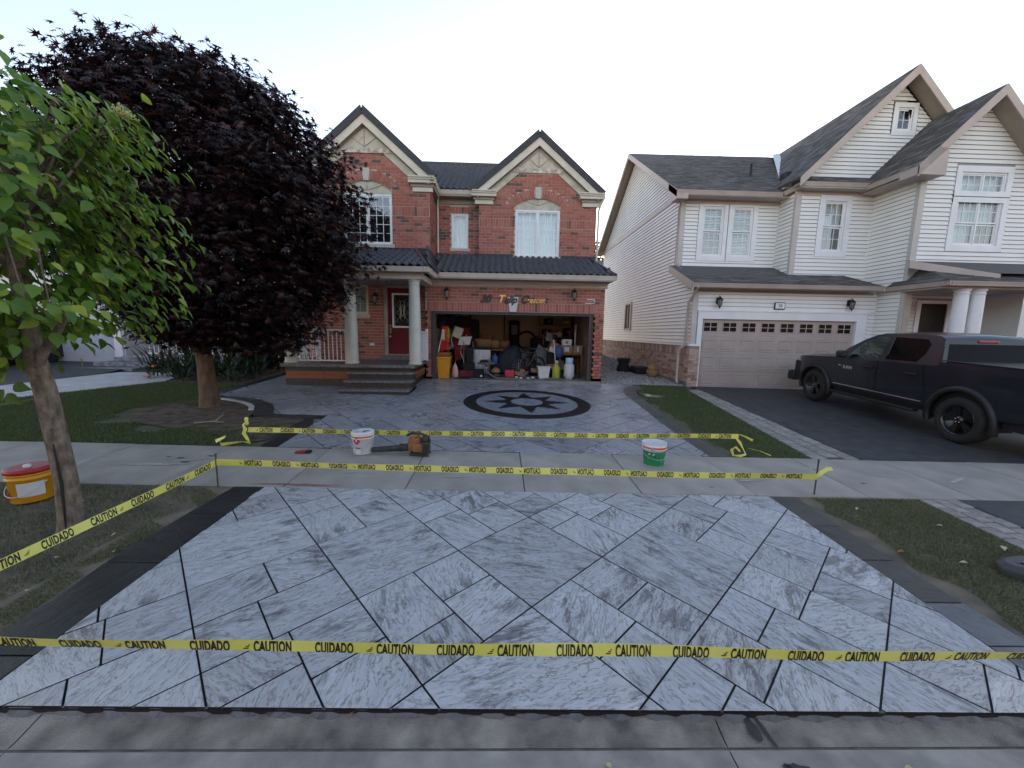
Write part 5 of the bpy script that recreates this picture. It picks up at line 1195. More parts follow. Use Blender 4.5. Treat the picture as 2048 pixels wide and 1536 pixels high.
# ================================================================== foliage
def leaf_items(pos, nrm, tip, size, proto, key, mi=None):
    """place leaves: pos Nx3, nrm Nx3 face normal, tip Nx3 direction, size N"""
    tip = tip/np.linalg.norm(tip, axis=1, keepdims=True); x = np.cross(tip, nrm); x /= np.linalg.norm(x, axis=1, keepdims=True)+1e-9; n = np.cross(x, tip)
    V, F_ = proto; out = []
    for k in range(len(pos)):
        m = np.eye(4); m[:3,0] = x[k]*size[k]; m[:3,1] = tip[k]*size[k]; m[:3,2] = n[k]*size[k]; m[:3,3] = pos[k]
        out.append((key, V, F_, m, 0 if mi is None else int(mi[k])))
    return out
# palmate leaf
def palmate():
    pts = []
    tips = [(-125,.62),(-75,.86),(-38,.95),(0,1.05),(38,.95),(75,.86),(125,.62)]
    for k, (a, r) in enumerate(tips):
        a = R_(a); pts.append((r*math.sin(a), r*math.cos(a), -.10*r))
        if k < len(tips)-1:
            a2 = R_((tips[k][0]+tips[k+1][0])/2); pts.append((.38*math.sin(a2), .38*math.cos(a2), .04))
    v = [(0,-.05,.03)]+pts; n = len(pts)
    return np.array(v)*.62, [(0, k+1, k+2) for k in range(n-1)]
def ovate(fold=.10, droop=.16):
    ys_ = [0,.16,.38,.62,.84,1.06]; ws = [.02,.26,.36,.30,.15,0]; v = []; f = []
    for y, w in zip(ys_, ws):
        z = -droop*y*y; v += [(-w,y,z+fold*w/.36), (0,y,z), (w,y,z+fold*w/.36)]
    for k in range(5): a = 3*k; f += [(a,a+1,a+4,a+3),(a+1,a+2,a+5,a+4)]
    return np.array(v)-np.array((0,.1,0)), f
PAL, OVA = palmate(), ovate()
M_maple = leafmat('maple_leaf', (.012,.008,.010), (.028,.014,.016), (.075,.022,.016), .28, .30)
M_green = leafmat('green_leaf', (.085,.18,.028), (.16,.30,.04), (.36,.46,.055), .45, .40)
M_bark = mat('bark', (.09,.07,.052), (.24,.20,.155), rough=.9, scale=22, detail=9, bump=2.0, bscale=34, stretch=(1,1,.5))
M_bark2 = mat('brown_bark', (.085,.052,.033), (.165,.11,.072), rough=.9, scale=10, detail=8, bump=1., bscale=30, stretch=(1,1,.4))

def unit(v): return v/(np.linalg.norm(v, axis=-1, keepdims=True)+1e-9)
def branchset(parent, base, top, ends, r0_, m, mid_h=.45):
    for e in ends:
        base_ = np.array(base); e = np.array(e); t = random.uniform(.35,.95); st_ = base_+(np.array(top)-base_)*t
        midp = st_*.5+e*.5+np.array((0,0,.25))+rng.normal(0,.06,3)
        b = MB(); b.tube([st_, st_*.7+midp*.3, midp, e], [r0_*(1-.5*t), r0_*.5*(1-.4*t), r0_*.28, r0_*.1], 6); obj('branch', b, m, parent)
# ---- purple maple
mp_ = thing('maple_tree', (-5.8,7.75,G(-5.8,7.75)), 'large dark purple maple with brown trunk on the front lawn', 'tree')
b = MB(); zb = G(-5.8,7.75)
b.tube([(-5.78,7.75,zb-.1),(-5.78,7.75,zb+.04),(-5.80,7.75,zb+.25),(-5.82,7.75,zb+.8),(-5.86,7.76,zb+1.5),(-5.9,7.8,zb+2.6),(-6.0,7.7,4.2)], [.25,.19,.155,.135,.13,.11,.05], 16); obj('trunk', b, M_bark2, mp_)
def crown_r(z):
    zs_ = [1.05,1.3,1.8,2.4,3.1,3.85,4.5,5.15,5.65,6.05,6.28]; rs_ = [.85,1.25,1.7,2.15,2.5,2.52,2.3,1.92,1.42,.87,.15]
    return np.interp(z, zs_, rs_)
def crown_c(z): return -5.42-.14*(z-2.5), 7.8
NC = 2400; cz_ = rng.uniform(1.05,6.25,NC*2); keep = rng.random(NC*2) < (crown_r(cz_)/2.52)**.6; cz_ = cz_[keep][:NC]; NC = len(cz_)
ang_ = rng.uniform(0,2*math.pi,NC); rr = crown_r(cz_)*(1-.55*rng.random(NC)**1.9)*(1+.10*np.sin(ang_*5+cz_*3)+.07*np.sin(ang_*11-cz_*5))
cx_, cy_ = crown_c(cz_); cen = np.stack([cx_+rr*np.cos(ang_)*1.02, cy_+rr*np.sin(ang_)*.74, cz_], 1)
per = 19; N = NC*per
idx = np.repeat(np.arange(NC), per); out = unit(np.stack([np.cos(ang_), np.sin(ang_), np.full(NC,.15)], 1))[idx]
pos = cen[idx]+rng.normal(0,1,(N,3))*np.array((.20,.20,.085))+out*rng.normal(0,.10,(N,1))
nrm = unit(np.array((0,0,1.))+out*.55+rng.normal(0,.38,(N,3))); tip = unit(out*.8+np.array((0,0,-.45))+rng.normal(0,.45,(N,3)))
items = leaf_items(pos, nrm, tip, rng.uniform(.12,.19,N), PAL, 'p')
# loose sprays that break the outline
for k in range(60):
    z = rng.uniform(1.1,6.1); a = rng.uniform(0,2*math.pi); r = crown_r(z)*1.0; c0x, c0y = crown_c(z); d = np.array((math.cos(a), math.sin(a)*.8, rng.uniform(.0,.5)))
    p0 = np.array((c0x+r*math.cos(a), c0y+r*math.sin(a)*.8, z)); n_l = 9; t = np.linspace(-.25,.22,n_l)[:,None]
    pp = p0+d*t+rng.normal(0,.05,(n_l,3)); items += leaf_items(pp, unit(np.array((0,0,1.))+rng.normal(0,.4,(n_l,3))), unit(d+rng.normal(0,.6,(n_l,3))), rng.uniform(.09,.14,n_l), PAL, 'p')
pieces(mp_, 'leaf', items, [M_maple], 300, rest='crown')
branchset(mp_, (-5.85,7.75,zb+1.5), (-6.0,7.7,4.4), [cen[i]*.75+np.array((-5.8,7.6,3.0))*.25 for i in range(0,NC,NC//26)], .07, M_bark2)
# ---- young green tree by the street
gt = thing('young_green_tree', (-3.7,3.26,G(-3.7,3.26)), 'young green tree with pale trunk on the boulevard beside yellow pail', 'tree')
zb = G(-3.7,3.26); b = MB()
b.tube([(-3.70,3.26,zb-.06),(-3.70,3.26,zb+.03),(-3.70,3.26,zb+.12),(-3.705,3.27,zb+.45),(-3.735,3.27,zb+.85),(-3.76,3.26,zb+1.25),(-3.81,3.26,zb+1.55),(-3.85,3.27,2.0),(-3.88,3.3,2.7),(-3.9,3.3,3.2)], [.125,.095,.082,.074,.072,.069,.064,.052,.035,.015], 18); trk = obj('trunk', b, M_bark, gt)
b = MB(); b.tube([(-3.665,3.182,zb+.06),(-3.668,3.198,zb+.45),(-3.69,3.20,zb+.80)], [.006,.012,.004], 6); obj('bark_split', b, M_joint, trk)
b = MB(); b.tube([(-3.80,3.24,zb+1.40),(-3.68,3.22,zb+1.56),(-3.5,3.18,zb+1.74),(-3.3,3.1,zb+1.9)], [.04,.034,.026,.012], 8); obj('limb', b, M_bark, gt)
ccen = np.array((-4.22,3.25,2.27)); items = []; ends = []
NCL = 450
for k in range(NCL):
    while True:
        v = rng.uniform(-1,1,3); v /= (np.abs(v)**7).sum()**(1/7); r = .40+.60*rng.random()**.5
        p = ccen+v*r*np.array((.98,.88,1.10)); 
        if k >= 380: p = np.array((rng.uniform(-3.75,-3.2), rng.uniform(3.4,4.05), rng.uniform(1.55,3.3))); v = np.array((.7,.4,.1))
        if p[2] > 1.12 and not (p[2] < 1.5 and p[0] > -3.6): break
    o_ = unit(np.array((v[0], v[1], .15*v[2]))); n_l = rng.integers(8,14); ends.append(p)
    t = rng.uniform(-.22,.16,(n_l,1)); pp = p+o_*t+rng.normal(0,1,(n_l,3))*np.array((.10,.10,.05))
    lat = np.stack([-o_[1]*np.ones(n_l), o_[0]*np.ones(n_l), np.zeros(n_l)],1)*rng.choice((-1,1),n_l)[:,None]
    tip = unit(o_*.7+lat*.55+np.array((0,0,-.75))+rng.normal(0,.30,(n_l,3))); nrm = unit(o_*.7+np.array((0,0,.75))+rng.normal(0,.25,(n_l,3)))
    items += leaf_items(pp, nrm, tip, rng.uniform(.075,.125,n_l), OVA, 'o')
# leafy sucker at the fork
pp = np.array([(-3.98,3.2,1.06),(-3.99,3.18,.93),(-4.02,3.2,1.0),(-3.95,3.17,.90),(-3.90,3.18,.97)]); items += leaf_items(pp, np.array([(0,-1,.3)]*5), unit(np.array([(-.6,0,-.5),(-.5,0,-.8),(-.9,0,.1),(.6,0,-.6),(.8,0,-.2)],float)), np.full(5,.12), OVA, 'o')
pieces(gt, 'leaf', items, [M_green], 300, rest='crown', smooth=True)
branchset(gt, (-3.8,3.26,1.2), (-3.9,3.3,3.0), ends[::5], .035, M_bark)
b = MB(); v0 = Vector((-3.02,3.4,3.10))
for k in range(70):
    d = Vector((random.gauss(0,1), random.gauss(0,1), random.uniform(.2,1.6))).normalized(); L_ = random.uniform(.03,.10); e = v0+d*L_
    b.bar(v0+d*.03, e, .003); b.lathe([(.002,-.008),(.008,0),(.002,.009)], 5, e)
obj('seed_cluster', b, mat('seed', (.40,.42,.12), (.55,.52,.2), rough=.6), gt)

# ---- garden bed: lush border plants, cedars, flowers
M_bed = leafmat('bed_leaf', (.010,.024,.010), (.022,.048,.018), (.04,.075,.025), .25, .4)
M_cedar = leafmat('cedar_leaf', (.008,.017,.009), (.015,.030,.013), (.025,.045,.018), .15, .6)
def blade_proto(): return np.array([(-.035,0,0),(.035,0,0),(.045,.45,.02),(-.045,.45,.02),(0,1.0,-.14)]), [(0,1,2,3),(3,2,4)]
BLA = blade_proto()
def strap_plant(x, y, h, n, label, group):
    t = thing('border_plant', (x,y,G(x,y)), label, 'plant', group); its = []
    a = rng.uniform(0,2*math.pi,n); el = rng.uniform(.45,1.45,n); tp = np.stack([np.cos(a)*np.cos(el), np.sin(a)*np.cos(el), np.sin(el)],1)
    base = np.array((x,y,G(x,y)))+rng.normal(0,.10,(n,3))*np.array((1,1,0)); stemp = base+tp*rng.uniform(0,.45,(n,1))*h
    its = leaf_items(stemp, unit(np.stack([-np.cos(a), -np.sin(a), np.full(n,.9)],1)), tp, rng.uniform(.4,.75,n)*h, BLA, 'b'); pieces(t, 'leaf', its, [M_bed], 0, rest='leaves')
    b = MB(); b.tube([(x,y,G(x,y)-.02),(x+.02,y,G(x,y)+h*.5)], [.02,.008], 6); obj('stem', b, M_bed, t); return t
spots = [(-9.5,10.9,1.0),(-9.1,11.1,.85),(-8.75,10.7,.75),(-8.45,11.2,.9),(-8.1,10.7,.8),(-7.75,11.0,.9),(-7.4,10.7,.75),(-7.05,11.0,.7),(-9.3,11.9,1.1),(-8.6,12.0,1.0),(-7.9,11.9,.95),(-7.3,11.8,.8),(-6.95,10.3,.5),(-7.7,10.3,.45),(-8.4,10.35,.5)]
desc = ['tallest strappy plant at the pale walk end of the bed','strappy plant second from the pale walk','low strappy plant at the front of the bed near the walk','leafy plant left of the maple trunk mid bed','leafy plant just left of the maple trunk','leafy plant directly behind the maple trunk','leafy plant just right of the maple trunk','leafy plant nearest the black border strip','tall strappy plant at the back near the stone steps','tall strappy plant at the back mid bed','back row plant behind the maple trunk','back row plant near the cedars','tiny plant at the front corner by black border','tiny plant at bed front behind trunk','tiny plant at bed front left of trunk']
for (x, y, h), d in zip(spots, desc): strap_plant(x, y, h, 46, 'dark green '+d, 'plants in the garden bed')
M_fl = mat('orange_bloom', (.55,.16,.03), (.70,.28,.06), rough=.6)
for (x, y, z, d) in ((-9.45,10.75,.36,'orange bloom low in the garden bed'),(-9.25,10.75,.66,'orange bloom highest in the garden bed'),(-9.4,10.5,.10,'orange bloom nearest the lawn edge')):
    t = thing('flower', (x,y,G(x,y)), d, 'flower', 'orange flowers'); b = MB(); b.tube([(x,y,G(x,y)-.02),(x,y+.02,z)], .008, 5); obj('stem', b, M_bed, t)
    b = MB()
    for q in range(9):
        a = q*2.4; r = .03+.007*q; b.add([(x,y,z),(x+.09*math.cos(a)-.03*math.sin(a),y+.09*math.sin(a)+.03*math.cos(a),z+.03),(x+.11*math.cos(a),y+.11*math.sin(a),z+.05),(x+.09*math.cos(a)+.03*math.sin(a),y+.09*math.sin(a)-.03*math.cos(a),z+.03)],[(0,1,2,3)])
    b.lathe([(.02,-.02),(.05,.0),(.045,.04),(.01,.055)],10,(x,y,z)); obj('bloom', b, M_fl, t)
def cedar(x, y, h, r, label):
    t = thing('cedar_shrub', (x,y,G(x,y)), label, 'shrub', 'columnar cedars'); n = 2600; z = rng.random(n)**.8*h; a = rng.uniform(0,2*math.pi,n)
    rr_ = r*np.sqrt(np.clip(1-(z/h)**1.6,0.02,1))*(1-.35*rng.random(n)); o_ = np.stack([np.cos(a),np.sin(a),np.full(n,.9)],1)
    p = np.stack([x+rr_*np.cos(a), y+rr_*np.sin(a), G(x,y)+.03+z],1); its = leaf_items(p, unit(rng.normal(0,1,(n,3))), unit(o_+rng.normal(0,.3,(n,3))), rng.uniform(.07,.13,n), BLA2, 'c')
    pieces(t, 'spray', its, [M_cedar], 0, rest='foliage'); b = MB(); b.tube([(x,y,G(x,y)-.03),(x,y,h*.8)], [.04,.01], 6); obj('stem', b, M_bark2, t)
BLA2 = (np.array([(-.16,0,0),(.16,0,0),(.2,.5,0),(0,1,0),(-.2,.5,0)]), [(0,1,2,3,4)])
for x, y, h, d in ((-8.45,12.7,1.35,'dark columnar cedar nearest the maple trunk'),(-7.75,12.6,1.5,'dark columnar cedar in the middle of the row of three'),(-7.1,12.5,1.45,'dark columnar cedar closest to the brick porch')): cedar(x, y, h, .27, d)
# ---- trees and a roof seen through the gap
def far_tree(x, y, h, r, label, m, n=3000, z0=.5, group='trees behind the houses'):
    t = thing('far_tree', (x,y,0), label, 'tree', group); c = np.array((x,y,z0+(h-z0)/2)); k = n//24
    v = unit(rng.normal(0,1,(k,3)))*(.35+.65*rng.random((k,1))**.5)*np.array((r,r,(h-z0)/2)); idx = np.repeat(np.arange(k),24); p = c+v[idx]+rng.normal(0,.30,(k*24,3))
    its = leaf_items(p, unit(rng.normal(0,1,p.shape)+np.array((0,0,.7))), unit(rng.normal(0,1,p.shape)), rng.uniform(.20,.36,len(p)), OVA, 'o'); pieces(t, 'leaf', its, [m], 0, rest='crown')
    b = MB(); b.tube([(x,y,-.2),(x,y,z0+1),(x+.1,y,h*.7)], [.2,.16,.05], 8); obj('trunk', b, M_bark2, t)
M_far = leafmat('far_leaf', (.030,.042,.015), (.055,.07,.02), (.11,.10,.03), .4, .5)
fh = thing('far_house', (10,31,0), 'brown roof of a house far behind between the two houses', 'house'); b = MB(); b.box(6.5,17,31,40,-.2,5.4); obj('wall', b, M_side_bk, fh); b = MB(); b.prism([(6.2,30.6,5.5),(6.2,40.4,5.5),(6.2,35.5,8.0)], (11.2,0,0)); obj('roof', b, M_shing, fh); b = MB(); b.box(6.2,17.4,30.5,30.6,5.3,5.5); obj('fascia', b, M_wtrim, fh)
far_tree(6.6,27.5,6.0,1.9,'bushy far tree seen low in the gap between the houses',M_far,2400); far_tree(9.6,41.5,11.0,2.2,'tall far tree above the brown roof in the gap',M_far,2600,3); far_tree(12.5,42,11.2,2.6,'far tree just right of the tall one in the gap',M_far,2400,3)
far_tree(3.5,-15,8.5,2.4,'added leafy street tree across the road behind the camera',M_far,2200,2,'added trees across the street'); far_tree(-9.5,-15,8,2.3,'added leafy street tree across the road at left',M_far,2200,2,'added trees across the street'); far_tree(16.5,-15,8.5,2.5,'added leafy street tree across the road at right',M_far,2200,2,'added trees across the street')  # unseen street trees added behind the camera for panes and paint to mirror
# ---- grass
def grass(name, poly, n, h, w, m, label, mask=None, lean=.5):
    pts = []; xa, xb = min(p[0] for p in poly), max(p[0] for p in poly); ya, yb = min(p[1] for p in poly), max(p[1] for p in poly)
    P = np.stack([rng.uniform(xa,xb,n*3), rng.uniform(ya,yb,n*3)],1); ins = np.zeros(len(P), bool)
    for i in range(len(poly)):
        (x0,y0),(x1,y1) = poly[i-1], poly[i]; c = ((y0 > P[:,1]) != (y1 > P[:,1])) & (P[:,0] < (x1-x0)*(P[:,1]-y0)/(y1-y0+1e-12)+x0); ins ^= c
    P = P[ins][:n]
    pn = np.sin(P[:,0]*5.1+np.sin(P[:,1]*3.3)*2)*np.sin(P[:,1]*4.7+1.3*np.sin(P[:,0]*2.1)); 
    if mask is not None: P = P[mask(P, pn)]
    k = len(P); a = rng.uniform(0,2*math.pi,k); hh = h*rng.uniform(.5,1.25,k); l_ = rng.normal(0,lean,(k,2)); z = -.50-.015*P[:,0]+.04*P[:,1]-.016
    d = np.stack([np.cos(a),np.sin(a)],1)*w/2
    V = np.empty((k,3,3)); V[:,0,:2] = P-d; V[:,1,:2] = P+d; V[:,2,:2] = P+l_*hh[:,None]; V[:,0,2] = z; V[:,1,2] = z; V[:,2,2] = z+hh
    me = bpy.data.meshes.new(name); me.from_pydata(V.reshape(-1,3).tolist(), [], np.arange(k*3).reshape(-1,3).tolist()); me.materials.append(m)
    o = bpy.data.objects.new(name, me); COL.objects.link(o); setp(o, label, 'grass', None, 'stuff')
M_gr1 = leafmat('lawn_grass', (.055,.095,.028), (.10,.15,.045), (.19,.20,.09), .3, .6)
M_gr2 = leafmat('worn_grass', (.10,.12,.065), (.17,.185,.11), (.30,.27,.19), .25, .7)
M_gr3 = leafmat('verge_grass', (.075,.10,.035), (.14,.16,.06), (.27,.235,.13), .25, .7)
grass('lawn_grass', [(-11,5.5),(-3.5,5.5),(-3.6,6.6),(-4.9,6.95),(-5.4,7.3),(-6.75,8.6),(-6.75,10.0),(-8.7,10.15),(-9.95,7.8)], 95000, .05, .010, M_gr1, 'short green grass of the front lawn behind the sidewalk', lambda P, q: (np.hypot((P[:,0]+5.2)/1.7,(P[:,1]-7.1)/.9) > 1+.25*q) & (P[:,0] < -3.75-.12*q))
grass('boulevard_grass', [(-8,1.8),(-2.95,1.8),(-3.05,2.85),(-2.97,4.18),(-8,4.18)], 90000, .034, .006, M_gr2, 'worn greyish grass of the left boulevard under young tree', lambda P, q: (P[:,0] < -3.22-.10*q) & ((q > -.72) | (rng.random(len(P)) < .35)) & ((rng.random(len(P)) < .75)))
grass('moss_edge', [(-3.35,1.8),(-2.95,1.8),(-3.05,2.85),(-2.98,4.15),(-3.3,4.15)], 9000, .022, .006, M_gr3, 'thin mossy grass strip beside left black border', lambda P, q: (q > .0) & (P[:,0] > -3.22))
grass('side_grass', [(3.47,5.5),(4.72,5.5),(5.52,11.0),(5.8,11.7),(4.3,11.75),(4.12,11.0),(3.78,10.3),(3.65,9.5),(3.54,7.8)], 42000, .045, .009, M_gr1, 'green grass wedge between the stamped drive and the asphalt drive', lambda P, q: P[:,0] > 3.62+.08*q+np.clip((P[:,1]-8)*.07,0,.5))
grass('verge_grass', [(3.47,1.75),(4.72,1.75),(4.95,4.18),(3.5,4.18)], 42000, .034, .006, M_gr3, 'worn grass of the right verge beside the brown border', lambda P, q: (P[:,0] > 3.58+.10*q) & (rng.random(len(P)) < .85))
# gravel beside the brick house
its = []; gv = np.array([(math.sin(k*2.4)*math.sqrt(1-(1-2*(k+.5)/10)**2), math.cos(k*2.4)*math.sqrt(1-(1-2*(k+.5)/10)**2), (1-2*(k+.5)/10)*.6) for k in range(10)])
bm = bmesh.new(); [bm.verts.new(p) for p in gv]; bmesh.ops.convex_hull(bm, input=bm.verts[:]); bm.verts.index_update(); GVV = np.array([v.co[:] for v in bm.verts]); GVF = [tuple(v.index for v in f.verts) for f in bm.faces]; bm.free()
M_gA = mat('gravel_grey', (.16,.16,.155), (.30,.295,.28), rough=.85, scale=20); M_gB = mat('gravel_pale', (.32,.31,.29), (.46,.45,.42), rough=.85, scale=20)
n = 5200; gy = 11.9+10*rng.random(n)**1.8; gx = rng.uniform(3.15,5.8,n)
ok = ~((gy < 12.0) & (gx < 4.0)); gx, gy = gx[ok], gy[ok]
for x, y in zip(gx, gy):
    s_ = random.uniform(.018,.042); a = random.uniform(0,6.28); m = mat4((x,y,G(x,y)-.012), (math.cos(a)*s_,math.sin(a)*s_,0), (-math.sin(a)*s_,math.cos(a)*s_,0), (0,0,s_)); its.append(('g', GVV, GVF, m, random.random() < .35))
gs = thing('gravel', (4.5,13,0), 'grey gravel strip between the brick house and white house', 'gravel', None, 'stuff')
V = np.concatenate([np.asarray(i[1]) @ i[3][:3,:3].T + i[3][:3,3] for i in its]); nf = len(GVV)
bpy.data.objects.remove(gs)
me = bpy.data.meshes.new('gravel'); me.from_pydata(V.tolist(), [], [tuple(q+k*nf for q in f) for k in range(len(its)) for f in GVF]); me.materials.append(M_gA); me.materials.append(M_gB); me.polygons.foreach_set('material_index', [int(i[4]) for i in its for f in GVF])
o = bpy.data.objects.new('gravel', me); COL.objects.link(o); setp(o, 'grey gravel strip between the brick house and white house', 'gravel', None, 'stuff')
# ================================================================== pickup truck (own axes: y forward, x to its right, left flank near x=0)
def pickup():
    M_p = mat('charcoal_paint', (.010,.014,.020), (.013,.017,.024), rough=.3, coat=.5, scale=2, spec=.4)
    M_pl = mat('black_plastic', (.010,.010,.011), (.016,.016,.017), rough=.5, scale=30)
    M_ty = mat('tyre_rubber', (.013,.013,.013), (.022,.022,.022), rough=.8, scale=20, bump=.3)
    M_rim = mat('black_rim', (.008,.008,.009), (.012,.012,.013), rough=.28, coat=.5)
    M_gl = glassmat('truck_glass', (.32,.38,.36), 1.9); M_gk = mat('truck_privacy_glass', (.004,.004,.005), (.006,.006,.007), rough=.12, spec=.1)
    M_red = mat('red_lens', (.30,.006,.008), (.36,.01,.012), rough=.15, coat=.5); M_chr = mat('chrome', (.62,.63,.65), rough=.12, metal=1.0)
    gx, gy = 8.10, 6.50; T = (gx, gy, G(gx,gy)+.0)
    t = thing('pickup_truck', T, 'dark grey crew cab pickup with black wheels parked facing taupe garage', 'truck')
    t.rotation_euler = (math.atan(.04), 0, -R_(4.6))
    def L(name, mb, m, parent=t, **k): return obj(name, mb, m, parent, local=True, **k)
    W = 2.0
    def bulge(y, z):           # x of the flank: widest at mid height, rounded in to sill, belt and nose
        x = .035+.16*max(0,(z-1.02))**2*1.6+.10*max(0,.62-z)**1.0
        if y > 3.9: x += .55*(y-3.9)**2
        if y < -.95: x += .25*(-.95-y)**2
        return x
    def arch(cy, r, n=18, zc_=.42, a0=-12, a1=192): return [(cy+r*math.cos(R_(a0+(a1-a0)*k/n)), zc_+r*math.sin(R_(a0+(a1-a0)*k/n))) for k in range(n+1)]
    fa, ra = arch(3.57,.50), arch(0,.52)
    side = [(4.50,.62),(4.54,.80),(4.52,1.02),(4.40,1.13),(3.6,1.20),(3.0,1.245),(2.0,1.27),(1.0,1.30),(.52,1.315),(.50,1.40),(0,1.41),(-.7,1.42),(-1.20,1.42),(-1.22,1.1),(-1.22,.62)]
    low = [(-.56,.55)]+ra[::-1]+[(.58,.52),(2.96,.52)]+fa[::-1]+[(4.14,.58)]
    poly = side+low
    def skin(poly_, dx=0, cuts=2, mirror=False):
        bm = panel_fill(poly_, [], lambda y, z: (0, y, z)); bmesh.ops.triangulate(bm, faces=bm.faces[:])
        bmesh.ops.subdivide_edges(bm, edges=bm.edges[:], cuts=cuts, use_grid_fill=True)
        for v in bm.verts:
            x = bulge(v.co.y, v.co.z)+dx; v.co.x = W-x if mirror else x
        return bm
    b = MB()
    for mi in (False, True): b.bm(skin(poly, 0, 3, mi), 0, None, True)
    # hood, cowl, nose, bed rails, tailgate
    def cross(y, z, dz=.05, n=9, pad=.0): x0 = bulge(y, z)+pad; return [(x0+(W-2*x0)*k/n, y, z+dz*(1-(2*k/n-1)**4)) for k in range(n+1)]
    hood = [cross(4.52,1.02,.0),cross(4.40,1.13,.03),cross(4.0,1.17,.06),cross(3.6,1.20,.075),cross(3.0,1.245,.06)]
    b.loft(hood, close=False, caps=False)
    nose = [cross(4.50,.62,0),cross(4.54,.80,0),cross(4.52,1.02,0)]; b.loft(nose, close=False, caps=False)
    tail = [cross(-1.20,1.42,0),cross(-1.22,1.1,0),cross(-1.22,.62,0)]; b.loft(tail, close=False, caps=False)
    body = L('body', b, M_p)
    b = MB(); b.box(.10,W-.10,2.95,4.45,.45,1.0); b.box(.12,W-.12,-1.1,2.95,.42,.60); b.box(.12,W-.12,-1.1,.5,.6,.9); L('underbody', b, M_pl)
    b = MB(); b.box(.16,W-.16,-1.18,.46,1.395,1.415); b.box(.05,.14,-1.19,.48,1.42,1.435); b.box(W-.14,W-.05,-1.19,.48,1.42,1.435); L('bed_cover', b, M_pl, bevel=.008)
    for s in (0, 1):
        mx = lambda x: W-x if s else x
        # doors proud of the body by a few millimetres
        for nm, pg in (('front_door',[(2.86,.60),(2.88,1.0),(2.80,1.245),(1.76,1.275),(1.74,.60)]),('rear_door',[(1.71,.60),(1.72,1.275),(.78,1.305),(.72,1.05),(.62,.72),(.74,.60)])):
            b = MB(); b.bm(skin(pg, -.007, 3, bool(s)), 0, None, True); d = L(nm, b, M_p)
            hy = 1.95 if nm == 'front_door' else .95
            b = MB(); xx = bulge(hy,1.10)-.007; x0, x1 = sorted((mx(xx+.003), mx(xx-.035))); b.bevbox(x0,x1,hy-.12,hy+.12,1.085,1.125,.012); L('handle', b, M_pl, d)
        # fender flares
        for cy, r in ((3.57,.50),(0,.52)):
            b = MB(); pr = []
            for k in range(25):
                a = R_(-14+208*k/24); o_ = [(r-.02,.05),(r-.02,-.035),(r+.01,-.05),(r+.075,-.03),(r+.085,.03)]
                pr.append([(mx(bulge(cy+q*math.cos(a),min(1.0,.42+q*math.sin(a)))+dx), cy+q*math.cos(a), .42+q*math.sin(a)) for q, dx in o_])
            b.loft(pr); L('fender_flare', b, M_pl if cy == 0 else M_pl)
            b = MB(); x0, x1 = sorted((mx(.10),mx(.42)))
            ws = [[(x, cy+(r-.01)*math.cos(R_(-10+200*k/16)), .42+(r-.01)*math.sin(R_(-10+200*k/16))) for x in (x0,x1)] for k in range(17)]; b.loft(ws, close=False, caps=False); L('wheel_well', b, M_pl)
        # wheels
        for cy in (0, 3.57):
            sg = -1 if s == 0 else 1; M3 = Matrix.Rotation(R_(90),3,'Y') if sg > 0 else Matrix.Rotation(R_(-90),3,'Y'); c = (mx(.17), cy, .415)
            b = MB(); b.lathe([(.27,-.14),(.36,-.145),(.40,-.12),(.415,-.07),(.415,.07),(.40,.12),(.365,.142),(.30,.145),(.268,.125)], 40, c, mtx=M3, caps=False); ty = L('tyre', b, M_ty)
            b = MB(); b.lathe([(.27,-.12),(.27,.118),(.285,.130),(.27,.138),(.245,.10),(.235,.02),(.05,.02)], 36, c, mtx=M3); ri_ = L('rim', b, M_rim, ty)
            b = MB(); b.lathe([(.06,.02),(.075,.085),(.06,.10),(.03,.105)], 18, c, mtx=M3)
            for k in range(5):
                a = 2*math.pi*k/5+.3
                for da in (-.16,.16):
                    p0 = Vector((.05*math.cos(a),.05*math.sin(a),.088)); p1 = Vector((.262*math.cos(a+da),.262*math.sin(a+da),.112)); tq = (p1-p0).normalized(); sd_ = Vector((-tq.y,tq.x,0)).normalized()
                    q = [p0+sd_*.022,p0-sd_*.022,p1-sd_*.030,p1+sd_*.030]; lo = [v-Vector((0,0,.05)) for v in q]; vv = [M3 @ v+Vector(c) for v in q+lo]
                    b.add(vv, [(0,1,2,3),(4,7,6,5),(0,4,5,1),(1,5,6,2),(2,6,7,3),(3,7,4,0)])
            L('spokes', b, M_rim, ty)
            b = MB()
            for k in range(5): a = 2*math.pi*k/5; pt = M3 @ Vector((.045*math.cos(a),.045*math.sin(a),.10))+Vector(c); b.lathe([(.011,0),(.011,.014),(.006,.018)],6,pt,mtx=M3)
            L('lug_nuts', b, M_chr, ty)
        # running board
        b = MB(); x0, x1 = sorted((mx(-.06),mx(.08))); b.bevbox(x0,x1,.72,2.85,.38,.44,.025); L('running_board', b, M_pl)
        b = MB(); xx = bulge(1.5,.60)-.012; x0, x1 = sorted((mx(xx),mx(xx+.03))); b.bevbox(x0,x1,.68,2.9,.585,.612,.006); L('sill_strip', b, M_chr)
        # mirror
        b = MB(); x0, x1 = sorted((mx(-.17),mx(.03))); b.bevbox(x0,x1,2.55,2.72,1.26,1.43,.05); mr_ = L('mirror', b, M_p); x0, x1 = sorted((mx(-.14),mx(.0))); b = MB(); b.box(x0,x1,2.540,2.549,1.29,1.40); L('mirror_glass', b, M_gl, mr_)
        # greenhouse side
        P = lambda y, z: (mx(.085+(z-1.28)*.30+.0*y), y, z)
        gp_ = [(3.02,1.24),(2.70,1.50),(2.38,1.70),(2.12,1.82),(1.9,1.87),(.80,1.87),(.66,1.80),(.58,1.55),(.50,1.29)]
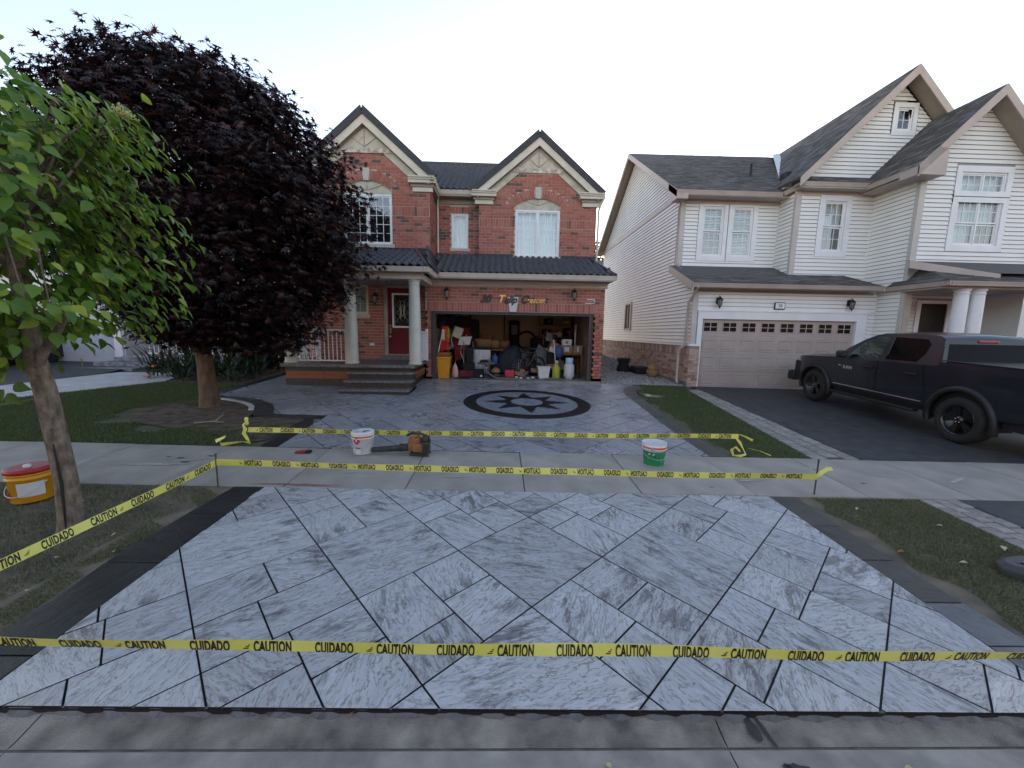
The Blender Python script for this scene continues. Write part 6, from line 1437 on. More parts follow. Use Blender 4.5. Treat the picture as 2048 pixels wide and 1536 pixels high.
        wf = [(2.66,1.30),(1.80,1.315),(1.78,1.80),(2.04,1.79),(2.32,1.66)]; wr = [(1.66,1.32),(.98,1.34),(.88,1.50),(.86,1.70),(.96,1.79),(1.66,1.80)]
        b = MB(); b.bm(panel_fill(gp_, [wf, wr], P)); cab = L('cab_side', b, M_p)
        for nm, pg, m_ in (('front_window',wf,M_gl),('rear_window',wr,M_gk)):
            b = MB(); pp = [P(y,z) for y, z in pg]; pp = [(x+(.008 if s == 0 else -.008),y,z) for x, y, z in pp]; b.add(pp, [tuple(range(len(pp)))]); L(nm, b, m_, cab)
        b = MB(); x0, x1 = sorted((mx(.05),mx(.35))); b.bevbox(x0,x1,-1.26,-1.02,.86,1.30,.03); L('tail_light', b, M_red)
        b = MB(); x0, x1 = sorted((mx(.12),mx(.50))); b.bevbox(x0,x1,4.36,4.54,.86,1.04,.04); L('headlight', b, M_chr)
    # roof, windscreen, rear glass
    b = MB(); secs = []
    for (y, z, dz) in ((2.10,1.82,.02),(1.95,1.86,.04),(1.5,1.875,.05),(.95,1.875,.045),(.72,1.855,.02),(.66,1.80,.0)):
        x0 = .085+(z-1.28)*.30; secs.append([(x0+(W-2*x0)*k/8, y, z+dz*(1-(2*k/8-1)**2)) for k in range(9)])
    b.loft(secs, close=False, caps=False); L('roof', b, M_p)
    q = lambda y, z, i: (.085+(z-1.28)*.30+i, y, z)
    b = MB(); b.add([(.09,3.02,1.24),(W-.09,3.02,1.24),(W-.25,2.12,1.82),(.25,2.12,1.82)], [(0,1,2,3)]); L('windscreen', b, M_gl)
    b = MB(); bx = [(.10,.50,1.29),(W-.10,.50,1.29),(W-.25,.66,1.80),(.25,.66,1.80)]; hx = [(.20,.515,1.34),(W-.20,.515,1.34),(W-.30,.635,1.72),(.30,.635,1.72)]
    b.add(bx+hx, [(0,1,5,4),(1,2,6,5),(2,3,7,6),(3,0,4,7)]); rg = L('rear_panel', b, M_p)
    b = MB(); b.add([(x,y+.012,z) for x, y, z in hx], [(0,1,2,3)]); L('rear_glass', b, M_gk, rg)
    b = MB(); b.bevbox(.82,1.18,.630,.665,1.745,1.795,.012); L('brake_light', b, M_red, rg)
    # bumpers, grille, seats seen through the glass
    b = MB(); b.bevbox(.05,W-.05,-1.42,-1.20,.52,.74,.05); L('rear_bumper', b, M_chr)
    b = MB(); b.bevbox(.03,W-.03,4.40,4.66,.42,.70,.06); L('front_bumper', b, M_pl)
    b = MB(); b.bevbox(.55,W-.55,4.50,4.58,.76,1.05,.03); L('grille', b, M_pl)
    for (x0, y0) in ((.30,1.75),(1.15,1.75),(.30,.85),(1.15,.85)):
        b = MB(); b.bevbox(x0,x0+.52,y0-.05,y0+.12,.9,1.42,.06); b.bevbox(x0+.13,x0+.39,y0-.04,y0+.07,1.44,1.62,.04); L('seat', b, M_pl)
    b = MB(); b.tube([(.52+.17*math.cos(a),2.42+.05*math.sin(a),1.20+.17*math.sin(a)) for a in np.linspace(0,2*math.pi,22)], .015, 6, caps=False); L('steering_wheel', b, M_pl); b = MB(); b.bevbox(.15,W-.15,2.5,2.95,1.0,1.22,.05); L('dashboard', b, M_pl)
    # badge on the front door
    v, f = text_mesh('RAM', .105, .003, 0, 1.25, .004); b = MB(); xx = bulge(2.45,1.02)-.012; b.add([(xx-p[2], 2.52-p[0], 1.03+p[1]) for p in v], f); L('badge', b, M_chr)
    b = MB(); xx = bulge(2.72,1.05)-.010; b.bevbox(xx-.004,xx+.006,2.71,2.81,1.045,1.07,.004); L('trim_badge', b, M_chr)
pickup()
# ================================================================== what is stored in the open garage
def simple(name, mb, m, loc, label, cat, group=None, parts=()):
    t = thing(name, loc, label, cat, group); obj(parts[0] if parts else 'body', mb, m, t); return t
def M_(n, c, r=.6, **k): return MATS.get(n) or mat(n, c, rough=r, **k)
m_yel = M_('bin_yellow', (.62,.27,.02), .45); m_card = M_('cardboard', (.30,.19,.11), .85); m_wood = M_('wood_brown', (.17,.075,.03), .6, scale=6, stretch=(8,1,1)); m_wht = M_('white_plastic', (.60,.60,.60), .5); m_blk = M_('black_cloth', (.012,.012,.014), .85)
m_red = M_('red_fabric', (.16,.008,.010), .8); m_dred = M_('maroon', (.10,.008,.014), .6); m_grey = M_('grey_plastic', (.12,.125,.13), .6); m_blue = M_('blue_bag', (.03,.07,.22), .6); m_ygr = M_('yellow_green', (.32,.34,.03), .5); m_alu = M_('aluminium', (.55,.55,.56), .35, metal=.8); m_nvy = M_('navy_tarp', (.014,.016,.028), .7, bump=.5, bscale=8); m_tan = M_('tan_wicker', (.26,.16,.08), .8, bump=.5, bscale=60)
# wheeled bin
def frustum(x, y, z0, z1, a0, b0, a1, b1): return [[(x-a0,y-b0,z0),(x+a0,y-b0,z0),(x+a0,y+b0,z0),(x-a0,y+b0,z0)], [(x-a1,y-b1,z1),(x+a1,y-b1,z1),(x+a1,y+b1,z1),(x-a1,y+b1,z1)]]
t = thing('plastic_bin', (-1.78,12.25,0), 'orange yellow plastic bin at the left edge of garage opening', 'bin')
b = MB(); b.loft(frustum(-1.78,12.25,.0,.62,.17,.18,.21,.22), smooth=False); obj('body', b, m_yel, t, bevel=.02)
b = MB(); b.bevbox(-2.01,-1.55,12.01,12.49,.60,.67,.02); obj('rim', b, m_yel, t); b = MB(); b.bevbox(-1.99,-1.57,12.03,12.47,.68,.80,.03); obj('lid', b, M_('lid_brown', (.22,.085,.02), .5), t)
# safety vests hung on the wall track
t = thing('hanging_vests', (-1.80,12.45,1.0), 'red and orange high visibility clothing hanging over the yellow bin', 'clothing')
for k, (c, w, x, z1, z0) in enumerate((((.50,.02,.015),.20,-1.80,1.62,.85),((.62,.13,.02),.12,-1.72,1.60,1.15),((.80,.72,.66),.09,-1.84,1.52,1.18),((.45,.42,.05),.07,-1.66,1.55,1.25))):
    b = MB(); n = 14; pts = []
    for q in range(n+1):
        s_ = q/n; xx = x+(s_-.5)*w; yy = 12.45-.02*k+.03*math.sin(q*1.9+k); pts += [(xx*.98-.02+.02*0,yy,z1-.04*abs(s_-.5)), (x+(s_-.5)*w*1.35,yy,z0+.03*math.sin(q*1.3))]
    b.add(pts, [(2*q,2*q+2,2*q+3,2*q+1) for q in range(n)], 0, True); obj('cloth', b, mat('vest%d' % k, c, rough=.7), t)
t = thing('leaning_poles', (-1.75,12.3,0), 'two pale aluminium poles leaning beside the hanging vests', 'poles'); b = MB(); b.tube([(-1.98,12.25,.7),(-1.86,12.6,1.55)], .018, 8); obj('pole', b, m_alu, t); b = MB(); b.tube([(-1.52,12.4,.95),(-1.62,12.6,1.35)], .018, 8); obj('pole', b, m_alu, t)
t = thing('wall_clutter', (-1.5,14.0,1.7), 'dark bags and tools hung high on the left garage wall', 'bags')
for (x,y,z,sx,sy,sz,m) in ((-1.95,13.0,1.75,.14,.2,.22,m_blk),(-1.75,13.6,1.85,.2,.25,.18,m_blk),(-1.35,14.2,1.75,.28,.2,.24,m_blk),(-1.0,14.6,1.55,.2,.2,.36,m_blk),(-1.30,13.9,1.35,.22,.12,.28,m_red)):
    b = MB(); b.bevbox(x-sx,x+sx,y-sy,y+sy,z-sz,z+sz,.09,seg=3); obj('bag', b, m, t)
t = thing('folded_chair', (-1.42,13.2,.4), 'dark red folding camp chair standing behind the bin', 'chair'); b = MB(); b.obox((-1.40,13.3,.95),(.34,.05,.2),(0,.08,0),(-.05,0,.85)); obj('seat', b, m_red, t); 
for s in (-1,1): b = MB(); b.tube([(-1.40-.2*s,13.25,.25),(-1.36+.2*s,13.3,1.35)], .014, 6); obj('leg', b, m_alu, t)
t = thing('pale_sign_board', (-1.45,12.9,1.35), 'pale beige board hanging diamondwise behind the vests', 'board'); b = MB(); b.obox((-1.42,12.9,1.42),(.28,0,-.10),(0,.02,0),(.12,0,.33)); obj('board', b, M_('pale_board', (.48,.44,.36), .8), t)
t = thing('hand_truck', (-1.02,12.9,0), 'aluminium hand truck standing left of the white cabinet', 'hand truck')
b = MB(); b.tube([(-1.22,12.75,.05),(-1.22,12.95,1.12),(-.93,12.95,1.14),(-.80,12.75,.12)], .018, 8); obj('frame', b, m_alu, t); b = MB(); b.bevbox(-1.14,-.90,12.8,12.95,.30,.95,.03); obj('back_plate', b, m_blk, t); b = MB(); b.bevbox(-1.22,-.84,12.55,12.9,.16,.45,.03); obj('motor_box', b, m_blk, t)
t = thing('maroon_case', (-1.0,12.35,0), 'maroon case lying on the garage floor beside the bin', 'case'); b = MB(); b.bevbox(-1.32,-.72,12.25,12.6,.0,.22,.04); obj('shell', b, m_dred, t); b = MB(); b.tube([(-1.1,12.24,.14),(-1.05,12.22,.18),(-.98,12.22,.18),(-.93,12.24,.14)], .01, 6); obj('handle', b, m_blk, t)
t = thing('pink_sack', (-1.42,12.12,0), 'pale pink sack slumped against the yellow bin', 'sack'); b = MB(); b.lathe([(.03,0),(.12,.02),(.13,.15),(.10,.32),(.05,.42),(.02,.46)],14,(-1.42,12.15,0),sx=.8,sy=.7); obj('sack', b, M_('pale_pink', (.55,.33,.28), .8), t)
t = thing('dust_pan', (-1.15,12.0,0), 'flat dark mat on floor in front of the maroon case', 'mat'); b = MB(); b.bevbox(-1.45,-.95,11.95,12.2,.0,.02,.008); obj('mat', b, m_blk, t)
# white drawer cabinet
t = thing('storage_cabinet', (-.72,13.3,0), 'white plastic storage cabinet with black top in the garage', 'cabinet'); b = MB(); b.bevbox(-.98,-.34,13.1,13.6,.02,.86,.02); obj('cabinet', b, m_wht, t); b = MB(); b.bevbox(-1.02,-.30,13.06,13.64,.86,.92,.02); obj('top', b, m_blk, t)
for s in (0,1): b = MB(); b.bevbox(-.95+s*.31,-.67+s*.31,13.085,13.1,.08,.82,.006); obj('door_panel', b, M_('pale_panel', (.48,.48,.5), .5), t)
t = thing('round_stool', (-.42,12.55,0), 'round grey stool in front of the white cabinet', 'stool'); b = MB(); b.lathe([(.02,.42),(.27,.42),(.29,.44),(.29,.46),(.26,.48),(.02,.48)],24,(-.45,12.5,0)); obj('seat', b, m_grey, t)
b = MB(); b.lathe([(.03,.05),(.03,.42)],10,(-.45,12.5,0)); obj('column', b, m_alu, t); b = MB(); b.lathe([(.2,0),(.2,.02),(.03,.06)],16,(-.45,12.5,0)); obj('foot', b, m_grey, t)
t = thing('black_shoes', (-.5,12.45,.48), 'dark shoes lying on the round grey stool', 'shoes'); b = MB(); b.bevbox(-.66,-.40,12.38,12.48,.482,.56,.035,seg=3); obj('shoe', b, m_blk, t); b = MB(); b.bevbox(-.60,-.34,12.50,12.60,.482,.57,.035,seg=3); obj('shoe', b, m_grey, t)
t = thing('blue_bottle', (-.2,12.7,0), 'blue jug standing beside the round stool', 'bottle'); b = MB(); b.lathe([(.09,.40),(.10,.42),(.10,.62),(.04,.70),(.03,.74)],14,(-.18,12.9,0)); obj('bottle', b, m_blue, t); b = MB(); b.bevbox(-.34,-.02,12.8,13.05,.0,.395,.02); obj('crate', b, m_blk, t)
t = thing('wicker_baskets', (-.45,13.9,.95), 'brown wicker baskets piled on top behind the cabinet', 'basket')
for (x,y,z,sx,sz) in ((-.62,14.0,1.06,.32,.15),(-.18,14.1,1.02,.30,.14),(.12,14.0,1.0,.22,.16),(-.5,14.2,1.26,.25,.08)):
    b = MB(); b.lathe([(sx*.75,z-sz),(sx*.95,z),(sx,z+sz),(sx*.93,z+sz),(sx*.8,z-sz*.7)],18,(x,y,0),sy=.6); obj('basket', b, m_tan if sx > .28 else m_wood, t)
t = thing('wooden_bench', (-.2,14.2,0), 'dark wooden bench holding the wicker baskets', 'bench'); b = MB(); b.bevbox(-.95,.35,13.75,14.45,.80,.86,.01); obj('top', b, m_wood, t)
for x in (-.9,.3): b = MB(); b.box(x-.03,x+.03,13.85,13.91,0,.8); obj('leg', b, m_wood, t)
t = thing('black_box', (-.72,12.2,0), 'small black box with white knob on the garage floor', 'box'); b = MB(); b.bevbox(-.86,-.52,12.15,12.45,.0,.27,.02); obj('box', b, m_blk, t); b = MB(); b.lathe([(.04,0),(.04,.02),(.02,.03)],12,(-.60,12.15,.07),mtx=Matrix.Rotation(R_(90),3,'X')); obj('knob', b, m_wht, t)
t = thing('grey_ramp', (-.1,12.05,0), 'grey curved plastic mat on the floor at the garage mouth', 'mat'); b = MB(); n = 12; pr = []
for k in range(n+1): s_ = k/n; x = -.48+.95*s_; z = .03+.30*max(0,1-s_*2.2)**2; pr.append([(x,11.98,z),(x,12.38,z),(x,12.38,z-.03),(x,11.98,z-.03)])
b.loft(pr); obj('sheet', b, m_grey, t)
# bicycles under a tarp
def bike(x, y, label, ang):
    t = thing('bicycle', (x,y,0), label, 'bicycle', 'bicycles in the garage'); c, s = math.cos(ang), math.sin(ang); P = lambda u, z, w=0: (x+u*c-w*s, y+u*s+w*c, z)
    for u in (-.42,.42):
        b = MB(); b.tube([P(u+.31*math.cos(a),.32+.31*math.sin(a)) for a in np.linspace(0,2*math.pi,30)], .022, 8, caps=False); wq = obj('wheel', b, m_blk, t)
        b = MB(); [b.bar(P(u,.32),P(u+.30*math.cos(a),.32+.30*math.sin(a)),.004) for a in np.linspace(0,2*math.pi,17)[:-1]]; obj('spokes', b, m_alu, wq)
    b = MB(); 
    for a_, e in (((-.42,.32),(-.02,.34)),((-.42,.32),(-.16,.78)),((-.16,.78),(-.02,.34)),((-.16,.74),(.30,.80)),((-.02,.34),(.32,.70)),((.42,.32),(.30,.88))): b.tube([P(*a_),P(*e)],.018,8)
    obj('frame', b, M_('bike_frame', (.05,.05,.055), .4), t); b = MB(); b.tube([P(.30,.90,-.26),P(.28,.92,0),P(.30,.90,.26)],.014,8); obj('handlebar', b, m_alu, t); b = MB(); b.bevbox(*sorted((P(-.30,0)[0],P(-.04,0)[0])),y-.07,y+.07,.86,.92,.025); obj('saddle', b, m_blk, t)
bike(.95,13.0,'black bicycle standing nose out in the middle of garage', R_(35)); bike(.75,13.7,'black bicycle behind the front one beside navy tarp', R_(15))
t = thing('navy_tarp', (.42,13.2,0), 'navy tarp draped over goods left of the bicycles', 'tarp'); b = MB(); pr = []
for (z, r, dx) in ((.12,.42,0),(.35,.44,.0),(.6,.40,.02),(.8,.30,.08),(.95,.2,.14),(1.0,.08,.17)): pr.append([(.30+dx+r*math.cos(a)*(1+.12*math.sin(a*5+z*4)),13.25+.7*r*math.sin(a)*(1+.12*math.sin(a*4)),z) for a in np.linspace(0,2*math.pi,25)[:-1]])
b.loft(pr); obj('sheet', b, m_nvy, t)
t = thing('red_toy_bag', (.3,12.35,0), 'small coral red bag on the garage floor before the tarp', 'bag'); b = MB(); b.bevbox(.14,.46,12.3,12.5,.0,.26,.06,seg=3); obj('bag', b, M_('coral', (.45,.035,.045), .6), t); b = MB(); b.tube([(.22,12.4,.24),(.25,12.4,.33),(.35,12.4,.33),(.38,12.4,.24)],.012,6); obj('strap', b, m_blk, t)
t = thing('cream_ball', (-.12,12.5,0), 'tan and black helmet on the floor beside the red bag', 'helmet'); b = MB(); b.lathe([(.02,.0),(.13,.03),(.17,.13),(.14,.24),(.05,.30),(.01,.31)],16,(-.15,12.6,0)); obj('shell', b, m_tan, t); b = MB(); b.lathe([(.175,.10),(.18,.13),(.175,.16)],16,(-.15,12.6,0)); obj('band', b, m_blk, t)
t = thing('small_tools', (.6,12.15,0), 'small pale parts scattered on the floor before the bicycles', 'tools')
for k in range(7): x = .52+.13*k+random.uniform(-.03,.03); y = 12.05+random.uniform(0,.3); b = MB(); b.bevbox(x-.04,x+.05,y-.02,y+.03,.0,.03+.03*random.random(),.008); obj('tool', b, (m_alu,m_wht,m_blk)[k % 3], t)
t = thing('hanging_golf_bag', (.62,15.6,1.0), 'tall black bag hanging on the back garage wall', 'bag'); b = MB(); b.lathe([(.10,.55),(.20,.62),(.22,1.0),(.21,1.7),(.23,1.78),(.16,1.83)],18,(.55,15.75,.1)); obj('bag', b, m_blk, t); b = MB(); b.bevbox(.42,.68,15.5,15.6,1.35,1.75,.04); obj('pocket', b, m_grey, t)
t = thing('hula_hoop', (1.1,15.6,.9), 'black hoop leaning against the back wall', 'hoop'); b = MB(); b.tube([(1.05+.36*math.cos(a),15.7,1.15+.34*math.sin(a)) for a in np.linspace(0,2*math.pi,30)],.04,8,caps=False); obj('hoop', b, m_blk, t)
t = thing('dark_sofa', (1.9,15.2,0), 'black covered furniture along the back wall of garage', 'furniture'); b = MB(); b.bevbox(1.2,2.8,15.0,15.8,.0,1.25,.08); obj('cover', b, m_blk, t)
t = thing('foam_sheet', (1.5,13.4,0), 'grey foam panel leaning right of the bicycles', 'panel'); b = MB(); b.obox((1.52,13.5,.62),(.55,.1,-.42),(.05,.08,.0),(.22,.1,.45)); obj('panel', b, m_grey, t)
t = thing('brown_carton', (1.85,13.3,.75), 'brown carton with white flap above the leaning panel', 'box'); b = MB(); b.obox((1.83,13.3,.98),(.28,.05,-.10),(-.03,.3,0),(.08,0,.30)); obj('carton', b, m_card, t); b = MB(); b.obox((1.80,13.13,.88),(.26,.05,-.10),(0,.01,0),(.04,0,.16)); obj('flap', b, m_wht, t)
t = thing('support_crate', (1.82,13.35,0), 'tall dark crate holding up the brown carton', 'crate'); b = MB(); b.bevbox(1.62,2.0,13.2,13.6,.0,.80,.02); obj('crate', b, m_blk, t)
t = thing('white_pail', (1.45,12.5,0), 'white square tub on the floor right of the bicycle', 'tub'); b = MB(); b.loft(frustum(1.42,12.55,.0,.36,.16,.14,.20,.17), smooth=False); obj('tub', b, m_wht, t, bevel=.015); b = MB(); b.bevbox(1.20,1.64,12.36,12.74,.34,.375,.012); obj('rim', b, m_wht, t)
t = thing('yellow_jug', (1.85,12.35,0), 'yellow green sprayer jug beside the propane tank', 'jug'); b = MB(); b.lathe([(.12,0),(.13,.03),(.13,.34),(.07,.43),(.05,.5)],18,(1.82,12.4,0)); obj('jug', b, m_ygr, t); b = MB(); b.lathe([(.055,.5),(.06,.56),(.02,.58)],12,(1.82,12.4,0)); obj('cap', b, m_wht, t); b = MB(); b.tube([(1.78,12.3,.3),(1.74,12.3,.8),(1.70,12.35,1.25)],.012,6); obj('wand', b, m_alu, t)
t = thing('propane_tank', (2.22,12.2,0), 'pale grey propane tank with blue collar by right jamb', 'gas tank'); b = MB(); b.lathe([(.10,0),(.12,.02),(.12,.05),(.15,.07),(.165,.12),(.165,.40),(.15,.47),(.10,.51),(.03,.525)],26,(2.2,12.2,0)); obj('tank', b, M_('tank_grey', (.50,.50,.48), .5), t)
b = MB(); b.lathe([(.11,.50),(.12,.51),(.12,.68),(.112,.68),(.105,.52)],22,(2.2,12.2,0)); obj('collar', b, M_('pale_blue', (.38,.48,.62), .5), t); b = MB(); b.lathe([(.03,.52),(.03,.62),(.045,.63),(.045,.66)],10,(2.2,12.2,0)); obj('valve', b, m_wht, t)
t = thing('wood_table', (2.3,13.2,0), 'brown wooden table with open front near the right garage wall', 'table'); b = MB(); b.bevbox(1.98,2.80,13.0,13.7,.72,.78,.01); obj('top', b, m_wood, t)
for (x,y) in ((2.02,13.04),(2.76,13.04),(2.02,13.66),(2.76,13.66)): b = MB(); b.box(x-.03,x+.03,y-.03,y+.03,0,.72); obj('leg', b, m_wood, t)
for nm, bx, m, lb, ct in (('white_carton',(2.10,2.42,13.1,13.4,1.05,1.25),m_wht,'white carton stacked over the wooden table','box'),('lower_carton',(2.06,2.46,13.1,13.45,.785,1.045),m_card,'brown box under the white carton on the table','box'),('table_carton',(2.48,2.78,13.05,13.4,.785,1.05),m_card,'brown box at the right end of wooden table','box')):
    b = MB(); b.bevbox(*bx,.006); t = thing(nm,(bx[0],bx[2],bx[4]),lb,ct); obj('box', b, m, t); b = MB(); b.box(bx[0]+.12,bx[1]-.12,bx[2]-.003,bx[2]-.001,bx[4]+.05,bx[5]-.05); obj('tape_label', b, m_card if m is m_wht else m_wht, t)
t = thing('blue_sack', (2.02,12.95,.5), 'blue bag hanging at the left end of the table', 'bag'); b = MB(); b.lathe([(.02,.62),(.13,.66),(.15,.82),(.11,.98),(.04,1.05)],14,(1.96,12.9,0),sy=.7); obj('bag', b, m_blue, t); b = MB(); b.tube([(1.9,12.9,1.0),(1.96,12.9,1.1),(2.02,12.9,1.0)],.008,6); obj('strap', b, m_blk, t)
t = thing('leaning_planks', (2.5,12.3,0), 'dark planks leaning against the right garage wall', 'planks')
for k in range(4): b = MB(); b.obox((2.45+.05*k,12.3+.12*k,.33),(.03,.10,0),(0,.02,.0),(-.26+.03*k,.02,.62)); obj('plank', b, m_wood if k % 2 else M_('dark_plank', (.07,.05,.035), .8), t)
t = thing('white_pipe', (2.62,13.2,.9), 'white pipe standing behind the cartons at right', 'pipe'); b = MB(); b.tube([(2.62,13.6,.79),(2.66,13.75,1.72)],.03,10); obj('pipe', b, m_wht, t); b = MB(); b.lathe([(.045,1.68),(.045,1.76)],10,(2.66,13.75,0)); obj('coupling', b, m_wht, t)
t = thing('wall_shelf', (2.3,15.5,1.2), 'dark shelving unit in the right back corner of garage', 'shelf')
for z in (1.3,1.75): b = MB(); b.box(1.5,2.9,15.6,16.0,z,z+.03); obj('shelf_board', b, m_wood, t)
for x in (1.55,2.85): b = MB(); b.box(x-.03,x+.03,15.62,15.7,1.0,2.2); obj('upright', b, m_wood, t)
for (x,z,w,h,m,d) in ((1.7,1.33,.3,.3,m_blk,'black case'),(2.1,1.33,.35,.22,m_card,'brown box'),(2.55,1.33,.3,.34,m_blk,'dark bag'),(1.75,1.78,.35,.26,m_blk,'black box'),(2.4,1.78,.5,.2,m_card,'flat brown box')):
    b = MB(); b.bevbox(x,x+w,15.62,15.95,z,z+h,.02); t = thing('shelf_box', (x,15.7,z), d+(' on the upper garage shelf' if z > 1.6 else ' on the lower garage shelf'), 'box'); obj('carton', b, m, t)
    b = MB(); b.box(x+w*.3,x+w*.7,15.612,15.618,z+h*.4,z+h*.7); obj('label_patch', b, m_wht if m is m_card else m_grey, t)
t = thing('door_opener', (.4,14.5,2.5), 'garage door opener rail hung from the garage ceiling', 'opener'); b = MB(); b.bevbox(.2,.6,14.3,14.7,2.35,2.6,.03); obj('motor', b, m_grey, t); b = MB(); b.box(.38,.42,12.1,14.3,2.45,2.49); obj('rail', b, m_alu, t)
t = thing('crumpled_rags', (1.65,12.05,0), 'grey work gloves lying on floor before the yellow jug', 'gloves'); b = MB(); b.bevbox(1.45,1.62,11.95,12.05,.0,.05,.02,mtx=None); b.bevbox(1.60,1.80,12.0,12.12,.0,.06,.02); obj('glove', b, m_grey, t)
# beside the house on the gravel
zg = lambda x, y: G(x,y)
t = thing('black_bin_bag', (5.0,15.2,zg(5,15.2)), 'black patio heap standing on the gravel beside white house', 'bag'); b = MB(); b.lathe([(.25,0),(.27,.05),(.20,.3),(.24,.42),(.28,.5),(.05,.52)],12,(4.85,15.0,zg(4.85,15.0)-.01)); obj('planter', b, m_blk, t); b = MB(); b.bevbox(5.05,5.6,14.1,14.9,zg(5.3,14.5)-.02,zg(5.3,14.5)+.26,.08,seg=3); obj('cover', b, m_blk, t)
t = thing('wicker_pot', (5.55,13.75,zg(5.55,13.75)), 'round wicker basket on gravel beside the white house wall', 'basket'); x, y = 5.50,13.70; b = MB(); b.lathe([(.17,0),(.21,.06),(.22,.18),(.20,.24),(.17,.24),(.16,.10)],22,(x,y,zg(x,y)-.01)); obj('basket', b, m_tan, t); b = MB(); b.lathe([(.02,.20),(.15,.23),(.13,.34),(.04,.40)],12,(x-.03,y,zg(x,y))); obj('liner', b, m_card, t)

# heaps of odds and ends that fill the floor and the back wall
JM = [m_blk, m_grey, m_card, m_wood, m_nvy, m_dred, m_wht, m_tan]
def junk(name, x0, x1, y0, y1, z1, n, label, seed):
    r = random.Random(seed); t = thing(name, ((x0+x1)/2,y0,0), label, 'pile')
    for k in range(n):
        x, y = r.uniform(x0,x1), r.uniform(y0,y1); h = r.uniform(.08,.34); z = r.uniform(0, max(.0,z1-h))*(1 if k % 2 else .2); q = r.random(); m = JM[r.choice((0,0,0,1,2,2,3,4,5,6,7))]; b = MB(); a = r.uniform(-.6,.6); w = r.uniform(.08,.22)
        if q < .5: b.obox((x,y,z+h/2),(w*2*math.cos(a),w*2*math.sin(a),r.uniform(-.05,.05)),(-w*math.sin(a),w*math.cos(a),0),(r.uniform(-.08,.08),0,h)); nm = 'carton'
        elif q < .75: b.lathe([(w*.5,0),(w*.55,h*.1),(w*.6,h*.7),(w*.25,h*.9),(w*.2,h)],12,(x,y,z)); nm = 'canister'
        else: b.tube([(x,y,z),(x+r.uniform(-.2,.2),y+.1,z+h),(x+r.uniform(-.35,.35),y+.2,z+h*2.2)],r.uniform(.01,.03),6); nm = 'rod'
        obj(nm, b, m, t)
junk('stored_goods',-2.1,-1.2,13.2,15.6,1.5,26,'dark pile of stored goods along the left garage wall',3); junk('stored_goods',-1.0,.3,14.6,15.9,1.2,26,'brown and dark pile against the back garage wall',5); junk('stored_goods',1.3,2.8,14.0,15.2,1.55,34,'tall dark pile of goods in the right back of garage',8); junk('stored_goods',.2,2.0,12.6,13.6,.5,26,'low clutter round the bicycles on the garage floor',13)
# ================================================================== caution tape, pails, blower, litter
M_tape = mat('tape_yellow', (.66,.66,.12), (.76,.75,.20), rough=.38, scale=3, bump=.08, bscale=18)
M_ink = mat('tape_ink', (.012,.012,.010), rough=.5)
M_stake = mat('rusty_stake', (.05,.04,.035), (.11,.085,.07), rough=.8, scale=30)
TH = .074
def tape_fn(A, B, sag=0, wob=.004, twist=0):
    A, B = Vector(A), Vector(B); d = B-A; L_ = d.length
    def f(s, h):
        t = s/L_; p = A+d*t; p = p+Vector((0,0,-sag*4*t*(1-t)+wob*math.sin(s*2.1)))
        n = Vector((-d.y, d.x, 0)).normalized(); a = twist*(math.sin(s*1.3+A.x)+.5*math.sin(s*3.7))*.5
        return p+Vector((0,0,h*math.cos(a)))+n*(h*math.sin(a)+.006*math.sin(s*3.1+1))
    return f, L_, Vector((-d.y, d.x, 0)).normalized()
TXT = {}
def tape(name, A, B, label, off, sag=0, mirror=False, fold=0, wob=.004, period=.62):
    t = thing(name, tuple(Vector(A)), label, 'tape', 'caution tapes'); f, L_, n = tape_fn(A, B, sag, wob, .45); m = 90; hb, ht = -TH/2+fold, TH/2
    b = MB(); pts = []
    for k in range(m+1): s = L_*k/m; pts += [f(s,hb), f(s,-.01), f(s,ht)]
    b.add(pts, [q for k in range(m) for q in ((3*k,3*k+3,3*k+4,3*k+1),(3*k+1,3*k+4,3*k+5,3*k+2))], 0, True); rb = obj('ribbon', b, M_tape, t)
    s = -off; sgn = -1 if mirror else 1; k = 0
    while s < L_:
        for (w, ds, sz) in (('CAUTION',0,.052),('CUIDADO',period*.5,.052),('\u2261\u2261',period*.79,.030)):
            c = s+ds
            if not (.12 < c < L_-.12): continue
            if w[0] != 'C' and w not in TXT: TXT[w] = ([(sx_+q*.004-.016, zz_) for q in range(3) for sx_, zz_ in ((.004*q*2,-.012+.010*q),(.026,-.012+.010*q),(.026,-.006+.010*q),(.002+.004*q*2,-.006+.010*q))], [(4*q,4*q+1,4*q+2,4*q+3) for q in range(3)])
            if w not in TXT: TXT[w] = text_mesh(w, sz*1.72, 0, .08, .44, .0036, 1.10)
            v, fc = TXT[w]; b = MB(); ok = []
            vv = [(c+sgn*p[0], min(max(p[1]*.95-.003, hb+.0005), ht)) for p in v]
            for side in (-1, 1): b.add([tuple(f(q[0], q[1])+n*(.0016*side)) for q in vv], fc)
            obj('print', b, M_ink, rb)
        s += period
    return t
def stake(x, y, ztop, label):
    t = thing('steel_stake', (x,y,G(x,y)), label, 'stake', 'tape stakes'); b = MB(); b.tube([(x,y,G(x,y)-.05),(x+.004,y,ztop)], .0085, 8); obj('rod', b, M_stake, t); b = MB(); b.lathe([(.011,ztop-.012),(.013,ztop-.004),(.010,ztop)],8,(x+.004,y,0)); obj('head', b, M_stake, t)
stake(-3.125,4.19,.085,'thin steel stake at the left sidewalk corner of the apron'); stake(3.755,4.26,.045,'rusty steel stake on the right verge by the sidewalk'); stake(-3.70,5.63,.10,'stake wrapped in yellow tape on the front lawn soil'); stake(3.60,5.55,.11,'thin stake in the grass wedge right of drive')
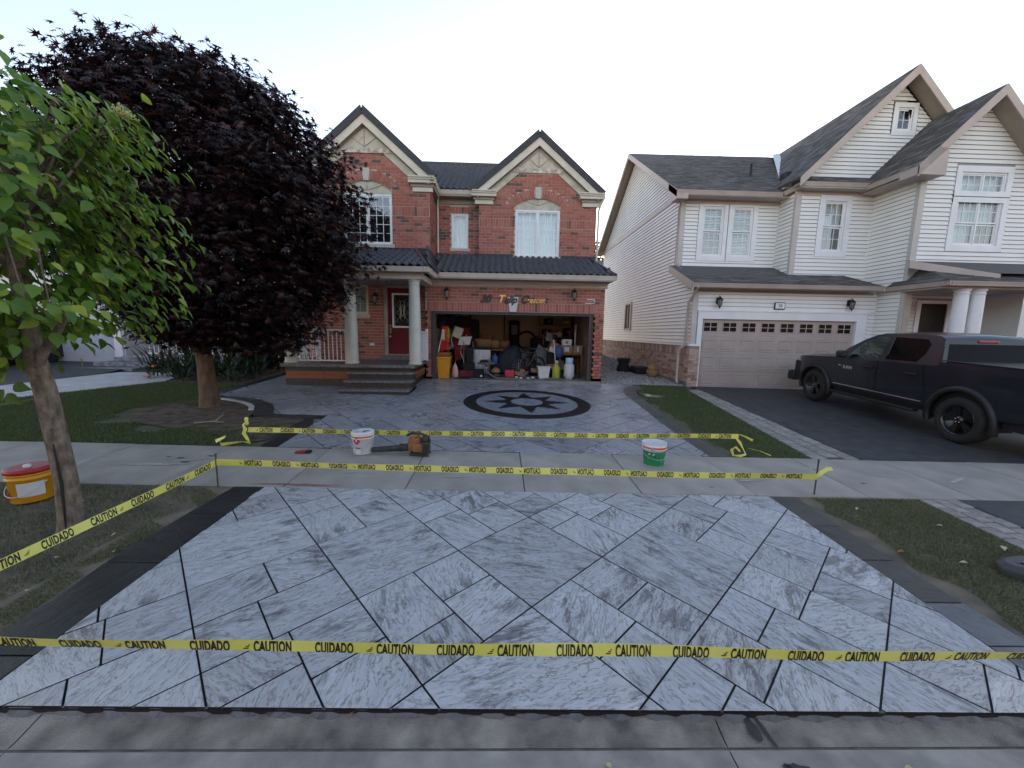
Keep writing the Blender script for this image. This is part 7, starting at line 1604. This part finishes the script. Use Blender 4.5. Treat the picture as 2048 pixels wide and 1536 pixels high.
stake(-3.365,1.80,.06,'steel stake at the kerb holding the left end of nearest tape'); stake(3.755,1.80,-.12,'steel stake on the verge holding the right end of nearest tape'); stake(-3.37,2.04,.02,'steel stake on the boulevard holding the slanting side tape')
tape('caution_tape', (-3.12,4.18,-.01), (3.75,4.25,-.165), 'middle caution tape with mirrored lettering between apron and sidewalk', .22, .012, mirror=True)
tape('caution_tape', (-3.70,5.62,-.02), (3.60,5.54,-.03), 'far caution tape across the drive behind the pails', .35, .015)
tape('caution_tape', (-3.36,1.79,-.065), (3.75,1.80,-.26), 'nearest caution tape stretched low across the apron front', .26, .012, fold=.012)
tape('caution_tape', (-3.13,4.18,-.02), (-3.36,2.05,-.14), 'short caution tape slanting along the left boulevard edge', .15, .02, mirror=True, wob=.002)
def ribbon(path, w, parent, name='tape_tail'):
    b = MB(); P = [Vector(p) for p in path]; pts = []
    for i, p in enumerate(P):
        tg = (P[min(i+1,len(P)-1)]-P[max(i-1,0)]).normalized(); s_ = tg.cross(Vector((math.sin(i*1.3),.8,math.cos(i*.9)))).normalized()*w/2; pts += [p-s_, p+s_]
    b.add(pts, [(2*i,2*i+2,2*i+3,2*i+1) for i in range(len(P)-1)], 0, True); obj(name, b, M_tape, parent)
t = thing('tape_tail', (-3.75,5.6,-.2), 'loose yellow tape end tangled round the left lawn stake', 'tape')
ribbon([(-3.72,5.61,.14),(-3.70,5.60,.10),(-3.74,5.60,.06),(-3.70,5.58,.0),(-3.72,5.57,-.06),(-3.66,5.55,-.14),(-3.62,5.54,-.19),(-3.72,5.52,-.17),(-3.85,5.50,-.185),(-3.98,5.47,-.20),(-3.99,5.46,-.14),(-3.90,5.45,-.08),(-4.05,5.46,-.15)],.05,t)
b = MB(); b.lathe([(.02,.05),(.03,.08),(.02,.12),(.03,.15),(.012,.17)],8,(-3.70,5.62,0)); obj('knot', b, M_tape, t)
t = thing('tape_tail', (3.6,5.5,-.2), 'loose yellow tape end tangled round the right grass stake', 'tape')
ribbon([(3.60,5.55,-.01),(3.57,5.53,-.06),(3.62,5.52,-.12),(3.66,5.50,-.20),(3.70,5.48,-.29),(3.60,5.45,-.305),(3.50,5.46,-.30),(3.47,5.47,-.22),(3.52,5.46,-.17),(3.60,5.46,-.24)],.04,t); ribbon([(3.61,5.55,.0),(3.70,5.53,-.03),(3.80,5.50,-.08)],.035,t); ribbon([(3.72,5.47,-.19),(3.90,5.46,-.23),(4.05,5.45,-.29),(4.06,5.44,-.30)],.012,t)
t = thing('tape_tail', (3.78,4.25,-.1), 'twisted yellow tape tail tied on the rusty verge stake', 'tape'); ribbon([(3.745,4.25,-.17),(3.76,4.24,-.14),(3.80,4.24,-.10),(3.85,4.23,-.06),(3.90,4.22,-.05)],.045,t); b = MB(); b.lathe([(.014,-.20),(.018,-.17),(.014,-.13)],8,(3.755,4.26,0)); obj('knot', b, M_tape, t)

# ---- pails
def bail(parent, x, y, z, r, m, a0=.2, drop=.10):
    b = MB(); b.tube([(x+r*1.02*math.cos(a), y+r*1.02*math.sin(a)-.01, z-drop*math.sin((a-math.pi)/math.pi*math.pi)) for a in np.linspace(math.pi,2*math.pi,16)], .0035, 6); obj('handle', b, m, parent)
def pail(name, x, y, h, r0_, r1_, m, label, cat='pail'):
    z = G(x,y)+.004; t = thing(name, (x,y,z), label, cat)
    b = MB(); b.lathe([(r0_,0),(r0_+.004,.004),(r0_+(r1_-r0_)*.72,h*.72),(r1_+.008,h*.74),(r1_+.008,h*.755),(r1_-.002,h*.765),(r1_,h*.86),(r1_+.008,h*.865),(r1_+.008,h*.885),(r1_,h*.89),(r1_+.002,h*.985),(r1_+.007,h*.99),(r1_+.007,h),(r1_-.006,h),(r1_-.01,h*.5),(r0_*.98,.01),(.01,.01)], 40, (x,y,z)); obj('body', b, m, t)
    return t, z
M_yp = mat('yellow_pail', (.62,.29,.015), (.70,.34,.02), rough=.4, scale=4); M_rl = mat('red_lid', (.30,.012,.018), (.38,.02,.03), rough=.4, scale=5); M_wp = mat('white_pail', (.66,.67,.69), (.74,.75,.77), rough=.35, scale=5); M_gp = mat('green_pail', (.012,.20,.075), (.018,.25,.095), rough=.4, scale=4); M_op = mat('orange_band', (.62,.11,.02), (.70,.15,.03), rough=.45, scale=9); M_paper = mat('paper_label', (.55,.58,.60), (.66,.69,.71), rough=.6, scale=6); M_redp = mat('red_print', (.45,.01,.02), rough=.5)
def cyl_patch(x, y, z, r, a0, a1, z0, z1, n=14, dr=.0015, dr1=None):
    b = MB(); pts = []; dr1 = dr if dr1 is None else dr1
    for k in range(n+1): a = R_(a0+(a1-a0)*k/n); pts += [(x+(r[0]+dr)*math.cos(a),y+(r[0]+dr)*math.sin(a),z+z0),(x+(r[1]+dr1)*math.cos(a),y+(r[1]+dr1)*math.sin(a),z+z1)]
    return b.add(pts, [(2*k,2*k+2,2*k+3,2*k+1) for k in range(n)], 0, True)
# yellow pail with red lid
x, y, h = -4.68,3.83,.32; t, z = pail('yellow_pail', x, y, h, .143, .157, M_yp, 'yellow pail with red lid on the grass left of the young tree')
b = MB(); b.lathe([(.165,h-.03),(.169,h-.028),(.169,h+.008),(.157,h+.016),(.12,h+.012),(.01,h+.012)],40,(x,y,z)); ld_ = obj('lid', b, M_rl, t); b = MB(); b.lathe([(.028,h+.012),(.028,h+.04),(.022,h+.045)],14,(x+.02,y-.03,z)); obj('spout_cap', b, M_wp, ld_)
rr_ = lambda z_: .143+(.157-.143)*z_/h+.002
obj('paper_label', cyl_patch(x,y,z,(rr_(.06),rr_(.21)),-78,-8,.065,.205,dr=.003), M_paper, t)
bail(t, x, y, z+h*.62, .162, M_wp, drop=.12)
b = cyl_patch(x,y,z,(rr_(.05),rr_(.13)),-128,-108,.03,.12,6,.004); obj('hazard_mark', b, M_redp, t)
# white pail
x, y, h = -1.92,5.33,.305; t, z = pail('white_pail', x, y, h, .127, .148, M_wp, 'white pail with orange band and red diamond on the sidewalk')
b = MB(); b.lathe([(.153,h-.02),(.156,h-.018),(.156,h+.004),(.146,h+.010),(.12,h+.004),(.01,h+.004)],40,(x,y,z)); lp = obj('lid', b, M_wp, t); b = MB(); b.lathe([(.025,h+.004),(.025,h+.03),(.02,h+.034)],12,(x-.06,y-.06,z)); b.lathe([(.05,h+.004),(.045,h+.012),(.01,h+.013)],16,(x+.06,y-.03,z)); obj('spout_cap', b, M_steel, lp)
obj('orange_band', cyl_patch(x,y,z,(.1475,.149),-170,-10,.24,.27,24,.003), M_op, t)
def patch_poly(x, y, z, r, ca, pts, dr): # a flat print wrapped on a pail: pts (metres along, height)
    b = MB(); vs_ = [(x+(r+dr)*math.cos(R_(ca)+p[0]/r), y+(r+dr)*math.sin(R_(ca)+p[0]/r), z+p[1]) for p in pts]; return b.add(vs_, [tuple(range(len(pts)))])
obj('hazard_diamond', patch_poly(x,y,z,.147,-104,[(-.055,.20),(0,.145),(.055,.20),(0,.255)],.008), M_redp, t); obj('flame_mark', patch_poly(x,y,z,.147,-104,[(-.012,.203),(0,.193),(.012,.203),(.008,.222),(0,.236),(-.010,.218)],.010), M_wp, t)
obj('black_print', patch_poly(x,y,z,.137,-100,[(-.045,.095),(.035,.095),(.035,.104),(-.045,.104)],.008), M_ink, t); obj('fine_print', patch_poly(x,y,z,.137,-100,[(-.03,.02),(.04,.02),(.04,.085),(-.03,.085)],.0075), M_paper, t)
bail(t, x, y, z+.2, .155, M_steel, drop=.10)
# green and white pail, lid off
x, y, h = 2.155,5.13,.315; t, z = pail('green_pail', x, y, h, .135, .158, M_wp, 'green and white pail with orange rim band on the sidewalk')
obj('green_wrap', cyl_patch(x,y,z,(.137,.1535),-178,-2,.008,.205,30,.003), M_gp, t); obj('orange_band', cyl_patch(x,y,z,(.1575,.159),-178,-2,.243,.272,30,.004), M_op, t)
obj('hazard_diamond', patch_poly(x,y,z,.158,-118,[(-.035,.25),(0,.218),(.035,.25),(0,.282)],.010), mat('diamond_grey', (.25,.27,.30), rough=.5), t)
obj('white_print', patch_poly(x,y,z,.148,-118,[(-.05,.165),(.02,.165),(.025,.190),(-.045,.190)],.009), M_wp, t); obj('black_print', patch_poly(x,y,z,.146,-116,[(-.05,.135),(.035,.135),(.035,.152),(-.05,.152)],.0085), M_ink, t); obj('orange_line', patch_poly(x,y,z,.142,-112,[(-.07,.10),(.06,.10),(.06,.115),(-.07,.115)],.008), M_op, t); obj('fine_print', patch_poly(x,y,z,.146,-62,[(-.045,.06),(.045,.06),(.045,.15),(-.045,.15)],.008), mat('print_green', (.04,.22,.11), (.10,.30,.18), rough=.5, scale=60), t)
bail(t, x, y, z+.2, .165, M_steel, drop=.09)
# ---- leaf blower
t = thing('leaf_blower', (-1.25,5.28,G(-1.25,5.28)), 'dirty orange and black leaf blower lying on the sidewalk', 'leaf blower'); z = G(-1.25,5.28)+.012
M_ob = mat('dirty_orange', (.18,.07,.025), (.33,.14,.05), rough=.65, scale=14, detail=8); M_bb = mat('dusty_black', (.02,.019,.018), (.06,.055,.05), rough=.7, scale=12)
b = MB(); b.lathe([(.02,-.06),(.085,-.065),(.105,-.04),(.105,.04),(.085,.065),(.02,.06)],10,(-1.17,5.31,z+.12),mtx=Matrix.Rotation(R_(82),3,'X'),smooth=False); b.bevbox(-1.27,-1.10,5.22,5.38,z+.05,z+.24,.03); b.bevbox(-1.22,-1.13,5.24,5.36,z+.22,z+.285,.02); obj('fan_housing', b, M_ob, t)
b = MB(); b.bevbox(-1.11,-.985,5.19,5.40,z+.01,z+.19,.025); b.bevbox(-1.08,-1.0,5.22,5.37,z+.19,z+.26,.02); b.bevbox(-1.25,-1.0,5.21,5.39,z-.004,z+.03,.01); obj('engine', b, M_bb, t); b = MB(); b.bevbox(-1.20,-1.06,5.17,5.26,z+.05,z+.17,.03,seg=3); obj('engine_cover', b, M_ob, t)
b = MB(); b.tube([(-1.30,5.30,z+.26),(-1.22,5.30,z+.30),(-1.10,5.30,z+.29),(-1.0,5.30,z+.25),(-.975,5.30,z+.18)],[.016,.018,.018,.018,.02],8); obj('handle', b, M_bb, t)
b = MB(); b.tube([(-1.24,5.29,z+.10),(-1.36,5.29,z+.09),(-1.40,5.29,z+.085),(-1.70,5.29,z+.06),(-1.78,5.29,z+.055)],[.055,.05,.045,.038,.034],16); obj('nozzle', b, M_bb, t); b = MB(); b.tube([(-1.36,5.29,z+.09),(-1.40,5.29,z+.087)],.056,16); obj('nozzle_collar', b, M_bb, t)
for yy in (5.22,5.38): b = MB(); b.tube([(-1.12,yy,z+.03),(-1.08,yy,z-.004),(-.98,yy,z-.004)],.012,6); obj('foot', b, M_bb, t)
# ---- red work glove, stains, litter
t = thing('work_glove', (-2.70,5.26,G(-2.7,5.26)), 'red and black work glove lying on the sidewalk', 'glove'); z = G(-2.7,5.26)+.005
b = MB(); b.bevbox(-2.78,-2.68,5.22,5.29,z,z+.032,.014,seg=3); obj('palm', b, mat('glove_red', (.30,.012,.02), rough=.7), t); b = MB(); b.bevbox(-2.685,-2.61,5.23,5.30,z,z+.036,.015,seg=3); obj('cuff', b, m_blk, t)
for k in range(4): b = MB(); b.tube([(-2.775,5.228+.017*k,z+.014),(-2.82-.008*(k % 2),5.225+.019*k,z+.010)],.009,6); obj('finger', b, MATS['glove_red'], t)
M_stain = mat('oil_stain', (.018,.017,.017), (.035,.033,.032), rough=.5, scale=30); M_stainr = mat('red_chalk', (.28,.09,.08), (.34,.17,.15), rough=.9, scale=20, detail=8); M_chalk = mat('pale_scuff', (.36,.35,.33), (.44,.43,.41), rough=.9, scale=12)
def blot(name, pts, m, parent, dz=.004, zf=G):
    b = MB(); b.add([(x,y,zf(x,y)+dz) for x, y in pts], [tuple(range(len(pts)))]); obj(name, b, m, parent)
def ragged(cx, cy, rx, ry, n=22, amp=.3, rot=0):
    out = []
    for k in range(n):
        a = 2*math.pi*k/n; r = 1+amp*random.uniform(-1,1); px, py = rx*r*math.cos(a), ry*r*math.sin(a); out.append((cx+px*math.cos(rot)-py*math.sin(rot), cy+px*math.sin(rot)+py*math.cos(rot)))
    return out
kz = lambda x, y: G(x,1.72)-.050-(1.68-y)*.2
# footprint smears on the kerb
for (cx, cy, rx, ry, rt) in ((1.30,1.655,.030,.055,.2),(1.355,1.645,.012,.065,.25)): blot('paint_smear', ragged(cx,cy,rx,ry,20,.25,rt), M_stain, kerb, .012, kz)
for (cx, cy, rx, ry) in ((1.40,1.49,.055,.022),(1.36,1.50,.02,.012)): blot('paint_smear', ragged(cx,cy,rx,ry,20,.25), M_stain, kerb, .004, lambda x, y: G(x,1.72)-.066)
blot('chalk_mark', ragged(-2.35,4.26,.42,.022,40,.5), M_stainr, walk); 
for (cx, cy, rx, ry, rt) in ((-1.85,4.62,.22,.010,.05),(-.55,4.55,.14,.016,.1),(.1,4.9,.10,.02,-.2),(3.2,4.62,.2,.02,.2),(5.2,4.9,.16,.02,-.3),(6.1,4.75,.2,.03,.4),(-4.3,4.75,.35,.03,.1),(-3.9,4.95,.2,.012,.5),(4.4,5.1,.1,.02,.3)): blot('scuff', ragged(cx,cy,rx,ry,22,.6,rt), M_chalk, walk)
for (cx, cy, rx, ry) in ((-4.15,4.98,.05,.014),(-4.0,4.85,.06,.012),(-4.35,5.02,.03,.01),(-3.85,5.08,.05,.01),(2.6,4.4,.03,.01),(4.7,4.6,.05,.012)): blot('spill', ragged(cx,cy,rx,ry,18,.5), M_stain, walk)
LEAFV, LEAFF = ovate(.12,.25)
def fallen(x, y, s, a, m, label, dz=.02, zf=G):
    b = MB(); c, sn = math.cos(a)*s, math.sin(a)*s; b.add([(x+p[0]*c-p[1]*sn, y+p[0]*sn+p[1]*c, zf(x,y)+dz+p[2]*s*1.2+.02*s) for p in LEAFV], LEAFF, 0, True)
    b.tube([(x,y,zf(x,y)+dz),(x+.3*sn*.5,y-.3*c*.5,zf(x,y)+dz+.004)],.0016,4); o = obj('fallen_leaf', b, m, None); setp(o, label, 'leaf', 'fallen leaves')
M_fy = mat('fallen_pale', (.42,.38,.20), (.55,.50,.32), rough=.7, scale=40); M_fo = mat('fallen_rust', (.30,.09,.03), (.40,.14,.05), rough=.7, scale=40); M_fg = mat('fallen_green', (.16,.22,.06), (.24,.30,.10), rough=.6, scale=40)
FL = [(-3.40,2.86,.05,.4,M_fy,'pale fallen leaf on the left boulevard before the young tree'),(-3.05,2.94,.05,1.2,M_fg,'green fallen leaf by the mossy edge of left border'),(-4.13,3.76,.055,2.0,M_fy,'pale fallen leaf on boulevard right of the young trunk'),(-3.55,3.95,.05,.9,M_fy,'pale fallen leaf near the left sidewalk edge'),(-3.28,3.2,.035,2.6,M_fy,'tiny pale leaf left of the black border'),(-3.2,2.5,.04,.3,M_fy,'pale leaf on soil low beside left border'),(-4.3,2.9,.05,1.5,M_fy,'pale leaf far left on boulevard grass'),(-4.9,3.3,.05,2.2,M_fy,'pale leaf under the yellow pail'),(4.02,2.95,.05,1.0,M_fy,'pale fallen leaf on the right verge beside dark lid'),(3.95,3.9,.04,2.0,M_fy,'pale fallen leaf at the top of right verge'),(4.5,3.55,.05,.6,M_fy,'pale fallen leaf at the paver side of right verge'),(4.68,3.2,.06,2.4,M_fy,'large pale leaf on the right verge near pavers'),(3.62,3.1,.05,1.2,M_fo,'rust leaf where brown border meets verge'),(5.0,3.8,.05,.2,M_fy,'pale leaf lying on verge pavers'),(5.7,3.7,.04,2.,M_fy,'pale leaf on the lower asphalt'),(-6.0,6.4,.05,.5,M_fy,'pale leaf on the lawn before the maple'),(-7.1,6.9,.05,1.8,M_fy,'pale leaf on lawn left of the maple'),(-5.5,6.0,.05,2.4,M_fy,'pale leaf on lawn near the far tape end'),(4.0,7.6,.045,.8,M_fy,'pale leaf on the grass wedge'),(4.2,6.5,.04,1.9,M_fy,'second pale leaf on the grass wedge lower down')]
for q in FL: fallen(*q)
kg = lambda x, y: G(x,1.72)-.074
fallen(.53,1.50,.035,.7,M_fy,'pale leaf lying in the gutter at centre',.012,kg); fallen(-.71,1.735,.035,2.3,M_fo,'rust leaf on the apron lip left of centre',.012,lambda x, y: G(x,y)-.03); fallen(1.95,1.49,.03,1.3,M_fy,'small leaf in the gutter right of the smears',.012,kg)
# ---- twigs near the maple, pale corner stone, dark lid at the right edge
t = thing('fallen_twig', (-4.9,6.6,G(-4.9,6.6)), 'pale dead twig lying on soil below the maple', 'twig'); b = MB(); b.tube([(-5.15,6.5,G(-5.1,6.5)+.015),(-4.9,6.58,G(-4.9,6.6)+.03),(-4.7,6.57,G(-4.7,6.6)+.02)],[.012,.014,.008],6); b.tube([(-4.86,6.58,G(-4.9,6.6)+.03),(-4.78,6.7,G(-4.8,6.7)+.14)],[.009,.004],6); obj('stick', b, mat('dead_wood', (.24,.21,.17), (.33,.29,.24), rough=.9), t)
t = thing('edging_stone', (-5.9,8.1,G(-5.9,8.1)), 'pale curved concrete edging half buried round the maple', 'edging')
ei = [(p[0]+(q[0]-p[0])*1.02, p[1]+(q[1]-p[1])*1.02) for p, q in zip(arc[:7], ao[:7])]; eo = [(p[0]+(q[0]-p[0])*1.30, p[1]+(q[1]-p[1])*1.30) for p, q in zip(arc[:7], ao[:7])]
for k in range(6): stone('edging_block', [ei[k],ei[k+1],eo[k+1],eo[k]], M_white_walk, t, zf=lambda x, y: G(x,y)+.035)
t = thing('curved_metal_scrap', (4.0,10.0,G(4,10)), 'bent pale metal scrap at the curve of the right border', 'scrap'); b = MB(); pr = []
for k in range(9): a = R_(150+22*k); pr.append([(4.12+.34*math.cos(a),10.15+.36*math.sin(a),G(4,10)-.01),(4.12+.34*math.cos(a),10.15+.36*math.sin(a),G(4,10)+.10-.008*k)])
b.loft(pr, close=False, caps=False); obj('sheet', b, M_steel, t)
t = thing('dark_plastic_lid', (4.35,2.75,G(4.35,2.75)), 'dark grey pointed plastic lid lying on the right verge edge', 'lid'); z = G(4.35,2.78)
out = [(4.18,2.86),(4.24,2.93),(4.36,2.97),(4.60,2.99),(4.95,2.98),(4.95,2.45),(4.75,2.46),(4.50,2.58),(4.30,2.70),(4.20,2.79)]
ins_ = inset(out if area(out) > 0 else out[::-1], .03); o2 = out if area(out) > 0 else out[::-1]; n = len(o2); pk = inset(o2, .12)
b = MB(); b.add([(x,y,z-.02) for x, y in o2]+[(x,y,z+.06) for x, y in o2]+[(x,y,z+.10) for x, y in ins_], [(i,(i+1) % n,n+(i+1) % n,n+i) for i in range(n)]+[(n+i,n+(i+1) % n,2*n+(i+1) % n,2*n+i) for i in range(n)]+[tuple(range(2*n,3*n))], 0, False); obj('shell', b, M_('charcoal_shell', (.04,.042,.046), .5), t, bevel=.012)
b = MB(); b.add([(x,y,z+.104) for x, y in pk], [tuple(range(n))]); obj('inset_panel', b, M_('pale_grey_inset', (.16,.165,.17), .5), t)
